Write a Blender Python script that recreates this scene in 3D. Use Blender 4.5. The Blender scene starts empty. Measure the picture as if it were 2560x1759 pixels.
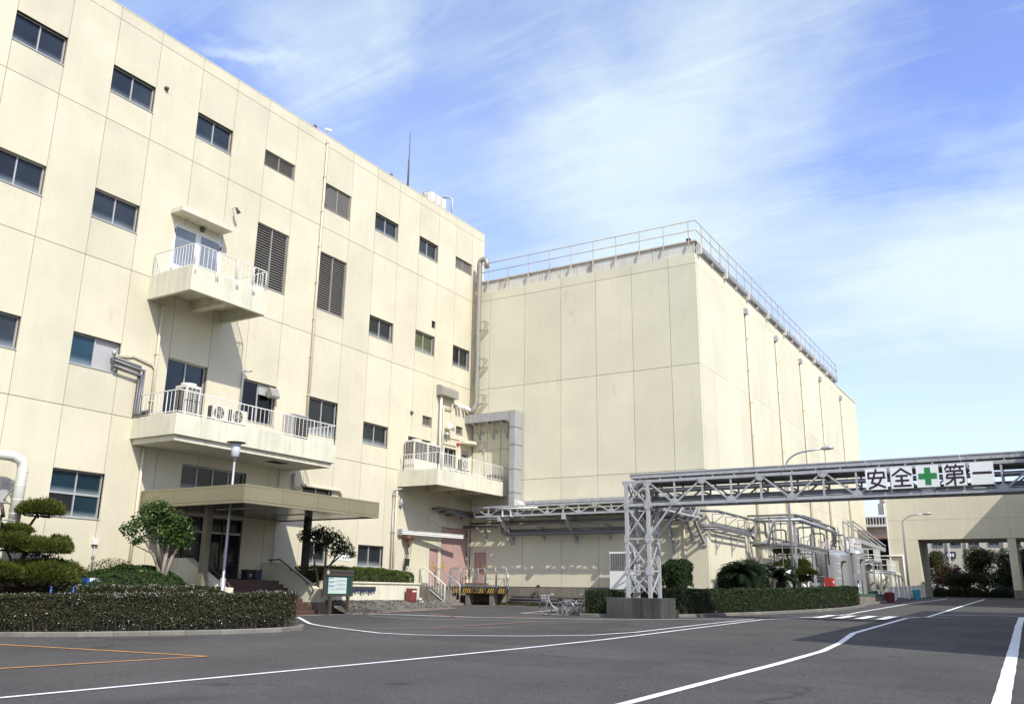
import bpy, math, random
import numpy as np
from mathutils import Vector, Matrix
rnd = random.Random(7)
nrg = np.random.default_rng(11)
R = math.radians
SC = bpy.context.scene
COL = SC.collection

# ------------------------------------------------------------------ camera
cam_d = bpy.data.cameras.new('camera')
cam = bpy.data.objects.new('camera', cam_d)
COL.objects.link(cam)
SC.camera = cam
cam_d.sensor_fit = 'HORIZONTAL'
cam_d.sensor_width = 36.0
cam_d.lens = 30.73
cam_d.clip_start = 0.1
cam_d.clip_end = 6000
def cam_matrix(pitch, yaw, roll, loc):
    fw = Vector((-math.sin(yaw)*math.cos(pitch), math.cos(yaw)*math.cos(pitch), math.sin(pitch)))
    r = fw.cross(Vector((0, 0, 1))).normalized()
    u = r.cross(fw)
    c, s = math.cos(roll), math.sin(roll)
    r2, u2 = c*r + s*u, -s*r + c*u
    return Matrix(((r2.x, u2.x, -fw.x, loc[0]), (r2.y, u2.y, -fw.y, loc[1]), (r2.z, u2.z, -fw.z, loc[2]), (0, 0, 0, 1)))
cam.matrix_world = cam_matrix(0.2667, 0.5476, 0.0136, (27.239, 0.0, 1.5))

# ------------------------------------------------------------------ world, sun, exposure
SUN = Vector((0.665, -0.338, 0.674)).normalized()
sun_elev = math.asin(SUN.z)
sun_rot = math.atan2(SUN.x, SUN.y)
world = bpy.data.worlds.new('World')
SC.world = world
world.use_nodes = True
wn = world.node_tree
wn.nodes.clear()
def N(t, kind, **kw):
    n = t.nodes.new(kind)
    for k, v in kw.items():
        if k.startswith('i_'):
            n.inputs[k[2:].replace('_', ' ')].default_value = v
        else:
            setattr(n, k, v)
    return n
def build_sky():
    t = wn
    L = t.links.new
    out = N(t, 'ShaderNodeOutputWorld')
    bg = N(t, 'ShaderNodeBackground')
    bg.inputs['Strength'].default_value = 0.145
    sky = N(t, 'ShaderNodeTexSky', sky_type='NISHITA', sun_disc=False, sun_elevation=sun_elev, sun_rotation=sun_rot,
            altitude=20, air_density=1.0, dust_density=0.9, ozone_density=2.5)
    tc = N(t, 'ShaderNodeTexCoord')
    sep = N(t, 'ShaderNodeSeparateXYZ')
    L(tc.outputs['Generated'], sep.inputs[0])
    zc = N(t, 'ShaderNodeMath', operation='MAXIMUM'); zc.inputs[1].default_value = 0.0
    L(sep.outputs['Z'], zc.inputs[0])
    za = N(t, 'ShaderNodeMath', operation='ADD'); za.inputs[1].default_value = 0.16
    L(zc.outputs[0], za.inputs[0])
    dx = N(t, 'ShaderNodeMath', operation='DIVIDE'); L(sep.outputs['X'], dx.inputs[0]); L(za.outputs[0], dx.inputs[1])
    dy = N(t, 'ShaderNodeMath', operation='DIVIDE'); L(sep.outputs['Y'], dy.inputs[0]); L(za.outputs[0], dy.inputs[1])
    cmb = N(t, 'ShaderNodeCombineXYZ'); L(dx.outputs[0], cmb.inputs[0]); L(dy.outputs[0], cmb.inputs[1])
    def layer(rot, sx, sy, scale, detail, rough, dist, off):
        mp = N(t, 'ShaderNodeMapping')
        mp.inputs['Rotation'].default_value = (0, 0, R(rot))
        mp.inputs['Scale'].default_value = (sx, sy, 1)
        mp.inputs['Location'].default_value = off
        L(cmb.outputs[0], mp.inputs['Vector'])
        nz = N(t, 'ShaderNodeTexNoise')
        nz.inputs['Scale'].default_value = scale; nz.inputs['Detail'].default_value = detail
        nz.inputs['Roughness'].default_value = rough; nz.inputs['Distortion'].default_value = dist
        L(mp.outputs[0], nz.inputs['Vector'])
        return nz.outputs['Fac']
    def ramp(src, a, b, smooth=True):
        m = N(t, 'ShaderNodeMapRange'); m.interpolation_type = 'SMOOTHSTEP' if smooth else 'LINEAR'
        m.inputs['From Min'].default_value = a; m.inputs['From Max'].default_value = b
        L(src, m.inputs['Value'])
        return m.outputs['Result']
    def math2(op, a, b):
        m = N(t, 'ShaderNodeMath', operation=op)
        for i, x in enumerate((a, b)):
            if isinstance(x, (int, float)): m.inputs[i].default_value = x
            else: L(x, m.inputs[i])
        return m.outputs[0]
    broad = ramp(layer(28, 0.55, 1.0, 0.85, 5, 0.55, 0.35, (1.7, 0.45, 0)), 0.34, 0.66)
    streak = ramp(layer(32, 0.28, 1.5, 1.5, 7, 0.62, 0.7, (0.2, 3.1, 0)), 0.40, 0.78)
    fine = ramp(layer(38, 0.5, 2.2, 3.4, 8, 0.68, 0.9, (4.0, 1.0, 0)), 0.42, 0.74)
    horizon = ramp(zc.outputs[0], 0.62, 0.02)
    # ragged edges for the big cloud sheets: shift the lookup by a noise vector
    wn_ = N(t, 'ShaderNodeTexNoise'); wn_.inputs['Scale'].default_value = 2.6; wn_.inputs['Detail'].default_value = 6; wn_.inputs['Roughness'].default_value = 0.6
    L(cmb.outputs[0], wn_.inputs['Vector'])
    ctr = N(t, 'ShaderNodeVectorMath', operation='SUBTRACT'); L(wn_.outputs['Color'], ctr.inputs[0]); ctr.inputs[1].default_value = (0.5,0.5,0.5)
    scl = N(t, 'ShaderNodeVectorMath', operation='SCALE'); L(ctr.outputs[0], scl.inputs[0]); scl.inputs['Scale'].default_value = 0.55
    wob = N(t, 'ShaderNodeVectorMath', operation='ADD'); L(cmb.outputs[0], wob.inputs[0]); L(scl.outputs[0], wob.inputs[1])
    def sheet(c, ru, rv, rot, w):
        su = N(t, 'ShaderNodeVectorMath', operation='SUBTRACT'); L(wob.outputs[0], su.inputs[0]); su.inputs[1].default_value = (c[0], c[1], 0)
        ro = N(t, 'ShaderNodeVectorRotate', rotation_type='Z_AXIS'); L(su.outputs[0], ro.inputs['Vector']); ro.inputs['Angle'].default_value = R(-rot)
        mu = N(t, 'ShaderNodeVectorMath', operation='MULTIPLY'); L(ro.outputs[0], mu.inputs[0]); mu.inputs[1].default_value = (1/ru, 1/rv, 0)
        le = N(t, 'ShaderNodeVectorMath', operation='LENGTH'); L(mu.outputs[0], le.inputs[0])
        return math2('MULTIPLY', ramp(le.outputs['Value'], 1.0, 0.0), w*0.98)
    f = math2('ADD', math2('MULTIPLY', broad, 0.28), math2('MULTIPLY', streak, 0.24))
    f = math2('ADD', f, math2('MULTIPLY', fine, 0.20))
    f = math2('ADD', f, math2('MULTIPLY', horizon, 0.42))
    for s_ in (((-0.58,1.50),0.42,0.75,25,0.62), ((-0.02,2.05),0.60,0.60,-12,0.85), ((0.9,1.5),1.0,0.7,0,0.55), ((-0.24,1.10),0.26,0.22,40,0.42),
               ((-0.83,0.86),0.10,0.32,35,0.34), ((-0.90,0.80),0.035,0.16,-20,0.40), ((-0.45,1.22),0.30,0.32,10,0.34), ((-1.5,-0.6),1.4,0.9,20,0.5), ((1.5,-0.8),1.2,1.0,50,0.45),
               ((-0.98,0.74),0.16,0.20,0,-0.30), ((-0.15,1.54),0.14,0.16,-30,-0.24), ((0.03,1.30),0.14,0.13,-20,-0.20), ((-0.89,1.42),0.16,0.16,0,-0.14)):
        f = math2('ADD', f, sheet(*s_))
    f = math2('MAXIMUM', math2('MINIMUM', f, 0.97), 0.02)
    tint = N(t, 'ShaderNodeMix', data_type='RGBA', blend_type='MULTIPLY')
    tint.inputs['Factor'].default_value = 1.0
    L(sky.outputs[0], tint.inputs['A'])
    tint.inputs['B'].default_value = (1.38, 1.27, 1.58, 1)
    mix = N(t, 'ShaderNodeMix', data_type='RGBA')
    L(f, mix.inputs['Factor'])
    L(tint.outputs['Result'], mix.inputs['A'])
    mix.inputs['B'].default_value = (4.1, 4.85, 5.05, 1)
    L(mix.outputs['Result'], bg.inputs['Color'])
    L(bg.outputs[0], out.inputs['Surface'])
build_sky()
sun_d = bpy.data.lights.new('sun', 'SUN')
sun_d.energy = 3.5
sun_d.angle = R(0.53)
sun_d.color = (1.0, 0.97, 0.87)
sun = bpy.data.objects.new('sun', sun_d)
COL.objects.link(sun)
sun.rotation_euler = SUN.to_track_quat('Z', 'Y').to_euler()
sun.location = SUN * 100
vs = SC.view_settings
vs.view_transform = 'Standard'
vs.look = 'None'
vs.exposure = 0.47
vs.gamma = 1.0
vs.use_curve_mapping = False

# ------------------------------------------------------------------ mesh helpers
class MB:
    def __init__(s): s.v = []; s.f = []; s.sm = []
    def _add(s, vs_, fs, smooth=False):
        o = len(s.v); s.v += [tuple(p) for p in vs_]
        for q in fs: s.f.append(tuple(i + o for i in q)); s.sm.append(smooth)
        return s
    def box(s, x0, x1, y0, y1, z0, z1):
        x0, x1 = sorted((x0, x1)); y0, y1 = sorted((y0, y1)); z0, z1 = sorted((z0, z1))
        return s._add([(x0,y0,z0),(x1,y0,z0),(x1,y1,z0),(x0,y1,z0),(x0,y0,z1),(x1,y0,z1),(x1,y1,z1),(x0,y1,z1)],
            [(0,3,2,1),(4,5,6,7),(0,1,5,4),(1,2,6,5),(2,3,7,6),(3,0,4,7)])
    def bar(s, p, q, w, h=None, up=(0,0,1)):
        h = h or w
        p, q = Vector(p), Vector(q); d = (q-p)
        if d.length < 1e-6: return s
        d.normalize(); u = Vector(up)
        if abs(d.dot(u)) > 0.98: u = Vector((0,1,0)) if abs(d.y) < .9 else Vector((1,0,0))
        a = d.cross(u).normalized(); b = a.cross(d).normalized()
        vs_ = []
        for c in (p, q):
            for i, j in ((-1,-1),(1,-1),(1,1),(-1,1)): vs_.append(c + a*(i*w/2) + b*(j*h/2))
        return s._add(vs_, [(0,1,2,3),(7,6,5,4),(0,4,5,1),(1,5,6,2),(2,6,7,3),(3,7,4,0)])
    def tube(s, pts, r, n=8, caps=True):
        pts = [Vector(p) for p in pts]
        rs = r if isinstance(r, (list, tuple)) else [r]*len(pts)
        vs_ = []; prev = None
        for i, p in enumerate(pts):
            if i == 0: d = pts[1]-p
            elif i == len(pts)-1: d = p-pts[i-1]
            else: d = (pts[i+1]-p).normalized() + (p-pts[i-1]).normalized()
            d.normalize()
            if prev is None:
                u = Vector((0,0,1)) if abs(d.z) < .9 else Vector((1,0,0))
                a = d.cross(u).normalized()
            else:
                a = (prev - d*prev.dot(d))
                a = a.normalized() if a.length > 1e-5 else d.orthogonal().normalized()
            prev = a; b = d.cross(a)
            k = 1.0
            if 0 < i < len(pts)-1:
                c = (pts[i+1]-p).normalized().dot((p-pts[i-1]).normalized()); k = min(1.5, 1/max(.3, math.sqrt(max(0.01,(1+c)/2))))
            for j in range(n):
                t = 2*math.pi*j/n
                vs_.append(p + (a*math.cos(t) + b*math.sin(t))*rs[i]*(k if n <= 12 else 1))
        fs = []
        for i in range(len(pts)-1):
            for j in range(n):
                fs.append((i*n+j, i*n+(j+1) % n, (i+1)*n+(j+1) % n, (i+1)*n+j))
        s._add(vs_, fs, True)
        if caps:
            o = len(s.v)-len(vs_)
            s.f.append(tuple(o+j for j in range(n))[::-1]); s.sm.append(False)
            s.f.append(tuple(o+(len(pts)-1)*n+j for j in range(n))); s.sm.append(False)
        return s
    def lathe(s, prof, c=(0,0,0), n=24, cap=True):
        vs_ = []
        for r, z in prof:
            for j in range(n):
                t = 2*math.pi*j/n
                vs_.append((c[0]+r*math.cos(t), c[1]+r*math.sin(t), c[2]+z))
        fs = []
        for i in range(len(prof)-1):
            for j in range(n):
                fs.append((i*n+j, i*n+(j+1) % n, (i+1)*n+(j+1) % n, (i+1)*n+j))
        s._add(vs_, fs, True)
        if cap:
            o = len(s.v)-len(vs_)
            if prof[0][0] > 1e-4: s.f.append(tuple(o+j for j in range(n))[::-1]); s.sm.append(False)
            if prof[-1][0] > 1e-4: s.f.append(tuple(o+(len(prof)-1)*n+j for j in range(n))); s.sm.append(False)
        return s
    def prism(s, poly, lo, hi, axis):
        n = len(poly)
        def P(a, b, t): return {'x': (t,a,b), 'y': (a,t,b), 'z': (a,b,t)}[axis]
        vs_ = [P(a,b,lo) for a,b in poly] + [P(a,b,hi) for a,b in poly]
        fs = [tuple(range(n))[::-1], tuple(range(n,2*n))] + [(i,(i+1)%n,n+(i+1)%n,n+i) for i in range(n)]
        ar = sum(poly[i][0]*poly[(i+1)%n][1]-poly[(i+1)%n][0]*poly[i][1] for i in range(n))
        flip = (ar < 0) != (axis == 'y')
        if flip: fs = [f[::-1] for f in fs]
        return s._add(vs_, fs)
    def quad(s, a, b, c, d): return s._add([a,b,c,d], [(0,1,2,3)])
    def mesh(s, name, off=(0,0,0)):
        m = bpy.data.meshes.new(name)
        m.from_pydata([(x-off[0], y-off[1], z-off[2]) for x,y,z in s.v], [], s.f)
        m.polygons.foreach_set('use_smooth', s.sm)
        m.update()
        return m

def root_loc(o):
    p = Vector((0,0,0))
    while o is not None:
        p += o.location; o = o.parent
    return p
def thing(name, label, cat, loc, group=None):
    o = bpy.data.objects.new(name, None); COL.objects.link(o)
    o.empty_display_size = .2
    o.location = loc
    o['label'] = label; o['category'] = cat
    if group: o['group'] = group
    return o
def put(name, me, mat, parent=None, loc=(0,0,0), kind=None, label=None):
    if mat is not None and not me.materials: me.materials.append(mat)
    o = bpy.data.objects.new(name, me); COL.objects.link(o)
    o.location = loc
    if parent is not None: o.parent = parent
    if kind: o['kind'] = kind
    if label: o['label'] = label
    return o
def part(name, mb, mat, parent, kind=None, label=None, bevel=0):
    "mb in world coordinates"
    o = put(name, mb.mesh(name, root_loc(parent)), mat, parent, kind=kind, label=label)
    if bevel:
        b = o.modifiers.new('bevel', 'BEVEL'); b.width = bevel; b.segments = 2; b.limit_method = 'ANGLE'
    return o
def single(name, mb, mat, label, cat, loc, group=None, bevel=0):
    o = put(name, mb.mesh(name, loc), mat, None, loc)
    o['label'] = label; o['category'] = cat
    if group: o['group'] = group
    if bevel:
        b = o.modifiers.new('bevel', 'BEVEL'); b.width = bevel; b.segments = 2; b.limit_method = 'ANGLE'
    return o
def struct(name, mb, mat, loc=(0,0,0)):
    return put(name, mb.mesh(name, loc), mat, None, loc, kind='structure')
def copy_tree(o, loc=None, parent=None, label=None):
    c = o.copy(); COL.objects.link(c)
    if parent is not None: c.parent = parent
    if loc is not None: c.location = loc
    if label: c['label'] = label
    for ch in o.children: copy_tree(ch, None, c)
    return c
MESHC = {}
def box_mesh(w, d, h, m):
    k = (round(w,3), round(d,3), round(h,3), m.name)
    if k not in MESHC: MESHC[k] = MB().box(0,w,0,d,0,h).mesh('panel')
    return MESHC[k]

# ------------------------------------------------------------------ materials
def mat(name, base, rough=0.6, metal=0.0, var=0.10, scale=1.2, detail=6, streak=0.0, grain=0.0, grain_scale=60, bump=0.0, bump_scale=40,
        rnd_obj=0.0, rust=0.0, rust_scale=2.5, spec=0.5, rust_col=(0.22,0.10,0.04)):
    m = bpy.data.materials.new(name); m.use_nodes = True
    t = m.node_tree; L = t.links.new
    b = t.nodes['Principled BSDF']
    b.inputs['Roughness'].default_value = rough; b.inputs['Metallic'].default_value = metal
    b.inputs['Specular IOR Level'].default_value = spec
    geo = N(t, 'ShaderNodeNewGeometry')
    def noise(sc, det, mapping=None, rough_=0.6):
        n = N(t, 'ShaderNodeTexNoise'); n.inputs['Scale'].default_value = sc; n.inputs['Detail'].default_value = det
        n.inputs['Roughness'].default_value = rough_
        if mapping:
            mp = N(t, 'ShaderNodeMapping'); mp.inputs['Scale'].default_value = mapping
            L(geo.outputs['Position'], mp.inputs['Vector']); L(mp.outputs[0], n.inputs['Vector'])
        else: L(geo.outputs['Position'], n.inputs['Vector'])
        return n.outputs['Fac']
    def mr(src, a, b_, c, d):
        q = N(t, 'ShaderNodeMapRange'); q.inputs[1].default_value=a; q.inputs[2].default_value=b_; q.inputs[3].default_value=c; q.inputs[4].default_value=d
        L(src, q.inputs[0]); return q.outputs[0]
    def mul(a, b_):
        q = N(t, 'ShaderNodeMath', operation='MULTIPLY'); L(a, q.inputs[0])
        if isinstance(b_, float): q.inputs[1].default_value = b_
        else: L(b_, q.inputs[1])
        return q.outputs[0]
    f = mr(noise(scale, detail), 0.3, 0.7, 1-var, 1+var)
    if streak:
        f = mul(f, mr(noise(1.0, 5, (5.0, 5.0, 0.22)), 0.32, 0.72, 1+streak*.4, 1-streak))
    if grain:
        f = mul(f, mr(noise(grain_scale, 3), 0.3, 0.7, 1-grain, 1+grain))
    if rnd_obj:
        oi = N(t, 'ShaderNodeObjectInfo'); f = mul(f, mr(oi.outputs['Random'], 0, 1, 1-rnd_obj, 1+rnd_obj))
    vm = N(t, 'ShaderNodeVectorMath', operation='SCALE'); vm.inputs[0].default_value = base; L(f, vm.inputs['Scale'])
    col = vm.outputs[0]
    if rust:
        k = mr(noise(rust_scale, 8, (1.6,1.6,0.5), 0.68), 0.60-rust*.25, 0.80, 0, 0.85)
        mx = N(t, 'ShaderNodeMix', data_type='RGBA'); L(k, mx.inputs['Factor']); L(col, mx.inputs['A']); mx.inputs['B'].default_value = (*rust_col, 1)
        col = mx.outputs['Result']
    if name == 'asphalt': col = asphalt_detail(t, geo, col)
    L(col, b.inputs['Base Color'])
    if bump:
        bp = N(t, 'ShaderNodeBump'); bp.inputs['Strength'].default_value = bump; bp.inputs['Distance'].default_value = 0.01
        L(noise(bump_scale, 4), bp.inputs['Height']); L(bp.outputs[0], b.inputs['Normal'])
    return m
def asphalt_detail(t, geo, col):
    "cracks, pale aggregate specks, oil spots and repair patches"
    L = t.links.new
    def mixc(fac, a, b):
        m = N(t, 'ShaderNodeMix', data_type='RGBA'); L(fac, m.inputs['Factor']); L(a, m.inputs['A'])
        m.inputs['B'].default_value = (*b, 1); return m.outputs['Result']
    def mr(src, a, b, c, d):
        q = N(t, 'ShaderNodeMapRange'); q.inputs[1].default_value=a; q.inputs[2].default_value=b; q.inputs[3].default_value=c; q.inputs[4].default_value=d
        L(src, q.inputs[0]); return q.outputs[0]
    def mul(a, b):
        q = N(t, 'ShaderNodeMath', operation='MULTIPLY'); L(a, q.inputs[0]); L(b, q.inputs[1]); return q.outputs[0]
    def noise(sc, det, off=0.0, sc3=(1,1,1)):
        mp = N(t, 'ShaderNodeMapping'); mp.inputs['Location'].default_value = (off, off*.7, 0); mp.inputs['Scale'].default_value = sc3
        n = N(t, 'ShaderNodeTexNoise'); n.inputs['Scale'].default_value = sc; n.inputs['Detail'].default_value = det
        L(geo.outputs['Position'], mp.inputs['Vector']); L(mp.outputs[0], n.inputs['Vector']); return n
    # coarse aggregate
    col = mixc(mr(noise(16, 2).outputs['Fac'], .60, .70, 0, .8), col, (0.14,0.135,0.125))
    col = mixc(mr(noise(12, 2, 5).outputs['Fac'], .60, .72, 0, .6), col, (0.028,0.027,0.026))
    # broad tone: worn pale lanes and darker damp areas
    col = mixc(mr(noise(0.16, 4, 3, (1.0,.35,1)).outputs['Fac'], .45, .70, 0, .42), col, (0.105,0.102,0.096))
    col = mixc(mr(noise(0.45, 6, 9).outputs['Fac'], .58, .74, 0, .45), col, (0.034,0.033,0.032))
    # oil spots
    v = N(t, 'ShaderNodeTexVoronoi'); v.inputs['Scale'].default_value = 0.55; L(geo.outputs['Position'], v.inputs['Vector'])
    col = mixc(mul(mr(v.outputs['Distance'], .06, .16, .55, 0), mr(noise(.5, 3, 2).outputs['Fac'], .45, .6, 0, 1)), col, (0.022,0.021,0.020))
    # hairline cracks
    wob = N(t, 'ShaderNodeVectorMath', operation='ADD'); w3 = noise(0.9, 3, 1)
    sc_ = N(t, 'ShaderNodeVectorMath', operation='SCALE'); L(w3.outputs['Color'], sc_.inputs[0]); sc_.inputs['Scale'].default_value = 0.9
    L(geo.outputs['Position'], wob.inputs[0]); L(sc_.outputs[0], wob.inputs[1])
    cv = N(t, 'ShaderNodeTexVoronoi', feature='DISTANCE_TO_EDGE'); cv.inputs['Scale'].default_value = 0.27; L(wob.outputs[0], cv.inputs['Vector'])
    col = mixc(mul(mr(cv.outputs['Distance'], .002, .008, .5, 0), mr(noise(.3, 3, 7).outputs['Fac'], .46, .58, 0, 1)), col, (0.018,0.017,0.016))
    # rectangular resurfaced patches
    br = N(t, 'ShaderNodeTexBrick'); br.inputs['Scale'].default_value = 0.12; br.offset = 0.37; br.inputs['Mortar Size'].default_value = 0.0
    br.inputs['Color1'].default_value = (0,0,0,1); br.inputs['Color2'].default_value = (1,1,1,1)
    L(geo.outputs['Position'], br.inputs['Vector'])
    col = mixc(mr(br.outputs['Color'], .80, .81, 0, .28), col, (0.040,0.039,0.038))
    return col
def leaf_mat(name, c1, c2, c3=None, rough=0.6, trans=0.25):
    m = bpy.data.materials.new(name); m.use_nodes = True
    t = m.node_tree; L = t.links.new
    b = t.nodes['Principled BSDF']; b.inputs['Roughness'].default_value = rough; b.inputs['Specular IOR Level'].default_value = 0.05 if rough > .8 else 0.22
    g = N(t, 'ShaderNodeNewGeometry')
    cr = N(t, 'ShaderNodeValToRGB'); e = cr.color_ramp.elements
    e[0].color = (*c1,1); e[1].color = (*c2,1)
    if c3:
        q = cr.color_ramp.elements.new(0.86); q.color = (*c2,1); e[-1].color = (*c3,1)
    nz = N(t, 'ShaderNodeTexNoise'); nz.inputs['Scale'].default_value = 2.2; nz.inputs['Detail'].default_value = 4
    L(g.outputs['Position'], nz.inputs['Vector'])
    mr = N(t, 'ShaderNodeMapRange'); mr.inputs[1].default_value=.3; mr.inputs[2].default_value=.7; mr.inputs[3].default_value=-.22; mr.inputs[4].default_value=.22
    L(nz.outputs['Fac'], mr.inputs[0])
    ad = N(t, 'ShaderNodeMath', operation='ADD'); ad.use_clamp = True
    L(g.outputs['Random Per Island'], ad.inputs[0]); L(mr.outputs[0], ad.inputs[1])
    L(ad.outputs[0], cr.inputs[0]); L(cr.outputs[0], b.inputs['Base Color'])
    tr = N(t, 'ShaderNodeBsdfTranslucent'); L(cr.outputs[0], tr.inputs['Color'])
    ms = N(t, 'ShaderNodeMixShader'); ms.inputs[0].default_value = trans
    L(b.outputs[0], ms.inputs[1]); L(tr.outputs[0], ms.inputs[2])
    L(ms.outputs[0], t.nodes['Material Output'].inputs['Surface'])
    return m
def glass_mat(name, base, rough=0.06, spec=0.5, low_tint=0.55):
    m = bpy.data.materials.new(name); m.use_nodes = True
    t = m.node_tree; b = t.nodes['Principled BSDF']
    b.inputs['Roughness'].default_value = rough; b.inputs['Specular IOR Level'].default_value = spec
    g = N(t, 'ShaderNodeNewGeometry'); n = N(t, 'ShaderNodeTexNoise'); n.inputs['Scale'].default_value = 0.9; n.inputs['Detail'].default_value = 3
    t.links.new(g.outputs['Position'], n.inputs['Vector'])
    mr = N(t, 'ShaderNodeMapRange'); mr.inputs[1].default_value=.3; mr.inputs[2].default_value=.7; mr.inputs[3].default_value=.7; mr.inputs[4].default_value=1.3
    t.links.new(n.outputs['Fac'], mr.inputs[0])
    oi = N(t, 'ShaderNodeObjectInfo'); mo = N(t, 'ShaderNodeMapRange'); mo.inputs[3].default_value=.45; mo.inputs[4].default_value=1.7; t.links.new(oi.outputs['Random'], mo.inputs[0])
    mm_ = N(t, 'ShaderNodeMath', operation='MULTIPLY'); t.links.new(mr.outputs[0], mm_.inputs[0]); t.links.new(mo.outputs[0], mm_.inputs[1])
    vm = N(t, 'ShaderNodeVectorMath', operation='SCALE'); vm.inputs[0].default_value = base; t.links.new(mm_.outputs[0], vm.inputs['Scale'])
    # pane colour turns paler towards its bottom edge
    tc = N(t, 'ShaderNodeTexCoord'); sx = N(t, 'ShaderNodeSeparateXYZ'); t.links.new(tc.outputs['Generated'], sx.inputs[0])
    dm = N(t, 'ShaderNodeMapRange'); dm.interpolation_type = 'SMOOTHSTEP'; dm.inputs[1].default_value = .30; dm.inputs[2].default_value = 0; dm.inputs[3].default_value = 0; dm.inputs[4].default_value = low_tint
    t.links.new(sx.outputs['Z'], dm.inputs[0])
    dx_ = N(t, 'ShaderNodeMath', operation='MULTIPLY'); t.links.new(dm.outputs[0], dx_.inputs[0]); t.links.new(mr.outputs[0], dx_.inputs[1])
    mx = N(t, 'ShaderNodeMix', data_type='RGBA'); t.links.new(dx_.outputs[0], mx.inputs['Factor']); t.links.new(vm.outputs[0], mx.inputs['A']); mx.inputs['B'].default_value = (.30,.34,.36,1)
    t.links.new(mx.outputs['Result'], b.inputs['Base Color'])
    bp = N(t, 'ShaderNodeBump'); bp.inputs['Strength'].default_value = 0.04; n2 = N(t, 'ShaderNodeTexNoise'); n2.inputs['Scale'].default_value = 1.6
    t.links.new(g.outputs['Position'], n2.inputs['Vector']); t.links.new(n2.outputs['Fac'], bp.inputs['Height']); t.links.new(bp.outputs[0], b.inputs['Normal'])
    return m
def clear_glass(name):
    "thin pane: mostly see-through, with a mirror-like film"
    m = bpy.data.materials.new(name); m.use_nodes = True; t = m.node_tree
    tr = N(t, 'ShaderNodeBsdfTransparent'); tr.inputs['Color'].default_value = (.42,.47,.50,1)
    gl = N(t, 'ShaderNodeBsdfGlossy'); gl.inputs['Roughness'].default_value = .04
    ms = N(t, 'ShaderNodeMixShader'); fr = N(t, 'ShaderNodeFresnel'); fr.inputs['IOR'].default_value = 1.5
    t.links.new(fr.outputs[0], ms.inputs[0]); t.links.new(tr.outputs[0], ms.inputs[1]); t.links.new(gl.outputs[0], ms.inputs[2])
    t.links.new(ms.outputs[0], t.nodes['Material Output'].inputs['Surface'])
    return m
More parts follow.
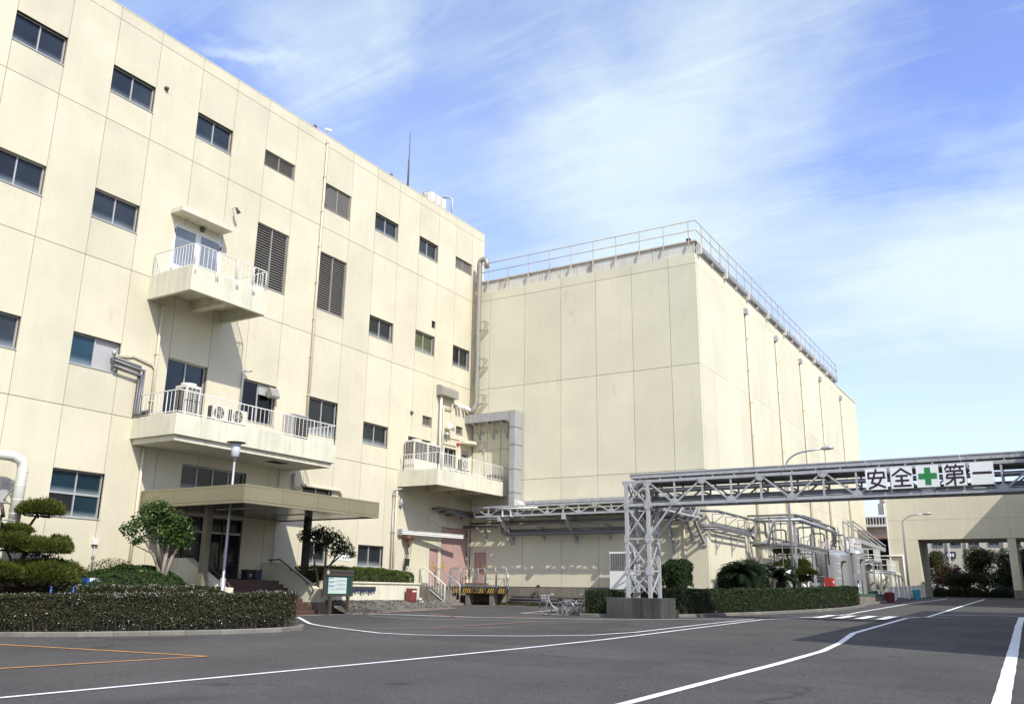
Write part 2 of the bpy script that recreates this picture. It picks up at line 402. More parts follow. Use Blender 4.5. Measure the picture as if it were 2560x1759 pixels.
M = dict(
 wall=mat('painted_concrete', (0.590,0.546,0.405), 0.85, var=0.08, scale=0.45, streak=0.028, grain=0.03, grain_scale=25, rnd_obj=0.04, bump=0.12, bump_scale=60, rust=-0.10, rust_scale=0.9, rust_col=(0.42,0.35,0.22), spec=0.25),
 wall2=mat('painted_concrete_block', (0.645,0.605,0.452), 0.85, var=0.06, scale=0.4, streak=0.022, grain=0.03, grain_scale=25, rnd_obj=0.05, bump=0.12, bump_scale=60, rust=-0.10, rust_scale=0.9, rust_col=(0.42,0.36,0.24), spec=0.25),
 balc=mat('balcony_concrete', (0.63,0.605,0.47), 0.85, var=0.09, scale=0.8, streak=0.12, bump=0.15, rust=0.10, rust_scale=1.6, rust_col=(0.30,0.22,0.12), spec=0.25),
 joint=mat('joint_sealant', (0.15,0.13,0.10), 0.9, var=0.2, spec=0.2),
 parapet=mat('white_sheet_metal', (0.60,0.575,0.50), 0.55, var=0.08, streak=0.10, rust=0.22, rust_scale=1.3),
 frame=mat('aluminium_frame', (0.50,0.49,0.46), 0.45, 0.35, var=0.06),
 white=mat('white_paint', (0.74,0.73,0.69), 0.45, var=0.06, rust=0.05),
 railw=mat('railing_paint', (0.76,0.75,0.70), 0.45, var=0.06, rust=0.14, rust_scale=5),
 railr=mat('rusty_railing', (0.50,0.44,0.36), 0.6, var=0.15, rust=0.55, rust_scale=4),
 metalpanel=mat('grey_metal_panel', (0.45,0.44,0.43), 0.5, 0.2, var=0.06),
 louvre=mat('louvre_metal', (0.34,0.32,0.28), 0.5, 0.3, var=0.1),
 dark=mat('dark_void', (0.012,0.012,0.013), 0.8, var=0.2),
 galv=mat('galvanised_steel', (0.40,0.41,0.43), 0.45, 0.45, var=0.10, scale=3, rust=0.03),
 truss=mat('grey_painted_steel', (0.415,0.415,0.415), 0.5, 0.1, var=0.10, scale=2.5, rust=0.16, rust_scale=3),
 duct=mat('grey_duct_metal', (0.38,0.38,0.385), 0.5, 0.25, var=0.06, scale=1.5, streak=0.05),
 spiral=mat('spiral_duct_metal', (0.33,0.31,0.265), 0.45, 0.35, var=0.1, scale=3),
 steel=mat('stainless_steel', (0.40,0.40,0.405), 0.36, 0.55, var=0.07, scale=3, grain=0.04, grain_scale=8),
 pipe=mat('pipe_lagging', (0.17,0.165,0.17), 0.5, 0.3, var=0.12, scale=2, rust=0.08),
 pvc=mat('cream_pipe_paint', (0.62,0.56,0.42), 0.5, var=0.06, rust=0.06),
 whitepipe=mat('white_duct_paint', (0.70,0.68,0.60), 0.5, var=0.06, streak=0.05),
 asphalt=mat('asphalt', (0.072,0.069,0.065), 0.9, var=0.22, scale=0.30, detail=10, grain=0.62, grain_scale=55, bump=0.5, bump_scale=70, spec=0.25),
 linew=mat('road_paint_white', (0.80,0.80,0.80), 0.7, var=0.10, scale=3, grain=0.10, grain_scale=30, rust=0.42, rust_scale=7, rust_col=(0.30,0.30,0.295)),
 linefade=mat('worn_road_paint', (0.40,0.40,0.41), 0.8, var=0.25, scale=3, grain=0.2, grain_scale=30, rust=0.35, rust_scale=6, rust_col=(0.10,0.10,0.105)),
 lineo=mat('road_paint_orange', (0.62,0.29,0.08), 0.7, var=0.16, scale=3, grain=0.2, grain_scale=30, rust=0.34, rust_scale=6, rust_col=(0.14,0.13,0.12)),
 lineofade=mat('worn_orange_paint', (0.36,0.17,0.09), 0.8, var=0.25, scale=3, rust=0.3, rust_scale=6, rust_col=(0.10,0.09,0.085)),
 kerb=mat('kerb_concrete', (0.16,0.15,0.13), 0.9, var=0.2, scale=2, grain=0.15, bump=0.4, rnd_obj=.12),
 conc=mat('raw_concrete', (0.20,0.18,0.145), 0.9, var=0.2, scale=1.3, streak=0.3, grain=0.08, bump=0.3, rust=0.15, rust_col=(0.10,0.085,0.06)),
 plinthc=mat('stained_concrete', (0.060,0.058,0.054), 0.9, var=0.35, scale=1.2, streak=0.55, grain=0.1, bump=0.3, rust=0.25, rust_col=(0.05,0.045,0.035)),
 gravel=mat('gravel', (0.135,0.125,0.105), 0.95, var=0.35, scale=9, grain=0.5, grain_scale=18, bump=1.0, bump_scale=22),
 soil=mat('soil', (0.07,0.05,0.035), 0.95, var=0.3, scale=3, bump=0.6),
 canopy=mat('tan_fascia', (0.245,0.22,0.135), 0.42, 0.1, var=0.05, scale=0.8, rnd_obj=0.03, streak=0.05),
 soffit=mat('soffit_panel', (0.10,0.097,0.088), 0.22, 0.1, var=0.10),
 column=mat('tan_column', (0.17,0.15,0.105), 0.6, var=0.1),
 brick=mat('brown_tile', (0.095,0.052,0.038), 0.6, var=0.25, scale=9, rnd_obj=0.12),
 maroon=mat('brown_rail', (0.06,0.045,0.035), 0.5, var=0.1),
 pink=mat('pink_door_paint', (0.40,0.265,0.235), 0.6, var=0.06, scale=1.2, streak=0.06),
 yellow=mat('yellow_sticker', (0.50,0.30,0.04), 0.5, var=0.08),
 black=mat('black_paint', (0.02,0.02,0.02), 0.6),
 signink=mat('sign_ink', (0.028,0.012,0.022), 0.6, var=0.1),
 signw=mat('sign_board_white', (0.82,0.83,0.80), 0.5, var=0.04),
 green=mat('safety_green', (0.02,0.22,0.055), 0.5, var=0.05),
 red=mat('red_paint', (0.36,0.030,0.022), 0.5, var=0.12),
 dullred=mat('faded_red_paint', (0.17,0.035,0.03), 0.6, var=0.15),
 redbrown=mat('rusty_hoist', (0.13,0.06,0.04), 0.7, var=0.3, scale=6),
 blue=mat('blue_plastic', (0.03,0.10,0.32), 0.5, var=0.1),
 dkblue=mat('dark_blue_plastic', (0.03,0.035,0.075), 0.5, var=0.1),
 cyan=mat('cyan_plastic', (0.06,0.36,0.46), 0.5, var=0.1),
 acw=mat('air_conditioner_paint', (0.60,0.57,0.48), 0.5, var=0.05),
 acg=mat('air_conditioner_grille', (0.07,0.065,0.06), 0.7, var=0.2, grain=0.3, grain_scale=14),
 tyre=mat('tyre_rubber', (0.03,0.03,0.03), 0.8),
 bronze=mat('bronze_frame', (0.10,0.082,0.065), 0.45, 0.4, var=0.1),
 bgreen=mat('board_green', (0.008,0.052,0.045), 0.5),
 paper=mat('notice_panel', (0.48,0.57,0.54), 0.5, var=0.05),
 ink=mat('notice_ink', (0.12,0.12,0.12), 0.6),
 ubld=mat('tan_render', (0.60,0.56,0.43), 0.9, var=0.07, scale=0.5, streak=0.06, bump=0.1, spec=0.2),
 darkroof=mat('rusty_roof', (0.16,0.09,0.065), 0.7, var=0.2),
 farwall=mat('far_wall', (0.50,0.47,0.38), 0.9, var=0.06),
 bark=mat('bark', (0.105,0.085,0.065), 0.9, var=0.3, scale=7, bump=0.6),
 barkpale=mat('pale_bark', (0.30,0.25,0.20), 0.9, var=0.25, scale=7, bump=0.4),
 pinebark=mat('pine_bark', (0.055,0.035,0.028), 0.95, var=0.3, scale=9, bump=0.8),
 twig=mat('hedge_twigs', (0.022,0.022,0.013), 0.95, var=0.4, scale=8),
 greenedge=mat('green_edge_paint', (0.05,0.12,0.085), 0.6, var=0.15),
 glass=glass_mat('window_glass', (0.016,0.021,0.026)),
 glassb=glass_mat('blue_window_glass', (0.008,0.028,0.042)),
 glassd=glass_mat('entrance_glass', (0.008,0.009,0.011), low_tint=0.1),
 glassg=glass_mat('green_room_glass', (0.055,0.065,0.03)),
 doorglass=glass_mat('door_glass', (0.20,0.22,0.26), 0.12, low_tint=0.1),
 clear=clear_glass('clear_pane'),
 curtain=mat('window_curtain', (0.16,0.17,0.175), 0.8, var=0.25, scale=3, streak=0.4),
 lampglass=mat('lamp_shade_plastic', (0.50,0.53,0.57), 0.3, var=0.04),
)
M['hedge_leaf'] = leaf_mat('hedge_leaf', (0.022,0.031,0.011), (0.058,0.064,0.024), (0.10,0.055,0.038))
M['hedge_leaf2'] = leaf_mat('hedge_leaf_green', (0.014,0.030,0.010), (0.040,0.062,0.018), (0.075,0.080,0.035))
M['hedge_leaf3'] = leaf_mat('planter_hedge_leaf', (0.030,0.060,0.008), (0.085,0.120,0.018), (0.13,0.11,0.02))
M['blossom'] = leaf_mat('white_blossom', (0.62,0.50,0.47), (0.80,0.76,0.73), trans=0.2)
M['camellia'] = leaf_mat('broad_glossy_leaf', (0.018,0.050,0.012), (0.065,0.115,0.025), (0.16,0.19,0.06), rough=0.32)
M['darkleaf'] = leaf_mat('dark_broad_leaf', (0.010,0.022,0.010), (0.032,0.050,0.018), (0.06,0.07,0.03), rough=0.4)
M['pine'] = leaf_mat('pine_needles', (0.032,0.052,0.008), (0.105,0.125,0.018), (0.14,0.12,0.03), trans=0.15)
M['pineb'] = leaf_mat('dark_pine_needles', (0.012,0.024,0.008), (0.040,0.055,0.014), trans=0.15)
M['cycad'] = leaf_mat('cycad_frond', (0.006,0.014,0.006), (0.018,0.032,0.012), rough=0.85, trans=0.1)
M['shrub'] = leaf_mat('shrub_leaf', (0.014,0.034,0.010), (0.040,0.072,0.020))
M['grass'] = leaf_mat('ground_cover_leaf', (0.018,0.046,0.008), (0.045,0.085,0.014))
M['tree'] = leaf_mat('tree_leaf', (0.014,0.024,0.008), (0.050,0.065,0.018), (0.10,0.085,0.03))
M['redtree'] = leaf_mat('reddish_leaf', (0.035,0.022,0.014), (0.075,0.040,0.026))
M['autumn'] = leaf_mat('autumn_leaf', (0.03,0.036,0.011), (0.085,0.075,0.026))

# ------------------------------------------------------------------ foliage
def leaf_cloud(name, pts, nrm, ln, wd, up=0.35, jitter=0.8):
    "one small bent quad per point"
    n = len(pts)
    d = nrm + nrg.normal(0, jitter, (n,3)); d /= np.linalg.norm(d, axis=1)[:,None]
    a = nrg.normal(0,1,(n,3)); a -= d*(a*d).sum(1)[:,None]; a /= np.linalg.norm(a, axis=1)[:,None]
    b = np.cross(d, a)
    L = (ln*(0.6+0.8*nrg.random(n)))[:,None]; W = (wd*(0.7+0.6*nrg.random(n)))[:,None]
    v = np.empty((n,4,3))
    v[:,0] = pts - a*L/2
    v[:,1] = pts + b*W/2 + d*W*0.18
    v[:,2] = pts + a*L/2
    v[:,3] = pts - b*W/2 + d*W*0.18
    return quads_mesh(name, v)
def quads_mesh(name, v):
    n = len(v)
    m = bpy.data.meshes.new(name)
    m.vertices.add(4*n); m.vertices.foreach_set('co', v.reshape(-1).astype(np.float32))
    m.loops.add(4*n); m.loops.foreach_set('vertex_index', np.arange(4*n, dtype=np.int32))
    m.polygons.add(n); m.polygons.foreach_set('loop_start', np.arange(0,4*n,4,dtype=np.int32))
    m.update(calc_edges=True)
    m.validate()
    return m
def sphere_pts(n, c, r, zmin=-1.0, shell=0.3):
    d = nrg.normal(0,1,(int(n*2.2),3)); d /= np.linalg.norm(d,axis=1)[:,None]
    d = d[d[:,2] > zmin][:n]
    k = 1 - shell*nrg.random(len(d))**1.5
    return np.array(c) + d*np.array(r)*k[:,None], d
def lump(p, amp, sc, seed):
    "cheap smooth noise along the surface"
    g = np.random.default_rng(seed); o = np.zeros(len(p))
    for i in range(5):
        w = g.normal(0, sc*(1+i*.6), 3); o += np.sin(p@w + g.random()*6.28)/(1+i*.5)
    return o*amp/2.5
def foliage(name, P, Nn, mt, parent, ln, wd, jitter=0.8, kind='stuff'):
    return put(name, leaf_cloud(name, P-np.array(root_loc(parent)), Nn, ln, wd, jitter=jitter), mt, parent, kind=kind)
# ------------------------------------------------------------------ ground
def Gz(x, y):
    return -0.1 + 0.02*min(max(y,-40),80) + min(0.15, 0.06*max(0, 7-x))*min(1.0, max(0.0, (y-20.5)/4))
xs = [-1500,-200,-40,-10,0,2,4.5,5.5,6.2,7,10,20,40,200,1500]
ys = [-1500,-200,-40,0,10,20.5,21.5,22.5,23.5,24.5,30,40,50,60,70,80,90,120,200,600,3000]
mb = MB()
mb.v = [(x,y,Gz(x,y)) for y in ys for x in xs]
nx = len(xs)
for j in range(len(ys)-1):
    for i in range(nx-1):
        mb.f.append((j*nx+i, j*nx+i+1, (j+1)*nx+i+1, (j+1)*nx+i)); mb.sm.append(False)
struct('asphalt_ground', mb, M['asphalt'])

def line(pts, w, m, lift=0.006, taper=False):
    pts = [Vector((p[0],p[1],0)) for p in pts]
    # densify
    q = [pts[0]]
    for a, b in zip(pts, pts[1:]):
        k = max(1, int((b-a).length/0.7))
        q += [a.lerp(b, i/k) for i in range(1,k+1)]
    L, Rr = [], []
    for i, p in enumerate(q):
        d = (q[min(i+1,len(q)-1)]-q[max(i-1,0)]).normalized(); n = Vector((-d.y,d.x,0))
        ww = w*(0.94+0.12*rnd.random())/2
        for s, A in ((1,L),(-1,Rr)):
            v = p + n*ww*s
            A.append((v.x, v.y, Gz(v.x,v.y)+lift))
    mb = MB(); k = len(q)
    mb.v = L+Rr
    for i in range(k-1): mb.f.append((i, k+i, k+i+1, i+1)); mb.sm.append(False)
    return struct('road_line', mb, m)
line([(14.6,4.5),(15.04,7.09),(15.46,9.55),(16.21,14.0),(16.75,18.0),(17.1,21.5),(17.25,25),(17.4,30),(17.54,34.3)], .13, M['linew'], .010)
line([(17.54,34.3),(18.3,36.3),(18.9,38.3),(19.35,41),(19.3,44),(19.43,58.9),(20.1,73)], .14, M['linew'], .010)
line([(3.98,23.78),(6,22.3),(8.31,21.2),(10.69,20.16),(12.0,20.1),(13.2,20.5),(14.8,21.4),(16.08,22.64),(16.6,24.5),(16.84,29.8),(17.15,34.5)], .12, M['linew'], .014)
line([(3.6,24.2),(4.76,27.06),(6.91,29.5),(8.0,29.6),(13.25,30.95),(16.83,34.26)], .10, M['linew'], .018)
line([(5.2,26.2),(7.6,27.3),(9.12,27.74),(11.46,28.15),(13.46,29.0)], .07, M['linefade'], .022)
line([(22.1,8.5),(22.28,11.06),(22.55,17.5),(22.62,20.8),(22.45,23.5),(22.0,27.65),(21.96,38.6)], .16, M['linew'], .010)
line([(21.96,38.6),(22.55,40.3),(22.54,47.3),(22.51,55.5),(22.55,73)], .14, M['linew'], .014)
line([(22.71,42.4),(25.6,43.2)], .30, M['linefade'], .018)
line([(18.9,39.5),(23.4,39.7)], .20, M['linefade'], .022)
line([(16.9,34.2),(19.7,34.5)], .10, M['linefade'], .026)
for i in range(4):
    x = 19.0 + i*.78
    line([(x,36.4),(x+.05,39.3)], .36, M['linew'], .030)
line([(26.49,6),(26.40,13.7),(26.1,27),(25.93,34),(25.78,42.1)], .21, M['linew'], .010)
line([(4.0,11.9),(5.59,12.1),(9,12.4),(12.46,12.67)], .10, M['lineo'], .010)
line([(10.7,6.5),(11.38,9.14),(12.46,12.67)], .10, M['lineo'], .014)
line([(7.15,33.93),(6.84,37.7)], .09, M['linew'], .010)
line([(7.15,33.93),(9.91,33.35)], .09, M['linew'], .014)
line([(5.5,29.6),(7.3,29.2),(8.29,29.0),(8.9,32.62)], .09, M['lineofade'], .012)
line([(10.5,23.0),(10.93,24.97),(11.43,28.13)], .09, M['lineofade'], .026)
line([(4.6,26.6),(4.6,31),(3.9,35.9),(3.86,39.2)], .09, M['lineofade'], .030)
line([(6.2,14.6),(7.6,16.3)], .06, M['lineofade'], .036)
line([(8.3,20.8),(10.2,22.0),(12.5,24.2)], .07, M['lineofade'], .034)

# ------------------------------------------------------------------ panelled wall builder
def cells(span, edges):
    "split edges list to intervals"
    return list(zip(edges, edges[1:]))
def split_rect(r, holes):
    "rect (a0,a1,b0,b1) minus holes -> rects"
    out = [r]
    for h in holes:
        nx_ = []
        for a0,a1,b0,b1 in out:
            h0,h1,g0,g1 = max(a0,h[0]),min(a1,h[1]),max(b0,h[2]),min(b1,h[3])
            if h0 >= h1-1e-4 or g0 >= g1-1e-4: nx_.append((a0,a1,b0,b1)); continue
            if b0 < g0-1e-4: nx_.append((a0,a1,b0,g0))
            if g1 < b1-1e-4: nx_.append((a0,a1,g1,b1))
            if a0 < h0-1e-4: nx_.append((a0,h0,g0,g1))
            if h1 < a1-1e-4: nx_.append((h1,a1,g0,g1))
        out = [q for q in nx_ if q[1]-q[0] > .02 and q[3]-q[2] > .02]
    return out
GAP = 0.021
def panel_wall(parent, cols, rows, holes, m, plane, depth=0.22, gap=GAP):
    """plane('x',x0): panels lie with front face at x0 facing +x ; ('y',y0): front face at y0 facing -y"""
    ax, p0 = plane
    rl = root_loc(parent)
    for (c0,c1) in zip(cols, cols[1:]):
        for (z0,z1) in zip(rows, rows[1:]):
            r = (c0+gap/2, c1-gap/2, z0+gap/2, z1-gap/2)
            hs = [h for h in holes if h[1]>c0+.01 and h[0]<c1-.01 and h[3]>z0 and h[2]<z1]
            # a hole that reaches (almost) the joint swallows the sliver
            hs = [(c0-.1 if h[0]<c0+.09 else h[0], c1+.1 if h[1]>c1-.09 else h[1], h[2], h[3]) for h in hs]
            rs = split_rect(r, hs)
            if not rs: continue
            # group the rectangles that touch: each group is one panel (or an L or U shaped one)
            grp = []
            for q in rs:
                hit = [g for g in grp if any(min(q[1],o[1])-max(q[0],o[0]) > -1e-3 and min(q[3],o[3])-max(q[2],o[2]) > -1e-3 for o in g)]
                grp = [g for g in grp if g not in hit] + [[q]+[o for g in hit for o in g]]
            for g in grp:
                if len(g) == 1:
                    a0,a1,b0,b1 = g[0]
                    if ax == 'x': put('wall_panel', box_mesh(depth,a1-a0,b1-b0,m), m, parent, (p0-depth-rl.x, a0-rl.y, b0-rl.z))
                    else: put('wall_panel', box_mesh(a1-a0,depth,b1-b0,m), m, parent, (a0-rl.x, p0-rl.y, b0-rl.z))
                else:
                    mb = MB()
                    for a0,a1,b0,b1 in g:
                        if ax == 'x': mb.box(p0-depth,p0,a0,a1,b0,b1)
                        else: mb.box(a0,a1,p0,p0+depth,b0,b1)
                    part('wall_panel', mb, m, parent)

# ------------------------------------------------------------------ office building (left)
YC, TW, YE = 40.479, 13.437, 82.6
JY = [5.4,7.2,9.0,10.8,12.79,14.6,16.4,18.2,20.2,22.0,23.8,25.6,27.6,29.4,31.25,33.1,34.92,36.65,38.35,40.02,41.3]
RZ = [1.82,7.2,12.48,17.73,21.84,22.34]
office = thing('office_building', 'long cream concrete panel office building with dark windows, balconies and a porch', 'building', (-6,20,0))
WIN = [(9.0,10.8,18.84,19.92),(12.79,14.6,18.84,19.92),(16.4,18.2,18.84,19.92),(20.2,22.0,18.84,19.92),(31.25,33.1,18.98,19.92),(34.92,36.62,18.98,19.98),
 (9.0,10.8,13.92,14.99),(12.79,14.6,13.92,14.99),(16.4,18.2,13.92,14.99),(31.25,33.05,13.48,14.48),(34.95,36.6,13.63,14.70),(38.35,39.98,13.57,14.71),
 (9.0,10.8,8.65,9.73),(12.79,14.6,8.65,9.73),(31.28,33.1,8.17,9.17),(34.7,36.6,8.17,9.0),(37.87,38.95,7.90,8.88),
 (28.0,29.35,2.50,3.45),(31.37,33.2,2.50,3.47)]
SPW = [(16.4,18.2,8.65,9.73),(20.18,21.98,7.45,9.71),(23.84,25.6,8.02,9.68),(27.6,29.43,8.08,9.68),(16.42,18.26,3.64,5.15),(21.33,24.43,5.0,5.89),(27.62,29.42,5.15,5.77)]
LOUV = [(23.79,25.58,19.24,19.95),(27.6,29.38,18.73,19.98),(38.33,39.95,19.33,19.98),(23.77,25.58,13.80,16.52),(27.6,29.4,13.78,16.52),(35.82,36.62,9.78,10.27),(38.87,39.53,9.79,10.21)]
DOORS = [(19.74,22.14,12.55,15.0),(39.4,40.2,7.15,8.95),(36.83,37.63,1.7,3.54),(37.85,40.32,1.7,4.70),(20.9,24.46,1.78,4.1)]
HOLES = WIN+SPW+LOUV+DOORS+[(36.30,36.62,15.15,15.55)]
panel_wall(office, JY, RZ, HOLES, M['wall'], ('x',0.0))
# structure behind the panels (joint colour shows in the grooves), with the same openings
rs = split_rect((4.0,41.27,-0.5,22.30), HOLES)
mb = MB()
for a0,a1,b0,b1 in rs: mb.box(-.5,-.05,a0,a1,b0,b1)
part('wall_core', mb, M['joint'], office)
mb = MB(); mb.box(-14,-.52,4.0,41.27,-.5,22.2)
part('inner_block', mb, M['dark'], office)
mb = MB(); mb.box(-14,-.24,41.24,41.30,-.5,22.34)
part('end_wall', mb, M['wall'], office)
mb = MB(); mb.box(-.56,.006,4.0,41.30,22.345,22.385)
part('roof_coping', mb, M['wall'], office)
mb = MB()
for a0,a1,b0,b1 in split_rect((4.0,41.27,-.3,1.80),[(36.83,40.4,1.6,2)]): mb.box(-.022,.035,a0,a1,b0,b1)
part('plinth', mb, M['conc'], office)

def window(parent, y0,y1,z0,z1, x=-.165, div=1, hor=0, gmat='glass', panes=None, name='window'):
    f = MB(); t = .045
    f.box(x-.04,x+.035,y0,y1,z0,z0+t); f.box(x-.04,x+.035,y0,y1,z1-t,z1)
    f.box(x-.04,x+.035,y0,y0+t,z0+t,z1-t); f.box(x-.04,x+.035,y1-t,y1,z0+t,z1-t)
    ysp = [y0+t+(y1-y0-2*t)*i/(div+1) for i in range(div+2)]
    zsp = [z0+t+(z1-z0-2*t)*i/(hor+1) for i in range(hor+2)]
    for y in ysp[1:-1]: f.box(x-.03,x+.028,y-.022,y+.022,z0+t,z1-t)
    for z in zsp[1:-1]: f.box(x-.03,x+.024,y0+t,y1-t,z-.03,z+.03)
    f.box(x-.04,.028,y0-.01,y1+.01,z0-.035,z0-.001)
    w = part(name, f, M['frame'], parent)
    k = 0
    for i in range(div+1):
        for j in range(hor+1):
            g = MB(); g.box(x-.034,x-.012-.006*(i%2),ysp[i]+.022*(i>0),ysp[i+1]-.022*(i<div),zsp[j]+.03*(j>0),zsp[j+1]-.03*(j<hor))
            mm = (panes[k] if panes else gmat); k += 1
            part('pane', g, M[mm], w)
    return w
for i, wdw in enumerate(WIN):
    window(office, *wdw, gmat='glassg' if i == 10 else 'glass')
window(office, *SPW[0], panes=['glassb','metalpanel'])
def curtain(y0,y1,z0,z1,seed=0):
    n = int((y1-y0)/.035); mb = MB()
    pts = [(y0+(y1-y0)*i/n, -.34+.04*math.sin(i*.9+seed)+.015*math.sin(i*.37)) for i in range(n+1)]
    for (a,xa),(b,xb) in zip(pts,pts[1:]): mb.quad((xa,a,z0),(xb,b,z0),(xb,b,z1),(xa,a,z1))
    part('curtain', mb, M['curtain'], office)
w = window(office, *SPW[1], gmat='clear'); curtain(20.22,21.0,7.5,9.68); curtain(21.12,21.95,7.5,9.68,2)
window(office, *SPW[2], panes=['clear','clear']); curtain(24.25,24.75,8.05,9.65,1); curtain(24.85,25.58,8.05,9.65,3)
c_ = MB(); c_.box(-.185,-.14,24.78,25.55,9.22,9.62); part('blank_panel', c_, M['metalpanel'], office)
window(office, *SPW[3])
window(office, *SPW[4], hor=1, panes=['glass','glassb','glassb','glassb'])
window(office, *SPW[5], div=3)
window(office, *SPW[6])
def louvre(y0,y1,z0,z1, style='slat', pitch=.105):
    f = MB(); t = .045; x = -.13
    f.box(x-.03,x+.06,y0,y1,z0,z0+t); f.box(x-.03,x+.06,y0,y1,z1-t,z1)
    f.box(x-.03,x+.06,y0,y0+t,z0+t,z1-t); f.box(x-.03,x+.06,y1-t,y1,z0+t,z1-t)
    if y1-y0 > 1: f.box(x-.03,x+.06,(y0+y1)/2-.025,(y0+y1)/2+.025,z0+t,z1-t)
    f.box(x-.04,.025,y0-.01,y1+.01,z0-.035,z0-.001)
    w = part('louvre_vent', f, M['louvre'], office)
    s = MB()
    if style == 'slat':
        z = z0+t+.02
        while z < z1-t-.02:
            s.bar((x+.02,y0+t,z),(x+.02,y1-t,z),.052,.012,up=(.75,0,.66)); z += pitch
    else:
        n = int((y1-y0)/.07)
        for i in range(n*2+8):
            a = y0+t+(i-4)*.07-.3
            for sgn in (1,-1):
                # diagonal mesh strand clipped to the frame
                h = z1-z0-2*t; p = (a, z0+t); q = (a+h*.8, z1-t)
                if sgn < 0: p, q = (a+h*.8, z0+t), (a, z1-t)
                lo, hi = y0+t, y1-t
                def clip(p,q):
                    (ya,za),(yb,zb) = p,q
                    if ya > yb: (ya,za),(yb,zb) = (yb,zb),(ya,za)
                    if yb <= lo or ya >= hi: return None
                    if ya < lo: za += (zb-za)*(lo-ya)/(yb-ya); ya = lo
                    if yb > hi: zb = za+(zb-za)*(hi-ya)/(yb-ya); yb = hi
                    return (ya,za),(yb,zb)
                c = clip(p,q)
                if c: s.bar((x+.02+.004*sgn,c[0][0],c[0][1]),(x+.02+.004*sgn,c[1][0],c[1][1]),.016,.012)
    part('slats', s, M['louvre'], w)
    b = MB(); b.box(x-.09,x-.08,y0+.01,y1-.01,z0+.01,z1-.01)
    part('backing', b, M['dark'], w)
for i,l in enumerate(LOUV):
    louvre(*l, style='mesh' if i in (1,2) else 'slat', pitch=.115 if i in (3,4) else .09)
# small square duct opening
f = MB(); f.box(-.14,-.10,36.30,36.62,15.15,15.55); part('wall_opening', f, M['dark'], office)

# ---- doors of the office building
def door(parent, y0,y1,z0,z1, m, x=-.08, name='door', sticker=None, frame='pink', leaf2=False):
    f = MB(); t=.05
    f.box(x-.05,x+.05,y0,y0+t,z0,z1); f.box(x-.05,x+.05,y1-t,y1,z0,z1); f.box(x-.05,x+.05,y0+t,y1-t,z1-t,z1)
    d = part(name, f, M[frame], parent)
    ys_ = [(y0+t+.006,y1-t-.006)] if not leaf2 else [(y0+t+.006,(y0+y1)/2-.004),((y0+y1)/2+.004,y1-t-.006)]
    for a,b in ys_:
        g = MB(); g.box(x-.02,x+.012,a,b,z0,z1-t-.006); part('door_leaf', g, M[m], d)
    return d
up = door(office, 19.74,22.14,12.55,15.0,'white', frame='white', leaf2=True)
for a,b in ((19.86,20.86),(21.02,22.02)):
    g = MB(); g.box(-.067,-.060,a+.04,b-.06,13.35,14.85); part('door_window', g, M['doorglass'], up)
    for zh in (13.0,14.6):
        g = MB(); g.box(-.065,-.03,(21.99 if a>21 else 19.80),(22.05 if a>21 else 19.86),zh,zh+.14); part('hinge', g, M['bronze'], up)
d2 = door(office, 39.4,40.2,7.15,8.95,'metalpanel', frame='frame')
g = MB(); g.box(-.067,-.061,39.55,40.05,7.95,8.75); part('door_window', g, M['glass'], d2)
def sticker(d, y0,y1,z0,z1, dots=True):
    g = MB(); g.box(-.067,-.062,y0,y1,z0,z1); s = part('warning_sticker', g, M['yellow'], d)
    h = z1-z0
    g = MB()
    for k in range(4): g.box(-.0615,-.0605,y0+.03,y1-.03-(.05 if k==3 else 0),z0+h*(.12+.2*k),z0+h*(.20+.2*k))
    g.box(-.0615,-.0600,y0+.05,y1-.05,z1+.03,z1+.07)
    part('sticker_print', g, M['ink'], d)
d3 = door(office, 36.83,37.63,1.7,3.54,'pink'); sticker(d3,37.15,37.37,2.42,2.78)
g = MB(); g.box(-.066,-.061,37.42,37.50,2.55,2.66); part('green_notice', g, M['green'], d3)
g = MB(); g.tube([(-.06,37.52,2.5),(-.01,37.52,2.5),(-.01,37.46,2.5)],.012,6); part('handle', g, M['steel'], d3)
d4 = door(office, 37.85,40.32,1.7,4.70,'pink', leaf2=True); sticker(d4,38.05,38.30,2.42,2.80)
for zh in (2.1,3.3,4.3):
    g = MB(); g.box(-.06,-.02,40.25,40.31,zh,zh+.16); part('hinge', g, M['bronze'], d4)
# entrance glazing under the porch
ent = part('entrance_screen', (lambda f: [f.box(-.10,-.02,y,y+.05,1.78,4.1) for y in (20.9,21.75,22.55,23.5,24.41)] and f)(MB()), M['bronze'], office)
f = MB(); f.box(-.10,-.02,20.95,24.41,3.45,3.53); f.box(-.10,-.02,20.95,24.41,4.03,4.1); part('transom', f, M['frame'], ent)
for a,b in ((20.95,21.75),(21.80,22.55),(22.60,23.5),(23.55,24.41)):
    g = MB(); g.box(-.085,-.07,a,b,1.78,3.45); part('glass_leaf', g, M['glassd'], ent)
    g = MB(); g.box(-.085,-.07,a,b,3.53,4.03); part('glass_light', g, M['glassd'], ent)
g = MB(); g.tube([(-.02,23.62,2.4),(.03,23.62,2.4),(.03,23.62,2.9),(-.02,23.62,2.9)],.014,6); part('pull_handle', g, M['steel'], ent)

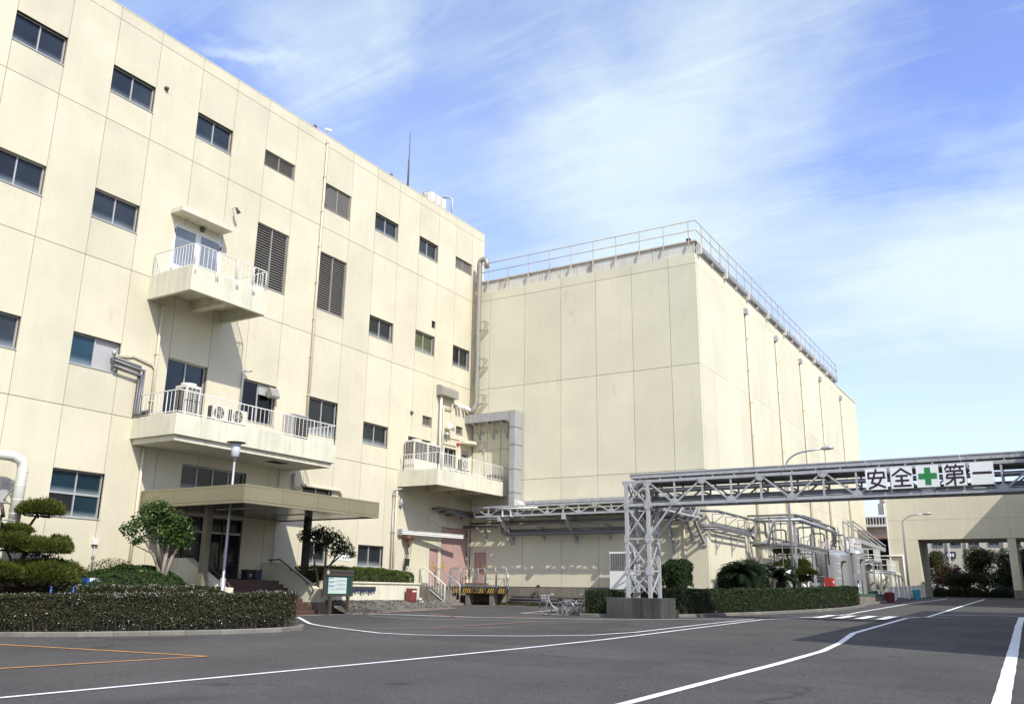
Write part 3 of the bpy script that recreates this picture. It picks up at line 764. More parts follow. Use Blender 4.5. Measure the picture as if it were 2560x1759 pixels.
# ---- balconies (parts of the building)
def railing(name, pts, z, h, parent, n_per=.145, m='railw', r=.017, sections=None):
    rb = MB()
    for (a,b) in zip(pts,pts[1:]):
        A,B = Vector((*a,0)),Vector((*b,0)); L_ = (B-A).length
        rb.bar((A.x,A.y,z+h),(B.x,B.y,z+h),.036,.03)
        rb.bar((A.x,A.y,z+.07),(B.x,B.y,z+.07),.03,.03)
        n = max(1,int(L_/n_per))
        for i in range(n+1):
            p = A.lerp(B,i/n); big = (i % 8 == 0 or i == n)
            rb.bar((p.x,p.y,z-.0 if big else z+.085),(p.x,p.y,z+h-.018),.026 if big else .014,.026 if big else .014)
    return part(name, rb, M[m], parent)
def slab(y0,y1,z0,z1,d, parent, name='balcony', wall=.14, floor=.14, fz=None):
    mb = MB()
    fz = z0+.16 if fz is None else fz
    mb.box(d-wall,d,y0,y1,z0,z1); mb.box(0,d-wall,y0,y0+wall,z0,z1); mb.box(0,d-wall,y1-wall,y1,z0,z1)
    mb.box(0.002,d-wall,y0+wall,y1-wall,fz,fz+floor)
    return part(name, mb, M['balc'], parent, bevel=.012)
b1 = slab(18.98,22.51,11.60,12.52,2.36,office, fz=12.1)
mb = MB(); mb.box(0.004,2.21,20.9,21.25,11.72,12.098); part('beam', mb, M['balc'], b1)
# upper balcony railing: separate welded sections with pipe feet on the outer face
rb = MB(); zb, h = 12.52, .86
def sect(p, q, open_=False):
    A,B = Vector((*p,0)),Vector((*q,0)); n = max(2,int((B-A).length/.16))
    rb.tube([(A.x,A.y,zb+.05),(A.x,A.y,zb+h-.05),(A.lerp(B,.05).x,A.lerp(B,.05).y,zb+h),(A.lerp(B,.95).x,A.lerp(B,.95).y,zb+h),(B.x,B.y,zb+h-.05),(B.x,B.y,zb+.05)],.02,6)
    rb.bar((A.x,A.y,zb+.06),(B.x,B.y,zb+.06),.03)
    for i in range(1,n):
        p_ = A.lerp(B,i/n); rb.bar((p_.x,p_.y,zb+.06),(p_.x,p_.y,zb+h),.014)
sect((.03,19.05),(2.28,19.05))
for a,b in ((19.08,20.0),(20.06,20.95),(21.01,21.75),(21.81,22.44)): sect((2.30,a),(2.30,b))
sect((2.28,22.44),(.03,22.44))
for y in (19.08,20.0,20.08,20.95,21.03,21.75,21.83): rb.tube([(2.40,y,zb-.27),(2.40,y,zb+.02),(2.31,y,zb+.05)],.022,6)
part('railing', rb, M['railw'], b1)
b2 = slab(19.0,26.92,6.46,7.20,2.38,office, fz=6.62)
mb = MB(); mb.box(0.004,2.26,19.12,26.80,6.27,6.458); part('lower_slab', mb, M['balc'], b2, bevel=.01)
mb = MB(); mb.box(1.2,1.7,24.2,25.0,6.255,6.272); part('soffit_hatch', mb, M['dark'], b2)
railing('railing', [(.03,19.07),(2.31,19.07),(2.31,26.85),(.03,26.85)], 7.20, .82, b2, n_per=.2)
b3 = slab(34.0,40.44,6.36,7.13,2.43,office, fz=6.75)
for a in (36.4,38.5):
    mb = MB(); mb.box(0.004,2.28,a,a+.3,6.40,6.748); part('beam', mb, M['balc'], b3)
railing('railing', [(.03,34.06),(2.37,34.06),(2.37,40.40)], 7.13, .80, b3, n_per=.15)
mb = MB(); mb.box(0,.69,19.51,21.95,15.22,15.42); part('door_canopy', mb, M['balc'], office, bevel=.01)
mb = MB(); mb.prism([(0,39.2),(.35,39.25),(.6,39.6),(.62,40.0),(.4,40.4),(0,40.44)],9.28,9.42,'z'); part('door_canopy', mb, M['balc'], office)

# ---- porch canopy
can = MB(); y0,y1,z0,z1,d = 19.70,26.43,4.12,4.72,5.24
can.box(.04,d-.12,y0+.12,y1-.12,z0+.16,z1-.06)
porch = part('entrance_canopy', can, M['soffit'], office)
mb = MB(); mb.box(.04,d-.13,y0+.13,y1-.13,z0+.03,z0+.155); part('soffit', mb, M['soffit'], porch)
def fascia(axis, a0, a1, n, out):
    for i in range(n):
        a, b = a0+(a1-a0)*i/n+.006, a0+(a1-a0)*(i+1)/n-.006
        for lo,hi in ((z0,z0+.085),(z0+.095,z1-.075),(z1-.067,z1)):
            mb = MB()
            if axis == 'x+': mb.box(d-.11,d,a,b,lo,hi)
            elif axis == 'y-': mb.box(a,b,y0,y0+.11,lo,hi)
            else: mb.box(a,b,y1-.11,y1,lo,hi)
            part('fascia_panel', mb, M['canopy'], porch)
fascia('x+', y0, y1, 4, 0); fascia('y-', .04, d-.112, 3, 0); fascia('y+', .04, d-.112, 3, 0)
for x,y,zb_,m_ in ((2.22,20.90,.3,'column'),(1.85,26.14,.3,'maroon')):  # right column coloured dark, its shade put into the colour
    mb = MB(); mb.box(x-.115,x+.115,y-.115,y+.115,zb_,4.149); part('column', mb, M[m_], porch, bevel=.01)
for y in (21.5,24.2):
    mb = MB(); mb.box(2.0,3.6,y-.12,y+.12,z0+.012,z0+.03); part('ceiling_light', mb, M['frame'], porch)

# downpipes
def downpipe(y, z0, z1, x=.09, r=.05, m='pvc', head=False, brackets=True, parent=office):
    mb = MB(); mb.tube([(x,y,z0),(x,y,z1)], r, 8)
    if head: mb.box(x-.08,x+.12,y-.12,y+.12,z1-.05,z1+.22)
    p = part('downpipe', mb, M[m], parent)
    if brackets:
        b = MB(); z = z0+.6
        while z < z1: b.box(0,x+r+.012,y-r-.012,y+r+.012,z,z+.035); z += 1.75
        part('pipe_bracket', b, M[m], p)
downpipe(27.42, 7.3, 22.2); downpipe(19.62, 7.3, 11.6); downpipe(19.56, 1.5, 6.27); downpipe(33.88,1.8,6.2); 
downpipe(33.66,1.8,6.1,r=.03,m='galv'); downpipe(26.10,1.8,6.2,r=.035)
mb = MB(); mb.tube([(.09,33.66,6.1),(.09,33.72,6.2),(.3,34.2,6.28),(.5,34.5,6.28)],.035,6); part('pipe_elbow', mb, M['galv'], office)
# ------------------------------------------------------------------ windowless block (right)
block = thing('factory_block', 'windowless cream concrete block with white sheet metal eaves and rusty roof railing', 'building', (7,60,0))
WX = [0.06,1.04,3.37,5.66,7.78,9.88,11.95,TW]
BZ = [1.72,7.25,12.48,17.75,18.30]
panel_wall(block, WX, BZ, [(0.36,1.11,1.6,3.48)], M['wall2'], ('y',YC), depth=.2)
SY = [YC+.21+2.095*i for i in range(21)]
SY[-1] = YE
panel_wall(block, SY, [1.72,7.25,12.48,17.75,18.30], [], M['wall2'], ('x',TW), depth=.2, gap=.012)
mb = MB(); mb.box(0.06,TW-.03,YC+.03,YE-.05,-.5,18.28); part('wall_core', mb, M['joint'], block)
mb = MB(); mb.box(0.0,TW+.05,YC-.05,YC+.2,-.3,1.70); mb.box(TW-.15,TW+.05,YC+.2,YE,-.3,1.70); part('plinth', mb, M['conc'], block)
# sheet metal parapet panels on the front, eaves with gutter lengths along the side
for i in range(6):
    a, b = .1+(TW-.14)*i/6, .1+(TW-.14)*(i+1)/6-.012
    mb = MB(); mb.box(a,b,YC+.06,YC+.10,18.31,18.92); part('parapet_panel', mb, M['parapet'], block)
    mb = MB(); mb.box(b-.03,b+.03,YC+.035,YC+.058,18.31,18.92); part('cover_strip', mb, M['parapet'], block)
mb = MB(); mb.box(0.02,TW+.06,YC-.02,YC+.35,18.925,19.0); part('coping', mb, M['railr'], block)
RE = 74.6
n = 8
for i in range(n):
    a, b = YC+.36+(RE-YC-.4)*i/n, YC+.36+(RE-YC-.4)*(i+1)/n-.02
    mb = MB(); mb.box(TW-.10,TW-.06,a,b,18.31,18.92); part('parapet_panel', mb, M['parapet'], block)
    mb = MB(); mb.prism([(TW-.05,18.58),(TW+.16,18.58),(TW+.19,18.74),(TW+.15,18.74),(TW+.13,18.63),(TW-.05,18.63)],a+.15,b-.1,'y'); part('gutter', mb, M['galv'], block)
    mb = MB(); mb.box(TW-.06,TW+.22,a-.07,a+.10,18.32,18.90); part('eaves_bracket', mb, M['parapet'], block)
    mb = MB(); mb.box(TW-.06,TW+.12,(a+b)/2-.04,(a+b)/2+.04,18.33,18.56); part('gutter_bracket', mb, M['railr'], block)
mb = MB(); mb.box(TW-.25,TW+.06,YC+.355,RE,18.925,19.0); part('coping', mb, M['railr'], block)
mb = MB(); mb.box(.3,TW-.3,YC+.36,RE,18.28,18.9); part('roof', mb, M['parapet'], block)
mb = MB(); mb.box(TW-.25,TW+.05,RE+.02,YE+.03,18.305,18.42); part('low_coping', mb, M['parapet'], block)
# roof railing
rb = MB(); z0 = 18.80; zt = 20.05
for z in (19.52, zt):
    rb.tube([(.45,YC-.06,z),(TW+.10,YC-.06,z),(TW+.10,RE,z)], .021, 6)
i = 0
for k in range(10):
    x = .9+(TW-1.2)*k/9; rb.bar((x,YC-.06,z0-.05),(x,YC-.06,zt),.035); rb.bar((x,YC-.10,z0-.12),(x,YC-.10,z0+.15),.06,.05)
for k in range(1,24):
    y = YC+1.5*k-.7
    if y < RE: rb.bar((TW+.10,y,z0),(TW+.10,y,zt),.035)
rb.bar((TW+.10,RE,z0),(TW+.10,RE,zt),.04); rb.tube([(TW+.1,RE,19.52),(TW-1.6,RE,19.52)],.021,6); rb.tube([(TW+.1,RE,zt),(TW-1.6,RE,zt)],.021,6)
part('roof_railing', rb, M['railr'], block)
rb = MB()
for x in (7.35,7.6): rb.bar((x,YC+.03,18.30),(x,YC+.03,18.95),.03)
for k in range(5): rb.bar((7.35,YC+.03,18.36+k*.13),(7.6,YC+.03,18.36+k*.13),.022)
part('roof_ladder', rb, M['railr'], block)
mb = MB(); mb.box(12.95,13.15,YC+.1,YC+.28,19.0,19.2); part('roof_lamp', mb, M['black'], block)
# downpipes with hopper boxes on the side wall
for y in (48.72,55.24,61.71,67.79,75.4):
    mb = MB(); mb.box(TW-.02,TW+.20,y-.16,y+.16,17.28,17.62); hp = part('hopper_box', mb, M['galv'], block)
    mb = MB(); mb.tube([(TW+.09,y,1.6),(TW+.09,y,17.27)],.075,10); dp = part('downpipe', mb, M['pvc'], block)
    b = MB(); z = 2.5
    while z < 17: b.box(TW,TW+.175,y-.088,y+.088,z,z+.04); z += 1.9
    part('pipe_bracket', b, M['pvc'], dp)
# pale vertical repair bands beside the downpipes
d5 = MB(); t=.05; Y = YC+.03
d5.box(.36,.41,Y-.05,Y+.05,1.7,3.48); d5.box(1.06,1.11,Y-.05,Y+.05,1.7,3.48); d5.box(.41,1.06,Y-.05,Y+.05,3.43,3.48)
d5 = part('door', d5, M['pink'], block)
g = MB(); g.box(.416,1.054,Y-.03,Y-.004,1.7,3.424); part('door_leaf', g, M['pink'], d5)
g = MB(); g.box(.62,.88,Y-.037,Y-.031,2.42,2.80); part('warning_sticker', g, M['yellow'], d5)
g = MB(); [g.box(.66+.02*(k%2),.84,Y-.040,Y-.038,2.47+.08*k,2.51+.08*k) for k in range(4)]; g.box(.70,.80,Y-.040,Y-.031,2.83,2.87); part('sticker_print', g, M['ink'], d5)
# thin pipes on the front of the block near the right end
for x,z1,m_ in ((10.9,6.9,'galv'),(12.3,5.2,'pvc'),(11.7,4.4,'galv')):
    mb = MB(); mb.tube([(x,YC-.06,1.75),(x,YC-.06,z1)],.04,8); [mb.box(x-.06,x+.06,YC-.11,YC,z,z+.05) for z in (2.6,3.9)]; part('downpipe', mb, M[m_], block)
# conduits in the corner by the balcony
mb = MB()
for p in ([(1.9,YC-.03,7.3),(1.9,YC-.03,10.0),(.2,YC-.03,10.0)],[(.9,YC-.03,7.3),(.9,YC-.03,9.45),(.1,YC-.03,9.45)],[(.5,YC-.03,9.0),(2.9,YC-.03,9.0)]): mb.tube(p,.018,6)
for p in ((1.9,YC-.05,9.1),(1.9,YC-.05,10.0),(.9,YC-.05,9.0)): mb.box(p[0]-.05,p[0]+.05,p[1]-.05,p[1]+.05,p[2]-.05,p[2]+.05)
part('conduit', mb, M['pvc'], block)

# ------------------------------------------------------------------ roof things
rod = MB(); rod.tube([(-1.3,35.3,22.2),(-1.3,35.3,25.0),(-1.3,35.3,25.05),(-1.3,35.3,26.75)],[.055,.05,.028,.012],8); rod.box(-1.42,-1.18,35.18,35.42,22.2,22.32)
single('lightning_rod', rod, M['bronze'], 'tall thin lightning rod on the roof edge of the office building', 'lightning rod', (-1.3,35.3,22.2))
tank = thing('roof_tank', 'white panelled water tank with a pipe standing on the office roof', 'water tank', (-2.2,38.6,22.2))
X0,X1,Y0,Y1,Z0,Z1 = -3.3,-1.5,37.75,39.35,22.45,24.2
mb = MB(); mb.box(X0+.03,X1-.03,Y0+.03,Y1-.03,Z0,Z1); part('tank_core', mb, M['louvre'], tank)
def dish(c, u, v, nrm, w, h):
    "pressed panel with a raised pillow"
    mb = MB(); c,u,v,nrm = map(Vector,(c,u,v,nrm))
    ring = []
    for k,(s,o) in enumerate(((1,0),(.86,.012),(.55,.07),(.2,.085))):
        ring.append([c+u*(w/2*s*a)+v*(h/2*s*b)+nrm*o for a,b in ((-1,-1),(1,-1),(1,1),(-1,1))])
    for r0,r1 in zip(ring,ring[1:]):
        for i in range(4): mb.quad(r0[i],r0[(i+1)%4],r1[(i+1)%4],r1[i])
    mb.quad(*ring[-1]); return mb
for i in range(3):
    for j in range(2):
        part('tank_panel', dish((X0+.3+.6*i,Y0+.02,Z0+.44+.87*j),(1,0,0),(0,0,1),(0,-1,0),.56,.83), M['acw'], tank)
for i in range(3):
    for j in range(2):
        part('tank_panel', dish((X1-.02,Y0+.27+.53*i,Z0+.44+.87*j),(0,1,0),(0,0,1),(1,0,0),.49,.83), M['acw'], tank)
mb = MB(); mb.tube([(X1+.25,Y1+.2,22.2),(X1+.25,Y1+.2,24.25),(X1+.1,Y1+.1,24.4),(X1-.5,Y1-.3,24.4)],.05,8); part('tank_pipe', mb, M['galv'], tank)
mb = MB(); [mb.box(X0,X1,y-.06,y+.06,22.2,22.449) for y in (Y0+.2,Y1-.2)]; part('tank_base', mb, M['conc'], tank)
def cctv(y, label):
    t_ = thing('security_camera', label, 'camera', (-.05,y,22.4))
    mb = MB(); mb.tube([(-.05,y,22.4),(-.05,y,22.62),(.02,y,22.66)],.02,6); part('bracket', mb, M['white'], t_)
    mb = MB(); mb.bar((-.06,y-.10,22.68),(.16,y+.1,22.62),.10,.09); part('housing', mb, M['white'], t_)
cctv(27.45, 'small white camera on the roof edge above the long downpipe')
mb = MB(); mb.lathe([(.001,0),(.09,0),(.10,.10),(.06,.18),(.001,.2)],(-.1,26.7,22.4),10); single('roof_vent', mb, M['bronze'], 'small dark vent cap on the roof edge left of the white camera', 'vent', (-.1,26.7,22.4))
mb = MB(); mb.lathe([(.001,0),(.07,0),(.08,.10),(.05,.16),(.001,.17)],(-.1,32.4,22.4),10); single('roof_vent', mb, M['bronze'], 'small dark vent cap on the roof edge left of the lightning rod', 'vent', (-.1,32.4,22.4))
# spot lamp and round vents on the facade
t_ = thing('wall_lamp', 'small white floodlight on the wall right of the upper balcony canopy', 'lamp', (0,22.35,16.35))
mb = MB(); mb.tube([(0,22.35,16.55),(.25,22.35,16.6),(.3,22.35,16.45)],.018,6); part('arm', mb, M['white'], t_)
mb = MB(); mb.tube([(.30,22.30,16.5),(.36,22.42,16.28)],[.05,.085],10); part('lamp_head', mb, M['bronze'], t_)
def dome(y,z,m,label,name='wall_vent',r=.09):
    mb = MB()
    prof=[(r,0),(r,.04),(r*.8,.10),(r*.4,.135),(.001,.145)]
    vs_=[];nn=12
    for rr,h in prof:
        for j in range(nn):
            a=2*math.pi*j/nn; vs_.append((h,y+rr*math.cos(a),z+rr*math.sin(a)))
    fs=[(i*nn+j,i*nn+(j+1)%nn,(i+1)*nn+(j+1)%nn,(i+1)*nn+j) for i in range(len(prof)-1) for j in range(nn)]
    mb._add(vs_,fs,True)
    return single(name, mb, M[m], label, 'vent' if 'vent' in name else 'alarm bell', (0,y,z))
dome(18.62,20.1,'bronze','small round vent on the top floor wall right of the second window')
dome(21.0,15.10,'bronze','dark round lamp under the canopy of the upper balcony door', 'canopy_vent', .11)
dome(34.85,10.22,'bronze','small round vent left of the little louvre above the right balcony')
dome(39.05,9.2,'red','round red alarm bell beside the corner balcony door','alarm_bell',.10)
for i,y in enumerate((38.7,38.98,39.40,39.68)):
    t_ = thing('vent_hood', ['leftmost','second from left','third from left','rightmost'][i]+' of the four white vent hoods right below the grey wall box', 'vent hood', (0,y,11.25), 'vent hoods above the corner balcony')
    mb = MB(); mb.tube([(0,y,11.30),(.22,y,11.30),(.30,y,11.22),(.31,y,11.12)],.085,10); part('hood', mb, M['white'], t_)

# ------------------------------------------------------------------ grey wall box with pipes
gb = thing('wall_box', 'grey metal cover box high on the wall above the corner balcony with pipes running down', 'pipe cover', (0,37.7,11.7))
mb = MB(); mb.prism([(0,12.12),(.22,12.12),(.42,11.95),(.42,11.55),(0,11.55)],36.95,38.45,'y'); part('cover', mb, M['louvre'], gb, bevel=.01)
mb = MB(); mb.tube([(.2,37.15,7.4),(.2,37.15,11.56)],.07,8); part('pipe', mb, M['whitepipe'], gb)
mb = MB(); mb.tube([(.12,37.5,7.4),(.12,37.5,11.0),(.12,38.25,11.0),(.15,38.3,11.56)],.035,6); part('pipe', mb, M['pvc'], gb)
mb = MB(); [mb.tube([(.1+.05*i,37.28+.07*i,7.4),(.1+.05*i,37.28+.07*i,9.3-.2*i)],.02,6) for i in range(3)]; part('conduit', mb, M['galv'], gb)
fl = thing('floodlight', 'white square floodlight tilted towards the corner balcony', 'floodlight', (.35,38.0,9.95))
mb = MB(); mb.bar((0,38.0,9.75),(.32,38.0,9.85),.04); part('arm', mb, M['galv'], fl)
mb = MB(); mb.bar((.30,37.86,9.92),(.42,37.93,10.02),.42,.42,up=(.3,.4,1)); part('lamp_head', mb, M['signw'], fl)
mb = MB(); mb.lathe([(.001,0),(.13,0),(.17,.1),(.10,.24),(.001,.26)],(.15,37.85,9.45),12); part('ballast', mb, M['galv'], fl)
mb = MB()
for p in ([(.03,37.6,9.6),(.03,37.6,9.05),(.03,38.9,9.05)],[(.03,38.2,9.45),(.03,39.3,9.45),(.03,40.3,9.50)],[(.03,37.7,10.1),(.03,37.7,9.0)]): mb.tube(p,.02,6)
single('wall_conduit', mb, M['pvc'], 'thin cream conduits on the wall around the floodlight', 'conduit', (0,38.5,9.4))

# ------------------------------------------------------------------ spiral duct and rectangular duct
sd = thing('spiral_duct', 'tall ribbed round metal duct with gooseneck top in the corner of the two buildings', 'duct', (.5,40.05,11))
pts = [(.15,39.9,11.05),(.38,40.0,11.25),(.52,40.05,11.6),(.52,40.05,19.95)]+[(.52+.25*(1-math.cos(a)),40.05,19.95+.25*math.sin(a)) for a in [math.pi*k/8 for k in range(1,9)]]+[(1.02,40.05,19.62)]
mb = MB(); mb.tube(pts,.15,14); part('duct', mb, M['spiral'], sd)
rib = MB(); z = 11.75
while z < 19.9: rib.lathe([(.151,0),(.172,.02),(.151,.04)],(.52,40.05,z),14,cap=False); z += .17
part('seam', rib, M['spiral'], sd)
for z in (11.6,13.7,15.9):
    b = MB(); 
    for s in (-1,1): b.bar((.52+.2*s*0+.18,40.05+.12*s,z),(.95,40.4,z),.03); 
    b.bar((.70,40.0,z),(.70,40.45,z),.035); b.bar((.95,40.05,z),(.95,40.47,z),.035); b.bar((.95,40.05,z+.5),(.95,40.47,z+.5),.035); b.bar((.95,40.05,z),(.95,40.05,z+.5),.035); b.bar((.5,40.22,z+.5),(.95,40.05,z+.5),.03); b.bar((.95,40.47,z),(.95,40.05,z+.5),.025)
    part('bracket', b, M['spiral'], sd)
rd = thing('ventilation_duct', 'grey rectangular duct running out from the corner and down the block wall', 'duct', (3.1,40.0,5.8))
mb = MB(); mb.prism([(2.97,5.75),(3.30,5.75),(3.30,10.93),(2.97,10.93)],39.66,40.40,'y'); riser = part('riser', mb, M['duct'], rd)
for z in (6.5,7.75,9.05,10.0):
    b = MB(); b.box(2.955,3.315,39.645,40.41,z,z+.03); part('flange', b, M['pipe'], riser)
for k,z in enumerate((6.9,8.1,9.4)):
    b = MB(); b.box(3.301,3.325,39.98,40.02,z,z+.12); part('handle', b, M['galv'], riser)
mb = MB(); mb.prism([(0.02,10.46),(2.60,10.46),(2.80,10.40),(2.967,10.2),(2.967,10.93),(0.02,10.93)],39.70,40.36,'y'); arm_ = part('cross_run', mb, M['duct'], rd)
for x in (.35,1.15,2.0):
    b = MB(); b.box(x,x+.035,39.685,40.375,10.45,10.945); part('flange', b, M['duct'], arm_)
for x in (.55,1.45,2.35):
    b = MB(); b.bar((x,39.72,10.42),(x,40.46,9.6),.05); b.bar((x,39.72,10.43),(x,40.47,10.43),.05); b.bar((x,40.45,10.4),(x,40.45,9.55),.05); b.bar((x+.35,39.75,10.42),(x+.2,40.45,9.9),.04); part('bracket', b, M['galv'], rd)
mb = MB(); mb.prism([(3.302,6.12),(3.5,6.05),(3.62,5.9),(3.9,5.85),(3.9,5.72),(3.302,5.72)],39.75,40.3,'y'); part('outlet_shoe', mb, M['white'], rd)

# ------------------------------------------------------------------ pipe rack on the block wall
rack = thing('wall_pipe_rack', 'grey lattice pipe rack bracketed along the front wall of the block', 'pipe rack', (7,39.8,5))
FY, BY = 39.10, 40.25
def lattice(parent, x0, x1, y, zb, zt, n, cw=.09, dw=.055, gus=.11, verts=True, mname='truss', flip=0, d=.05):
    "one plane truss along x: chords, verticals, diagonals and gusset plates"
    c = MB(); c.box(x0,x1,y-d,y+d,zb-cw/2,zb+cw/2); part('bottom_chord', c, M[mname], parent)
    c = MB(); c.box(x0,x1,y-d,y+d,zt-cw/2,zt+cw/2); part('top_chord', c, M[mname], parent)
    X = [x0+(x1-x0)*i/n for i in range(n+1)]
    for i,x in enumerate(X):
        if verts:
            v = MB(); v.box(x-.032,x+.032,y-.03,y+.03,zb+cw/2,zt-cw/2); part('vertical', v, M[mname], parent)
        zz = zb if (i+flip) % 2 else zt
        g = MB(); s = 1 if zz == zb else -1
        g.prism([(x-gus*1.6,zz-s*cw/2),(x+gus*1.6,zz-s*cw/2),(x+gus*1.6,zz+s*cw*.4),(x+gus*.8,zz+s*(cw/2+gus*1.2)),(x-gus*.8,zz+s*(cw/2+gus*1.2)),(x-gus*1.6,zz+s*cw*.4)],y-d-.014,y-d-.002,'y')
        for a in (-1.1,-.4,.4,1.1):
            q = x+gus*a; g.box(q-.012,q+.012,y-d-.028,y-d-.014,zz+s*.03-.012,zz+s*.03+.012)
        part('gusset_plate', g, M[mname], parent)
    for i,(a,b) in enumerate(zip(X,X[1:])):
        p,q = ((a,y,zt),(b,y,zb)) if (i+flip) % 2 == 0 else ((a,y,zb),(b,y,zt))
        g = MB(); g.bar(p,q,dw,dw,up=(0,1,0)); part('diagonal', g, M[mname], parent)
lattice(rack, 1.2, 12.7, FY, 5.25, 5.72, 13)
for a,b in ((5.2,5.3),(5.68,5.78)):
    c = MB(); c.box(1.2,12.9,BY-.05,BY+.05,a,b); part('rear_chord', c, M['truss'], rack)
for i in range(13):
    x = 1.2+11.5*i/12; c = MB(); c.box(x-.03,x+.03,FY+.05,BY-.05,5.22,5.28); part('cross_beam', c, M['truss'], rack)
for i,(a,b) in enumerate(((4.25,7.0),(7.02,9.8),(9.82,12.8))):
    t2 = MB(); t2.box(a,b,FY-.02,FY+.03,5.80,5.955); t2.box(a,b,FY+.03,BY,5.80,5.82); t2.box(a,b,BY,BY+.03,5.80,5.955); ct = part('cable_tray', t2, M['truss'], rack)
    s = MB(); [s.box(a+k*.55,a+k*.55+.03,FY-.035,FY-.02,5.79,5.965) for k in range(1,5)]; part('tray_rib', s, M['galv'], ct, kind='stuff')
for k,(y,z,r) in enumerate(((39.35,5.36,.07),(39.6,5.38,.09),(39.9,5.36,.08),(40.1,5.55,.05))):
    c = MB(); c.tube([(1.0,y,z),(13.2,y,z)],r,8); part('pipe', c, M['pipe'], rack)
c = MB(); c.tube([(2.6,FY-.12,5.60),(5.1,FY-.12,5.60)],.04,8); [c.box(x-.02,x+.02,FY-.12,FY-.05,5.2,5.6) for x in (3.0,3.5)]; part('fluorescent_lamp', c, M['white'], rack)
for x in (2.79,6.56,10.34,12.75):
    c = MB(); c.bar((x,FY,5.18),(x,YC-.04,4.0),.14,.12); c.bar((x,FY+.02,5.15),(x,YC-.02,5.15),.08); c.box(x-.11,x+.11,YC-.05,YC-.001,3.85,4.25)
    c.bar((x,FY+.5,4.75),(x+.0,YC-.03,5.1),.05); c.box(x-.10,x+.10,FY-.10,FY+.08,4.98,5.20); br = part('bracket', c, M['truss'], rack)
    c = MB(); [c.box(x-.08,x-.05,YC-.07,YC-.05,z,z+.03) for z in (3.9,4.05,4.18)]; part('bolt', c, M['galv'], br)
for x in (1.1,2.5,4.65,8.45,11.6):
    c = MB(); c.box(x-.06,x+.06,YC-.10,YC-.001,4.05,4.75); c.bar((x,YC-.05,4.72),(x,39.45,4.72),.05); c.bar((x,YC-.06,4.3),(x,39.5,4.7),.04); part('pipe_support', c, M['truss'], rack)
for pts,r in (([(.1,39.75,4.78),(2.4,39.75,4.78),(2.55,39.75,4.6),(2.55,39.75,4.45),(2.75,39.85,4.36),(9.9,39.85,4.36),(10.05,39.85,4.2),(10.05,39.9,1.75)],.085),
              ([(2.8,40.05,4.55),(10.4,40.05,4.55)],.07),([(2.7,39.5,4.82),(12.9,39.5,4.82)],.035),([(3.0,39.7,5.02),(12.9,39.7,5.02)],.03),([(.2,40.2,5.0),(13.3,40.2,5.0)],.05),
              ([(.15,39.5,5.25),(-.0,39.5,5.25)],.05)):
    c = MB(); c.tube(pts,r,8); part('pipe', c, M['pipe'], rack)
# pipes that turn out of the rack under the corner balcony
for k in range(3):
    c = MB(); c.tube([(.05,36.9+.6*k,5.55-.12*k),(.55+.1*k,36.9+.6*k,5.55-.12*k),(.6+.1*k,40.0-.2*k,5.5-.12*k)],.06,8); part('pipe', c, M['pipe'], rack)

# ------------------------------------------------------------------ gantry: lattice tower on a plinth and pipe bridge across the road
single('concrete_plinth', MB().box(11.9,14.16,32.5,34.15,.2,1.31), M['plinthc'], 'dark stained concrete plinth under the lattice tower', 'plinth', (13,33.3,.5), bevel=.03)
gan = thing('pipe_bridge', 'grey steel lattice pipe bridge on a tower crossing high over the road', 'pipe bridge', (13.2,33.3,1.31))
tx = (12.74,13.66); ty = (32.80,33.76); ZT = 5.83
for x in tx:
    for y in ty:
        c = MB(); c.box(x-.065,x+.065,y-.065,y+.065,1.31,ZT); part('tower_leg', c, M['truss'], gan)
lv = [1.34,2.33,3.56,4.86,5.76]
def gusset(parent, c, u, nrm, w=.14, h=.2):
    "plate with four bolts; u along the face, nrm outward"
    g = MB(); c = Vector(c); u = Vector(u); n_ = Vector(nrm)
    o = c+n_*.07
    vs_=[o+u*a*w+Vector((0,0,b*h))+n_*e for e in (0,.012) for a,b in ((-1,-.6),(-.6,-1),(.6,-1),(1,-.6),(1,.6),(.6,1),(-.6,1),(-1,.6))]
    g._add(vs_,[tuple(range(8)),tuple(range(15,7,-1))]+[(i,(i+1)%8,8+(i+1)%8,8+i) for i in range(8)])
    for a,b in ((-.5,-.5),(.5,-.5),(-.5,.5),(.5,.5)):
        p = o+u*a*w+Vector((0,0,b*h))+n_*.012; g.bar(p,p+n_*.014,.03)
    part('gusset_plate', g, M['truss'], parent)
for i,(za,zb) in enumerate(zip(lv,lv[1:])):
    for y,s in ((ty[0],-1),(ty[1],1)):
        for (xa,xb),o in (((tx[0],tx[1]),0),((tx[1],tx[0]),.045)):
            c = MB(); c.bar((xa,y+s*(.02-o),za+.05),(xb,y+s*(.02-o),zb-.05),.06,.05,up=(0,1,0)); part('cross_brace', c, M['truss'], gan)
    for x,s in ((tx[0],-1),(tx[1],1)):
        for (ya,yb),o in (((ty[0],ty[1]),0),((ty[1],ty[0]),.045)):
            c = MB(); c.bar((x+s*(.02-o),ya,za+.05),(x+s*(.02-o),yb,zb-.05),.055,.045,up=(1,0,0)); part('cross_brace', c, M['truss'], gan)
    if 0 < i:
        for y in ty:
            c = MB(); c.box(tx[0]+.065,tx[1]-.065,y-.03,y+.03,za-.03,za+.03); part('strut', c, M['truss'], gan)
        for x in tx:
            c = MB(); c.box(x-.03,x+.03,ty[0]+.065,ty[1]-.065,za-.03,za+.03); part('strut', c, M['truss'], gan)
    for x in tx:
        if i: gusset(gan,(x,ty[0],za),(1,0,0),(0,-1,0),.10 if x==tx[0] else .14,.16)
    if i: gusset(gan,(tx[1],ty[0]+.12,za),(0,1,0),(1,0,0),.1,.14)
BX0, BX1, ZB_, ZT_ = 13.66, 34.0, 4.88, 5.80
NB = 18
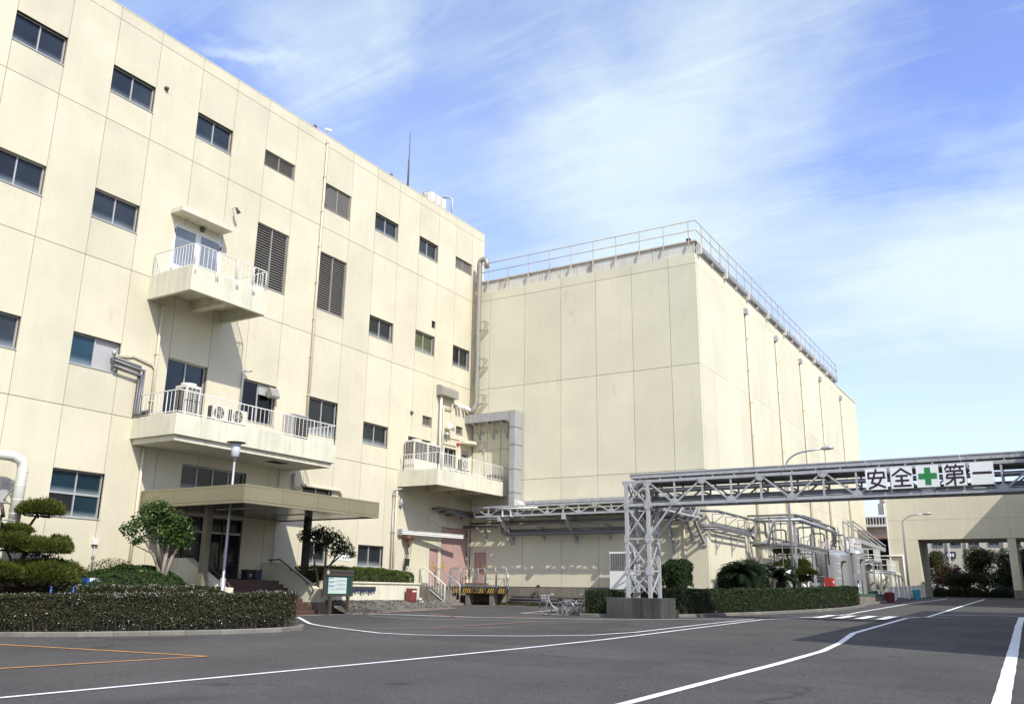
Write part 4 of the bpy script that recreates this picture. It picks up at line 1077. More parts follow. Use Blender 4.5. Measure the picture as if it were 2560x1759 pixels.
SP = (BX1-BX0)/NB
for y,nm in ((ty[0],0),(ty[1],1)):
    lattice(gan, tx[0], tx[1], y, ZB_, ZT_, 1, cw=.11, gus=.10, verts=False)
    lattice(gan, BX0, BX1, y, ZB_, ZT_, NB, cw=.11, dw=.06, gus=.12)
    c = MB(); c.bar((tx[1],y,3.62),(BX0+SP*.9,y,ZB_-.02),.075,.06,up=(0,1,0)); part('knee_brace', c, M['truss'], gan)
for i in range(NB+1):
    x = BX0+SP*i
    c = MB(); c.box(x-.035,x+.035,ty[0]+.05,ty[1]-.05,ZB_-.035,ZB_+.035); part('cross_beam', c, M['truss'], gan)
    c = MB(); c.box(x-.03,x+.03,ty[0]+.05,ty[1]-.05,ZT_-.03,ZT_+.03); part('cross_beam', c, M['truss'], gan)
    c = MB(); c.box(x-.03,x+.03,ty[0]+.05,ty[1]-.05,5.25,5.31); part('pipe_bearer', c, M['truss'], gan)
    if i < NB:
        a,b = ((x,ty[0]+.1,ZT_+.01),(x+SP,ty[1]-.1,ZT_+.01)) if i%2 else ((x,ty[1]-.1,ZT_+.01),(x+SP,ty[0]+.1,ZT_+.01))
        c = MB(); c.bar(a,b,.05,.04); part('wind_brace', c, M['truss'], gan)
for k,(y,z,r,m_) in enumerate(((33.0,5.44,.055,'galv'),(33.2,5.10,.10,'pipe'),(33.45,5.12,.12,'pipe'),(33.62,5.46,.05,'galv'),(33.05,5.00,.04,'galv'),(33.3,5.52,.035,'galv'),(33.5,5.68,.06,'pipe'))):
    c = MB(); c.tube([(13.0,y,z),(34,y,z)],r,8); part('pipe', c, M[m_], gan)
tr_ = MB(); x = 12.93
while x < 33.9:
    c = MB(); e = min(x+3.0,34.0)-.015
    c.box(x,e,ty[0]-.06,ty[0]-.03,5.93,6.10); c.box(x,e,ty[0]-.03,ty[1]+.03,5.93,5.95); c.box(x,e,ty[1]+.03,ty[1]+.06,5.93,6.10); c.box(x,e,ty[0]-.085,ty[0]-.06,6.075,6.115)
    ct = part('cable_tray', c, M['truss'], gan)
    s = MB(); [s.box(x+.2+k*.72,x+.225+k*.72,ty[0]-.075,ty[0]-.061,5.93,6.074) for k in range(4)]; [s.box(x+.4+k*.85,x+.46+k*.85,ty[0]-.04,ty[0]+.04,5.86,5.929) for k in range(3)]; part('tray_rib', s, M['truss'], ct, kind='stuff')
    x += 3.0
# far support outside the picture, so the bridge stands on something at both ends
c = MB()
for x in (33.0,33.95):
    for y in ty: c.box(x-.065,x+.065,y-.065,y+.065,.4,4.8)
for a,b in ((.5,2.2),(2.2,3.6),(3.6,4.8)): c.bar((33.0,ty[0],a),(33.95,ty[0],b),.06); c.bar((33.95,ty[0],a),(33.0,ty[0],b),.06)
part('far_tower', c, M['truss'], gan)
# short link from the tower back to the wall rack
lk = thing('rack_link', 'short grey lattice link carrying pipes from the tower to the block wall', 'pipe rack', (13.3,36,5))
for x in (12.85,13.6):
    c = MB(); c.box(x-.045,x+.045,33.85,39.0,4.80,4.89); part('bottom_chord', c, M['truss'], lk)
    c = MB(); c.box(x-.045,x+.045,33.85,39.0,5.48,5.57); part('top_chord', c, M['truss'], lk)
    for i in range(6):
        ya,yb = 33.9+.85*i, 33.9+.85*(i+1); c = MB()
        c.bar((x,ya,4.85 if i%2 else 5.52),(x,yb,5.52 if i%2 else 4.85),.05,.05,up=(1,0,0)); part('diagonal', c, M['truss'], lk)
for i in range(7):
    y = 33.95+.84*i; c = MB(); c.box(12.9,13.55,y-.025,y+.025,4.82,4.87); part('cross_beam', c, M['truss'], lk)
for x,z,r in ((12.98,5.0,.06),(13.15,5.05,.09),(13.38,5.0,.07)):
    c = MB(); c.tube([(x,33.3,z),(x,39.9,z)],r,8); part('pipe', c, M['pipe'], lk)
c = MB(); c.box(12.7,13.55,38.95,39.05,4.70,5.2); c.bar((13.3,39.0,4.8),(13.25,40.43,3.8),.12,.08); c.box(13.08,13.40,40.40,40.476,3.65,4.05); part('bracket', c, M['truss'], lk)

# ------------------------------------------------------------------ safety sign: five boards with strokes
def flat_stroke(mb, pts, w, y, f):
    "rounded flat stroke in board coordinates; f maps (u,v) to (x,z)"
    for q_,(a,b) in enumerate(zip(pts,pts[1:])):
        y = y-.00015
        a2,b2 = Vector(a),Vector(b); d = (b2-a2); L_ = d.length; d.normalize(); n_ = Vector((-d.y,d.x))
        poly = []
        for k in range(7):
            t = math.pi/2+math.pi*k/6; poly.append(a2+(d*math.cos(t)+n_*math.sin(t))*w/2)
        for k in range(7):
            t = -math.pi/2+math.pi*k/6; poly.append(b2+(d*math.cos(t)+n_*math.sin(t))*w/2)
        P = [f(p.x,p.y) for p in poly]
        mb._add([(x,y,z) for x,z in P],[tuple(range(len(P)))])
GL = [
 [[(.5,.93),(.5,.80)],[(.14,.64),(.15,.79),(.87,.79),(.87,.64)],[(.13,.55),(.90,.55)],[(.43,.72),(.36,.50),(.28,.33),(.55,.24),(.88,.10)],[(.74,.56),(.66,.36),(.48,.19),(.16,.07)]],
 [[(.10,.62),(.30,.76),(.5,.91),(.70,.76),(.92,.62)],[(.27,.58),(.75,.58)],[(.24,.36),(.79,.36)],[(.14,.12),(.88,.12)],[(.5,.58),(.5,.12)]],
 None,
 [[(.24,.94),(.12,.77)],[(.22,.86),(.47,.86)],[(.33,.85),(.36,.76)],[(.60,.94),(.52,.80)],[(.60,.86),(.92,.86)],[(.74,.85),(.77,.76)],[(.16,.67),(.85,.67),(.85,.52)],[(.20,.52),(.85,.52)],[(.20,.52),(.16,.37),(.88,.37),(.87,.17),(.72,.13)],[(.5,.67),(.5,.05)],[(.46,.36),(.32,.20),(.12,.09)]],
 [[(.15,.52),(.87,.52)]]]
sg_lab = ['white square board with the character for peace, leftmost of the row on the bridge','white square board with the character meaning whole, second from the left on the bridge','white square board with a green cross in the middle of the bridge row','white square board with the many stroked character right of the green cross','white square board with a single bar stroke, rightmost of the row on the bridge']
names = ['ideograph','ideograph','green_cross','ideograph','ideograph']
for i in range(5):
    x0 = 21.90+.818*i; z0_ = 5.06+.005*i; W_ = .70; H_ = .735
    b = thing('safety_sign', sg_lab[i], 'sign', (x0+W_/2,32.66,z0_), 'safety sign boards on the pipe bridge')
    c = MB(); c.box(x0,x0+W_,32.655,32.675,z0_,z0_+H_); part('board', c, M['signw'], b)
    f_ = lambda u,v: (x0+u*W_, z0_+v*H_)
    c = MB()
    if GL[i] is None:
        y = 32.651
        for (a0,a1,c0,c1) in ((.37,.64,.09,.90),(.09,.37,.365,.635),(.64,.91,.365,.635)):
            (xa,za),(xb,zb) = f_(a0,c0),f_(a1,c1); c.quad((xa,y,za),(xb,y,za),(xb,y,zb),(xa,y,zb))
        part('green_cross', c, M['green'], b)
    else:
        for k,stp in enumerate(GL[i]): flat_stroke(c, stp, .088 if i==3 else .10 if i<4 else .115, 32.652-.0006*k, f_)
        part('ideograph', c, M['signink'], b)
    c = MB(); [c.box(x0+a-.015,x0+a+.015,32.676,32.78,z,z+.03) for a in (.12,.58) for z in (z0_+.05,z0_+.66)]; part('fixing', c, M['galv'], b)
# ------------------------------------------------------------------ entrance stairs
st = thing('entrance_stairs', 'brown tiled entrance steps between cream side walls with dark handrails', 'stairs', (2.5,23,.4))
def side_wall(y0,y1):
    mb = MB(); mb.prism([(0.04,.2),(0.04,2.48),(1.06,2.48),(2.92,1.50),(3.25,1.485),(3.25,1.0),(3.27,.2)],y0,y1,'y')
    w_ = part('side_wall', mb, M['balc'], st, bevel=.012)
    mb = MB(); mb.prism([(0.04,.2),(3.29,.2),(3.29,1.0),(0.04,1.0)],y0-.03,y1+.03,'y'); part('wall_base', mb, M['conc'], w_)
    return w_
side_wall(21.07,21.4); side_wall(25.6,25.93)
mb = MB(); mb.box(0.04,1.065,21.4,25.6,.2,1.775); part('landing', mb, M['brick'], st)
NS = 10
for i in range(NS):
    x = 1.065+.273*i; zt = 1.775-.132*(i+1)
    y0 = 21.432 if x < 3.15 else 21.2; y1 = 25.568 if x < 3.15 else 25.85
    s = MB(); s.box(x+.001,x+.272,y0,y1,.2,zt-.02); sp = part('step', s, M['brick'], st)
    n_ = 26
    tl = MB()
    for k in range(n_):
        a = y0+(y1-y0)*k/n_+.006; b = y0+(y1-y0)*(k+1)/n_-.006
        tl.box(x+.004,x+.283,a,b,zt-.019,zt); tl.box(x+.2722,x+.284,a,b,zt-.10,zt-.0215)
    part('tread_tiles', tl, M['brick'], sp)
for y in (21.5,25.50):
    r_ = MB(); r_.tube([(.5,y,2.56),(1.12,y,2.58),(2.86,y,1.62),(3.0,y,1.45),(2.95,y,1.30)],.026,8)
    for x,z in ((.6,2.5),(1.7,2.2),(2.6,1.68)): r_.bar((x,y,z+.04),(x,y+(.1 if y>22 else -.1),z-.06),.025)
    part('handrail', r_, M['maroon'], st)
for x,m_,lab,y in ((.75,'black','dark grey rubbish bin on the entrance landing','24.25'),(.72,'dkblue','dark blue rubbish bin beside the grey one on the entrance landing','24.68')):
    y = float(y); b = thing('rubbish_bin', lab, 'bin', (x,y,1.776), 'bins on the entrance landing')
    mb = MB(); mb.prism([(y-.15,1.776),(y+.15,1.776),(y+.18,2.10),(y-.18,2.10)],x-.16,x+.16,'x'); part('bin_body', mb, M[m_], b, bevel=.01)
    mb = MB(); mb.prism([(y-.19,2.102),(y+.19,2.102),(y+.17,2.16),(y-.17,2.16)],x-.18,x+.18,'x'); part('lid', mb, M[m_], b)
    if m_ == 'black': mb = MB(); mb.box(x+.161,x+.166,y-.04,y+.04,1.9,2.0); part('label_plate', mb, M['metalpanel'], b)

# ------------------------------------------------------------------ planter wall, gravel, hydrants
pl = thing('planter_wall', 'long white planter wall with a cap, right of the entrance stairs', 'planter', (3,29,.5))
mb = MB(); mb.box(2.86,3.0,25.97,32.15,.3,1.72); mb.box(.06,2.859,32.02,32.15,.3,1.72); part('wall', mb, M['balc'], pl)
n_ = 8
for i in range(n_):
    a,b = 25.98+6.17*i/n_, 25.98+6.17*(i+1)/n_-.014
    mb = MB(); mb.box(3.001,3.022,a,b,1.06,1.655); part('facing_panel', mb, M['balc'], pl)
mb = MB(); mb.box(2.80,3.06,25.97,32.19,1.722,1.79); mb.box(.06,2.799,31.96,32.19,1.722,1.79); part('cap', mb, M['balc'], pl, bevel=.01)
mb = MB(); mb.box(.06,2.858,25.97,32.02,.3,1.66); struct('planter_soil', mb, M['soil'])
# gravel slope
mb = MB()
gx = [3.0,3.35,3.8,4.3]; gy = [26.0+.5*i for i in range(16)]
mb.v = [(x+(.12*rnd.random()-.06 if x>4 else 0), y, {3.0:1.06,3.35:.98,3.8:.75,4.3:Gz(4.3,y)-.01}[x]+(.03*rnd.random() if x<4.2 else 0)) for y in gy for x in gx]
for j in range(len(gy)-1):
    for i in range(3): mb.f.append((j*4+i,j*4+i+1,(j+1)*4+i+1,(j+1)*4+i)); mb.sm.append(False)
struct('gravel_verge', mb, M['gravel'])
# loose stones on the verge
n_ = 5200; px_ = 3.05+1.35*nrg.random(n_)**.9; py_ = 26.0+7.3*nrg.random(n_)
pz_ = np.interp(px_, [3.0,3.35,3.8,4.3,4.5],[1.07,.99,.76,.60,.55])
dd = nrg.normal(0,.6,(n_,3)); dd[:,2] = 1; dd /= np.linalg.norm(dd,axis=1)[:,None]
o = put('gravel_stones', leaf_cloud('gravel_stones', np.stack([px_,py_,pz_],1), dd, .075, .06, jitter=.5), M['gravel'], None, kind='stuff')
o['label'] = 'loose grey gravel at the foot of the white planter wall'; o['category'] = 'gravel'
def hydrant_box(x,y,z,m_,lab,w=.42,d=.28,h=.56,group=None):
    b = thing('hydrant_box', lab, 'fire hose box', (x,y,z), group)
    mb = MB(); mb.box(x-d/2,x+d/2,y-w/2,y+w/2,z,z+h); part('box_body', mb, M[m_], b, bevel=.015)
    mb = MB(); mb.box(x+d/2+.001,x+d/2+.015,y-w/2+.03,y+w/2-.03,z+.06,z+h-.05); dr = part('box_door', mb, M[m_], b)
    mb = MB(); [mb.box(x+d/2+.016,x+d/2+.019,y-.13+.1*k,y-.06+.1*k,z+h*.72,z+h*.84) for k in range(3)]; part('print', mb, M['signw'], dr)
    mb = MB(); mb.box(x+d/2+.016,x+d/2+.04,y+w*.3,y+w*.3+.03,z+h*.45,z+h*.55); part('handle', mb, M['galv'], dr)
    return b
hydrant_box(3.3,31.2,1.0,'dullred','faded red fire hose box at the end of the white planter wall')
mb = MB(); mb.tube([(3.35,31.75,.8),(3.35,31.75,1.12),(3.35,31.9,1.12)],.05,8); mb.lathe([(.001,0),(.09,0),(.09,.06),(.03,.08),(.03,.12)],(3.35,31.75,1.05),10); mb.tube([(3.35,31.95,.75),(3.35,31.95,1.05)],.045,8)
single('standpipe', mb, M['metalpanel'], 'small pale standpipe valve beside the faded red hose box', 'standpipe', (3.35,31.8,.8))
tp = thing('boot_rack', 'dark row of hooks with hanging gear on the white planter wall', 'rack', (3.05,28.3,1.5))
mb = MB(); mb.box(3.023,3.06,27.55,29.1,1.52,1.60); part('rail', mb, M['bronze'], tp)
mb = MB()
for k in range(9):
    y = 27.65+.165*k; mb.bar((3.07,y,1.51),(3.11,y+.02,1.36+.03*(k%3)),.07,.10)
part('hanging_gear', mb, M['dkblue'], tp)

# ------------------------------------------------------------------ information board
ib = thing('information_board', 'brown framed safety information board on two posts beside the stairs', 'notice board', (3.95,25.9,.55))
bx = 3.95
for y in (25.42,26.4):
    mb = MB(); mb.box(bx-.05,bx+.05,y-.05,y+.05,.5,1.24); part('post', mb, M['bronze'], ib)
mb = MB(); mb.box(bx-.07,bx+.02,25.05,26.62,1.22,2.20); part('cabinet', mb, M['bronze'], ib, bevel=.01)
mb = MB(); mb.box(bx+.021,bx+.028,25.12,26.50,1.29,1.96); part('green_panel', mb, M['bgreen'], ib)
mb = MB(); mb.box(bx+.021,bx+.06,25.05,26.62,1.965,2.20); hd = part('header', mb, M['bronze'], ib)
for k in range(4):
    a = 1.325+.148*k; mb = MB(); mb.box(bx+.029,bx+.036,25.25,26.25,a,a+.138); np_ = part('notice_strip', mb, M['paper'], ib)
    if k:
        mb = MB(); yy = 25.28
        for j in range(5 if k<3 else 4): mb.box(bx+.0365,bx+.038,yy,yy+.04,a+.09,a+.125); yy += .052
        yy = 25.72
        for j in range(9): mb.box(bx+.0365,bx+.038,yy,yy+.022+.012*(j%2),a+.03,a+.055); yy += .052
        part('notice_print', mb, M['ink'], np_)
def text_mesh(s, size, font_y_axis, pos, parent, m, depth=.003):
    cu = bpy.data.curves.new('lettering','FONT'); cu.body = s; cu.size = size; cu.extrude = depth; cu.align_x = 'LEFT'
    ob = bpy.data.objects.new('lettering', cu); COL.objects.link(ob)
    dg = bpy.context.evaluated_depsgraph_get(); me = bpy.data.meshes.new_from_object(ob.evaluated_get(dg))
    bpy.data.objects.remove(ob); 
    mt_ = Matrix(((0,0,1,0),(1,0,0,0),(0,1,0,0),(0,0,0,1))) if font_y_axis == 'y' else Matrix(((1,0,0,0),(0,0,-1,0),(0,1,0,0),(0,0,0,1)))
    me.transform(mt_); me.materials.clear()
    rl = root_loc(parent)
    return put('lettering', me, m, parent, Vector(pos)-rl)
text_mesh('SAFETY INFORMATION BOARD', .098, 'y', (bx+.062,25.30,2.05), hd, M['signink'])
mb = MB()
for dy,dz in ((0,.045),(0,-.045),(.045,0),(-.045,0)):
    c_ = (25.17+dy,2.085+dz); mb._add([(bx+.062,c_[0]-.03,c_[1]),(bx+.062,c_[0],c_[1]-.03),(bx+.062,c_[0]+.03,c_[1]),(bx+.062,c_[0],c_[1]+.03)],[(0,1,2,3)])
part('emblem', mb, M['signw'], hd)

# ------------------------------------------------------------------ loading dock
dk = thing('loading_dock', 'raised steel loading dock with hazard striped edge and bent pipe guard rails', 'loading dock', (2.2,39.2,.7))
mb = MB(); mb.prism([(.45,38.0),(4.0,38.0),(2.62,40.40),(.45,40.40)],1.60,1.68,'z'); part('deck', mb, M['galv'], dk)
mb = MB(); mb.box(.45,4.0,37.96,37.998,1.36,1.68); fs_ = part('edge_beam', mb, M['black'], dk)
mb = MB()
x = .62
while x < 3.95:
    if not any(abs(x-q) < .02 for q in (1.3,2.04,2.28,2.75,3.38)):
        mb._add([(x-.03,37.955,1.38),(x+.035,37.955,1.38),(x+.12,37.955,1.62),(x+.055,37.955,1.62)],[(0,1,2,3)])
    x += .125
part('hazard_stripes', mb, M['yellow'], fs_)
for x in (.70,1.6,3.05):
    mb = MB(); mb.box(x-.11,x+.11,38.02,38.4,.55,1.595); part('leg', mb, M['conc'], dk)
mb = MB(); mb.box(.5,2.5,39.9,40.3,.5,1.59); part('back_wall', mb, M['conc'], dk)
def hoop(x0,x1,zt=2.57,y=37.93):
    c = MB(); c.tube([(x0,y,1.46),(x0,y,zt-.08),(x0+.03,y,zt-.03),(x0+.08,y,zt),(x1-.08,y,zt),(x1-.03,y,zt-.03),(x1,y,zt-.08),(x1,y,1.46)],.027,8)
    c.tube([(x0,y,2.08),(x1,y,2.08)],.02,6); part('guard_hoop', c, M['steel'], dk)
for a,b in ((.56,1.24),(1.34,1.98),(2.06,2.7),(2.16,2.30),(2.76,3.34),(3.40,3.97)): hoop(a,b)
c = MB(); c.tube([(3.95,38.03,2.5),(2.62,40.3,2.5)],.022,6); c.tube([(3.95,38.03,2.08),(2.62,40.3,2.08)],.018,6); c.tube([(3.28,39.17,1.6),(3.28,39.17,2.5)],.022,6); c.tube([(2.62,40.3,1.6),(2.62,40.3,2.5)],.022,6); c.tube([(3.9,38.1,1.75),(3.3,39.1,2.45)],.015,6); part('side_rail', c, M['steel'], dk)
# steps up to the dock
ds = thing('dock_steps', 'concrete steps with white pipe railing leading up to the loading dock', 'stairs', (1.2,36.7,.7))
mb = MB(); mb.box(.05,.72,36.0,37.95,.5,1.68); part('landing', mb, M['conc'], ds)
for i in range(6):
    x = .722+.235*i; mb = MB(); mb.box(x,x+.233,36.05,37.3,.5,1.68-.155*(i+1)); part('step', mb, M['conc'], ds)
mb = MB(); mb.box(.3,2.5,35.75,37.7,.4,.70); part('base_slab', mb, M['conc'], ds)
for y,m_ in ((36.03,'railw'),(37.32,'galv')):
    c = MB(); c.tube([(.10,y,1.68),(.10,y,2.55),(.42,y,2.55),(1.62,y,1.76),(1.62,y,.75)],.024,8)
    if y < 37: c.tube([(.42,y,1.70),(1.62,y,.95)],.016,6)
    for k in range(1,9):
        x = .10+.165*k; zt = 2.55 if x < .42 else 2.55-.79*(x-.42)/1.2; zb_ = 1.68 if x < .72 else 1.66-.66*(x-.72)
        c.bar((x,y,zb_),(x,y,zt),.016)
    part('railing', c, M[m_], ds)
c = MB(); c.tube([(.8,37.6,1.68),(.8,37.6,2.55),(1.9,37.6,2.55)],.024,6); c.tube([(.5,37.95,2.55),(-.0,37.95,2.55)],.02,6)
# things on the dock
for k in range(6): pass
sh = thing('steel_ladder_rack', 'leaning grey slatted steel ramp on the loading dock', 'ramp', (.95,37.75,1.68))
for s in (0,.34):
    c = MB(); c.bar((.62+s,37.72,1.70),(.86+s,37.80,2.68),.035,.05); part('side_rail', c, M['galv'], sh)
for k in range(11):
    t_ = .06+.088*k; c = MB(); c.bar((.62+.24*t_+.02,37.72+.08*t_,1.70+.98*t_),(.96+.24*t_-.02,37.72+.08*t_,1.70+.98*t_),.05,.03); part('slat', c, M['galv'], sh)
for x,y,w_ in ((.95,39.3,.35),(1.5,39.4,.6)):
    c = MB(); [c.box(x-w_/2,x+w_/2,y-.3,y+.3,1.70+.10*k,1.78+.10*k) for k in range(2)]; c.box(x-w_/2,x+w_/2,y-.3,y+.3,1.681,1.70)
    single('red_pallet', c, M['redbrown'], 'small dark red pallet on the dock, %s' % ('next to the big pink door' if x<1.2 else 'in front of the narrow pink door'), 'pallet', (x,y,1.681), 'pallets on the loading dock')
c = MB(); c.bar((.6,38.45,1.80),(3.3,38.3,1.74),.05,.05); c.bar((.7,38.7,1.74),(3.2,38.6,1.74),.04,.04); c.bar((.6,38.3,1.71),(3.4,38.25,1.71),.05,.05)
single('steel_bars', c, M['steel'], 'bundle of long bright steel bars lying across the dock deck', 'bars', (2,38.5,1.7))
c = MB(); c.lathe([(.001,0),(.20,0),(.20,.03),(.001,.035)],(1.55,36.6,.74),20); single('manhole_plate', c, M['signw'], 'pale round plate lying on the ground at the foot of the dock steps', 'plate', (1.55,36.6,.74)) if 0 else None

# jib crane
jb = thing('jib_crane', 'pale wall mounted jib beam with a rusty red hoist above the dock steps', 'crane', (.1,34.25,4.2))
c = MB(); c.bar((.18,34.3,4.20),(.85,38.6,4.20),.09,.04); c.bar((.18,34.3,4.285),(.85,38.6,4.285),.09,.025); c.bar((.18,34.3,4.115),(.85,38.6,4.115),.09,.025); c.bar((.18,34.3,4.2),(.85,38.6,4.2),.02,.15); part('beam', c, M['white'], jb)
c = MB(); c.box(0,.2,34.17,34.33,4.05,4.35); c.box(0,.10,34.17,34.37,5.45,5.75); c.tube([(.1,34.27,5.4),(.1,34.27,5.8)],.05,8); part('bracket', c, M['galv'], jb)
c = MB(); c.tube([(.1,34.3,5.62),(.72,37.75,4.30)],.014,6); c.tube([(.4,35.95,4.98),(.43,36.2,4.89)],.03,6); part('tie_rod', c, M['galv'], jb)
ho = MB(); ho.box(.18,.40,34.45,34.95,3.92,4.09); ho.tube([(.3,34.5,3.95),(.3,34.95,3.95)],.13,10); ho.box(.2,.4,34.65,34.85,3.60,3.85); ho.tube([(.3,34.75,3.6),(.3,34.75,3.5)],.07,8); part('hoist', ho, M['redbrown'], jb)
c = MB(); c.tube([(.3,34.72,3.5),(.28,34.6,2.9),(.24,34.55,2.4)],.022,6); c.tube([(.32,34.82,3.6),(.30,34.72,3.0),(.28,34.75,2.75)],.012,6); c.tube([(.34,34.9,3.6),(.28,34.85,2.7),(.24,34.7,2.3),(.22,34.95,2.25),(.22,35.05,2.5)],.010,6); c.box(.2,.3,34.6,34.85,2.62,2.95); part('chain', c, M['black'], jb)
c = MB(); c.box(0,.08,35.02,35.13,3.25,3.85); single('tube_lamp', c, M['white'], 'narrow white upright box on the wall under the jib beam', 'lamp', (0,35.07,3.5), bevel=.01)
c = MB(); c.box(0,.10,34.72,34.95,2.6,3.0); c.tube([(.05,34.84,2.0),(.05,34.84,2.6)],.02,6); single('switch_box', c, M['metalpanel'], 'small grey switch box on the wall below the hoist chain', 'switch box', (0,34.8,2.6))

# pipes along the foot of the block wall
pr = thing('ground_pipes', 'three long grey pipes on low supports along the foot of the block wall', 'pipes', (6,40.1,.9))
for y,z,r in ((40.2,1.22,.035),(40.05,1.08,.055),(39.85,.93,.085)):
    c = MB(); c.tube([(2.9,y,z),(13.2,y,z)],r,8); part('pipe', c, M['pipe'], pr)
for x in (4.3,6.8,9.3,11.8):
    c = MB(); c.box(x-.05,x+.05,39.75,40.3,.5,.84); part('pipe_support', c, M['conc'], pr)
c = MB(); c.tube([(4.45,40.2,1.2),(4.45,40.2,1.75)],.03,6); c.box(4.40,4.56,40.15,40.25,1.72,1.82); part('valve', c, M['bronze'], pr)
mb = MB(); mb.box(.5,12.9,40.3,40.42,.4,.75); 
# litter of weeds and gravel at the foot of the wall
n_=2600; P = np.stack([1.2+9.6*nrg.random(n_), 38.6+1.6*nrg.random(n_)**1.3, np.full(n_,.0)],1); P[:,2] = np.array([Gz(a,b) for a,b in P[:,:2]])+.05*nrg.random(n_)+.02
o = put('weeds', leaf_cloud('weeds', P, np.tile([0,0,1.],(n_,1)), .13,.05), M['autumn'], None, kind='stuff'); o['label']='dry weeds along the foot of the block wall below the pipes'; o['category']='weeds'
mb = MB(); mb.box(.3,13.2,38.5,40.42,.4,.80); struct('gravel_strip', mb, M['gravel'])

# ------------------------------------------------------------------ air conditioners
def ac_fan(x,y,z,label,w=.74,d=.30,h=.60,group='air conditioners on the balconies',axis='x'):
    t_ = thing('air_conditioner', label, 'air conditioner', (x,y,z), group)
    c = MB(); c.box(x-d/2,x+d/2,y-w/2,y+w/2,z+.05,z+h); part('casing', c, M['acw'], t_, bevel=.015)
    c = MB(); cy = y-w*.12; r=.235
    for k in range(24):
        a=2*math.pi*k/24; b=2*math.pi*(k+1)/24
        c._add([(x+d/2+.003,cy,z+h/2+.03),(x+d/2+.003,cy+r*math.cos(a),z+h/2+.03+r*math.sin(a)),(x+d/2+.003,cy+r*math.cos(b),z+h/2+.03+r*math.sin(b))],[(0,1,2)])
    part('fan_opening', c, M['acg'], t_)
    c = MB()
    for rr in (.08,.16,.235): c.tube([(x+d/2+.016,cy+rr*math.cos(2*math.pi*k/20),z+h/2+.03+rr*math.sin(2*math.pi*k/20)) for k in range(21)],.007,4,caps=False)
    for k in range(6): c.bar((x+d/2+.016,cy,z+h/2+.03),(x+d/2+.016,cy+.235*math.cos(k*math.pi/3+.5),z+h/2+.03+.235*math.sin(k*math.pi/3+.5)),.014)
    part('fan_guard', c, M['acw'], t_)
    for s in (-1,1): c = MB(); c.box(x-d/2,x+d/2,y+s*w*.35-.03,y+s*w*.35+.03,z,z+.05); part('foot', c, M['black'], t_)
    c = MB(); c.box(x-d/2+.02,x+d/2-.02,y-w/2-.008,y-w/2-.001,z+.08,z+h-.04); part('coil_grille', c, M['acg'], t_)
    return t_
def ac_tall(x,y,z,label,w,d,h,side='-y',fans=1,lower=.45):
    t_ = thing('air_conditioner', label, 'air conditioner', (x,y,z), 'air conditioners on the balconies')
    c = MB(); c.box(x-d/2,x+d/2,y-w/2,y+w/2,z+.04,z+h); part('casing', c, M['acw'], t_, bevel=.015)
    for k in range(fans):
        yy = y+(k-(fans-1)/2)*w/fans; c = MB(); c.lathe([(.26,0),(.28,.02),(.27,.09),(.24,.09),(.24,.02)],(x,yy,z+h),20,cap=False); c.lathe([(.001,.03),(.24,.03)],(x,yy,z+h),20); part('top_fan', c, M['acw'], t_)
    c = MB()
    zlo = z+h*lower
    nz_ = max(3,int((h*(1-lower)-.06)/.085))
    for k in range(fans):
        for j in range(nz_):
            for i in range(3):
                ww = w/fans-.10; a = y-w/2+k*w/fans+.05+ww*i/3; zz = zlo+.085*j
                c.box(x+d/2+.001,x+d/2+.008,a+.015,a+ww/3-.015,zz+.012,zz+.075)
    part('grille', c, M['acg'], t_, kind='stuff'); c = MB()
    for j in range(nz_):
        for i in range(3):
            ww=d-.10; a=x-d/2+.05+ww*i/3; zz=zlo+.085*j
            c.box(a+.012,a+ww/3-.012,y-w/2-.008,y-w/2-.001,zz+.012,zz+.075)
    part('grille', c, M['acg'], t_, kind='stuff')
    c = MB(); [c.box(x-d/2,x+d/2,y+s*w*.4-.03,y+s*w*.4+.03,z,z+.04) for s in (-1,1)]; part('foot', c, M['black'], t_)
    return t_
ac_tall(1.75,19.85,6.77,'tall cream air conditioner with fan on top at the front corner of the long balcony',.62,.62,1.55,lower=.12)
ac_fan(1.15,21.75,7.42,'left one of two small fan air conditioners on the long balcony'); ac_fan(1.15,22.65,7.42,'right one of two small fan air conditioners on the long balcony')
t_ = thing('air_conditioner','dark louvred air conditioner at the right end of the long balcony','air conditioner',(1.2,25.75,6.77),'air conditioners on the balconies')
c = MB(); c.box(.85,1.5,25.3,26.1,6.8,8.35); part('casing', c, M['metalpanel'], t_)
c = MB(); [c.box(.86,1.56,25.32,26.08,7.0+.11*k,7.07+.11*k) for k in range(12)]; part('louvre', c, M['acg'], t_)
c = MB(); c.box(1.501,1.51,25.33,26.07,6.95,8.3); part('coil_grille', c, M['acg'], t_)
ac_tall(.42,34.86,6.90,'left one of two joined cream air conditioners on the corner balcony',1.10,.60,1.80,lower=.48)
ac_tall(.42,36.00,6.90,'right one of two joined cream air conditioners on the corner balcony',1.10,.60,1.78,lower=.48)
ac_fan(1.5,37.55,7.45,'upper fan air conditioner on the corner balcony below the red bell',w=.7,h=.62); ac_fan(1.5,37.55,6.90,'lower fan air conditioner on the corner balcony, under another',w=.7,h=.54)
ac_fan(1.5,36.7,6.92,'small fan air conditioner between the big and the double units on the corner balcony',w=.6,h=.5)
c = MB(); c.box(1.6,2.2,39.6,40.3,6.9,7.5); [c.box(1.58,2.22,39.58,40.32,7.0+.09*k,7.05+.09*k) for k in range(5)]; single('air_conditioner', c, M['bronze'], 'dark louvred unit at the far end of the corner balcony behind the duct', 'air conditioner', (1.9,40,6.9),'air conditioners on the balconies')
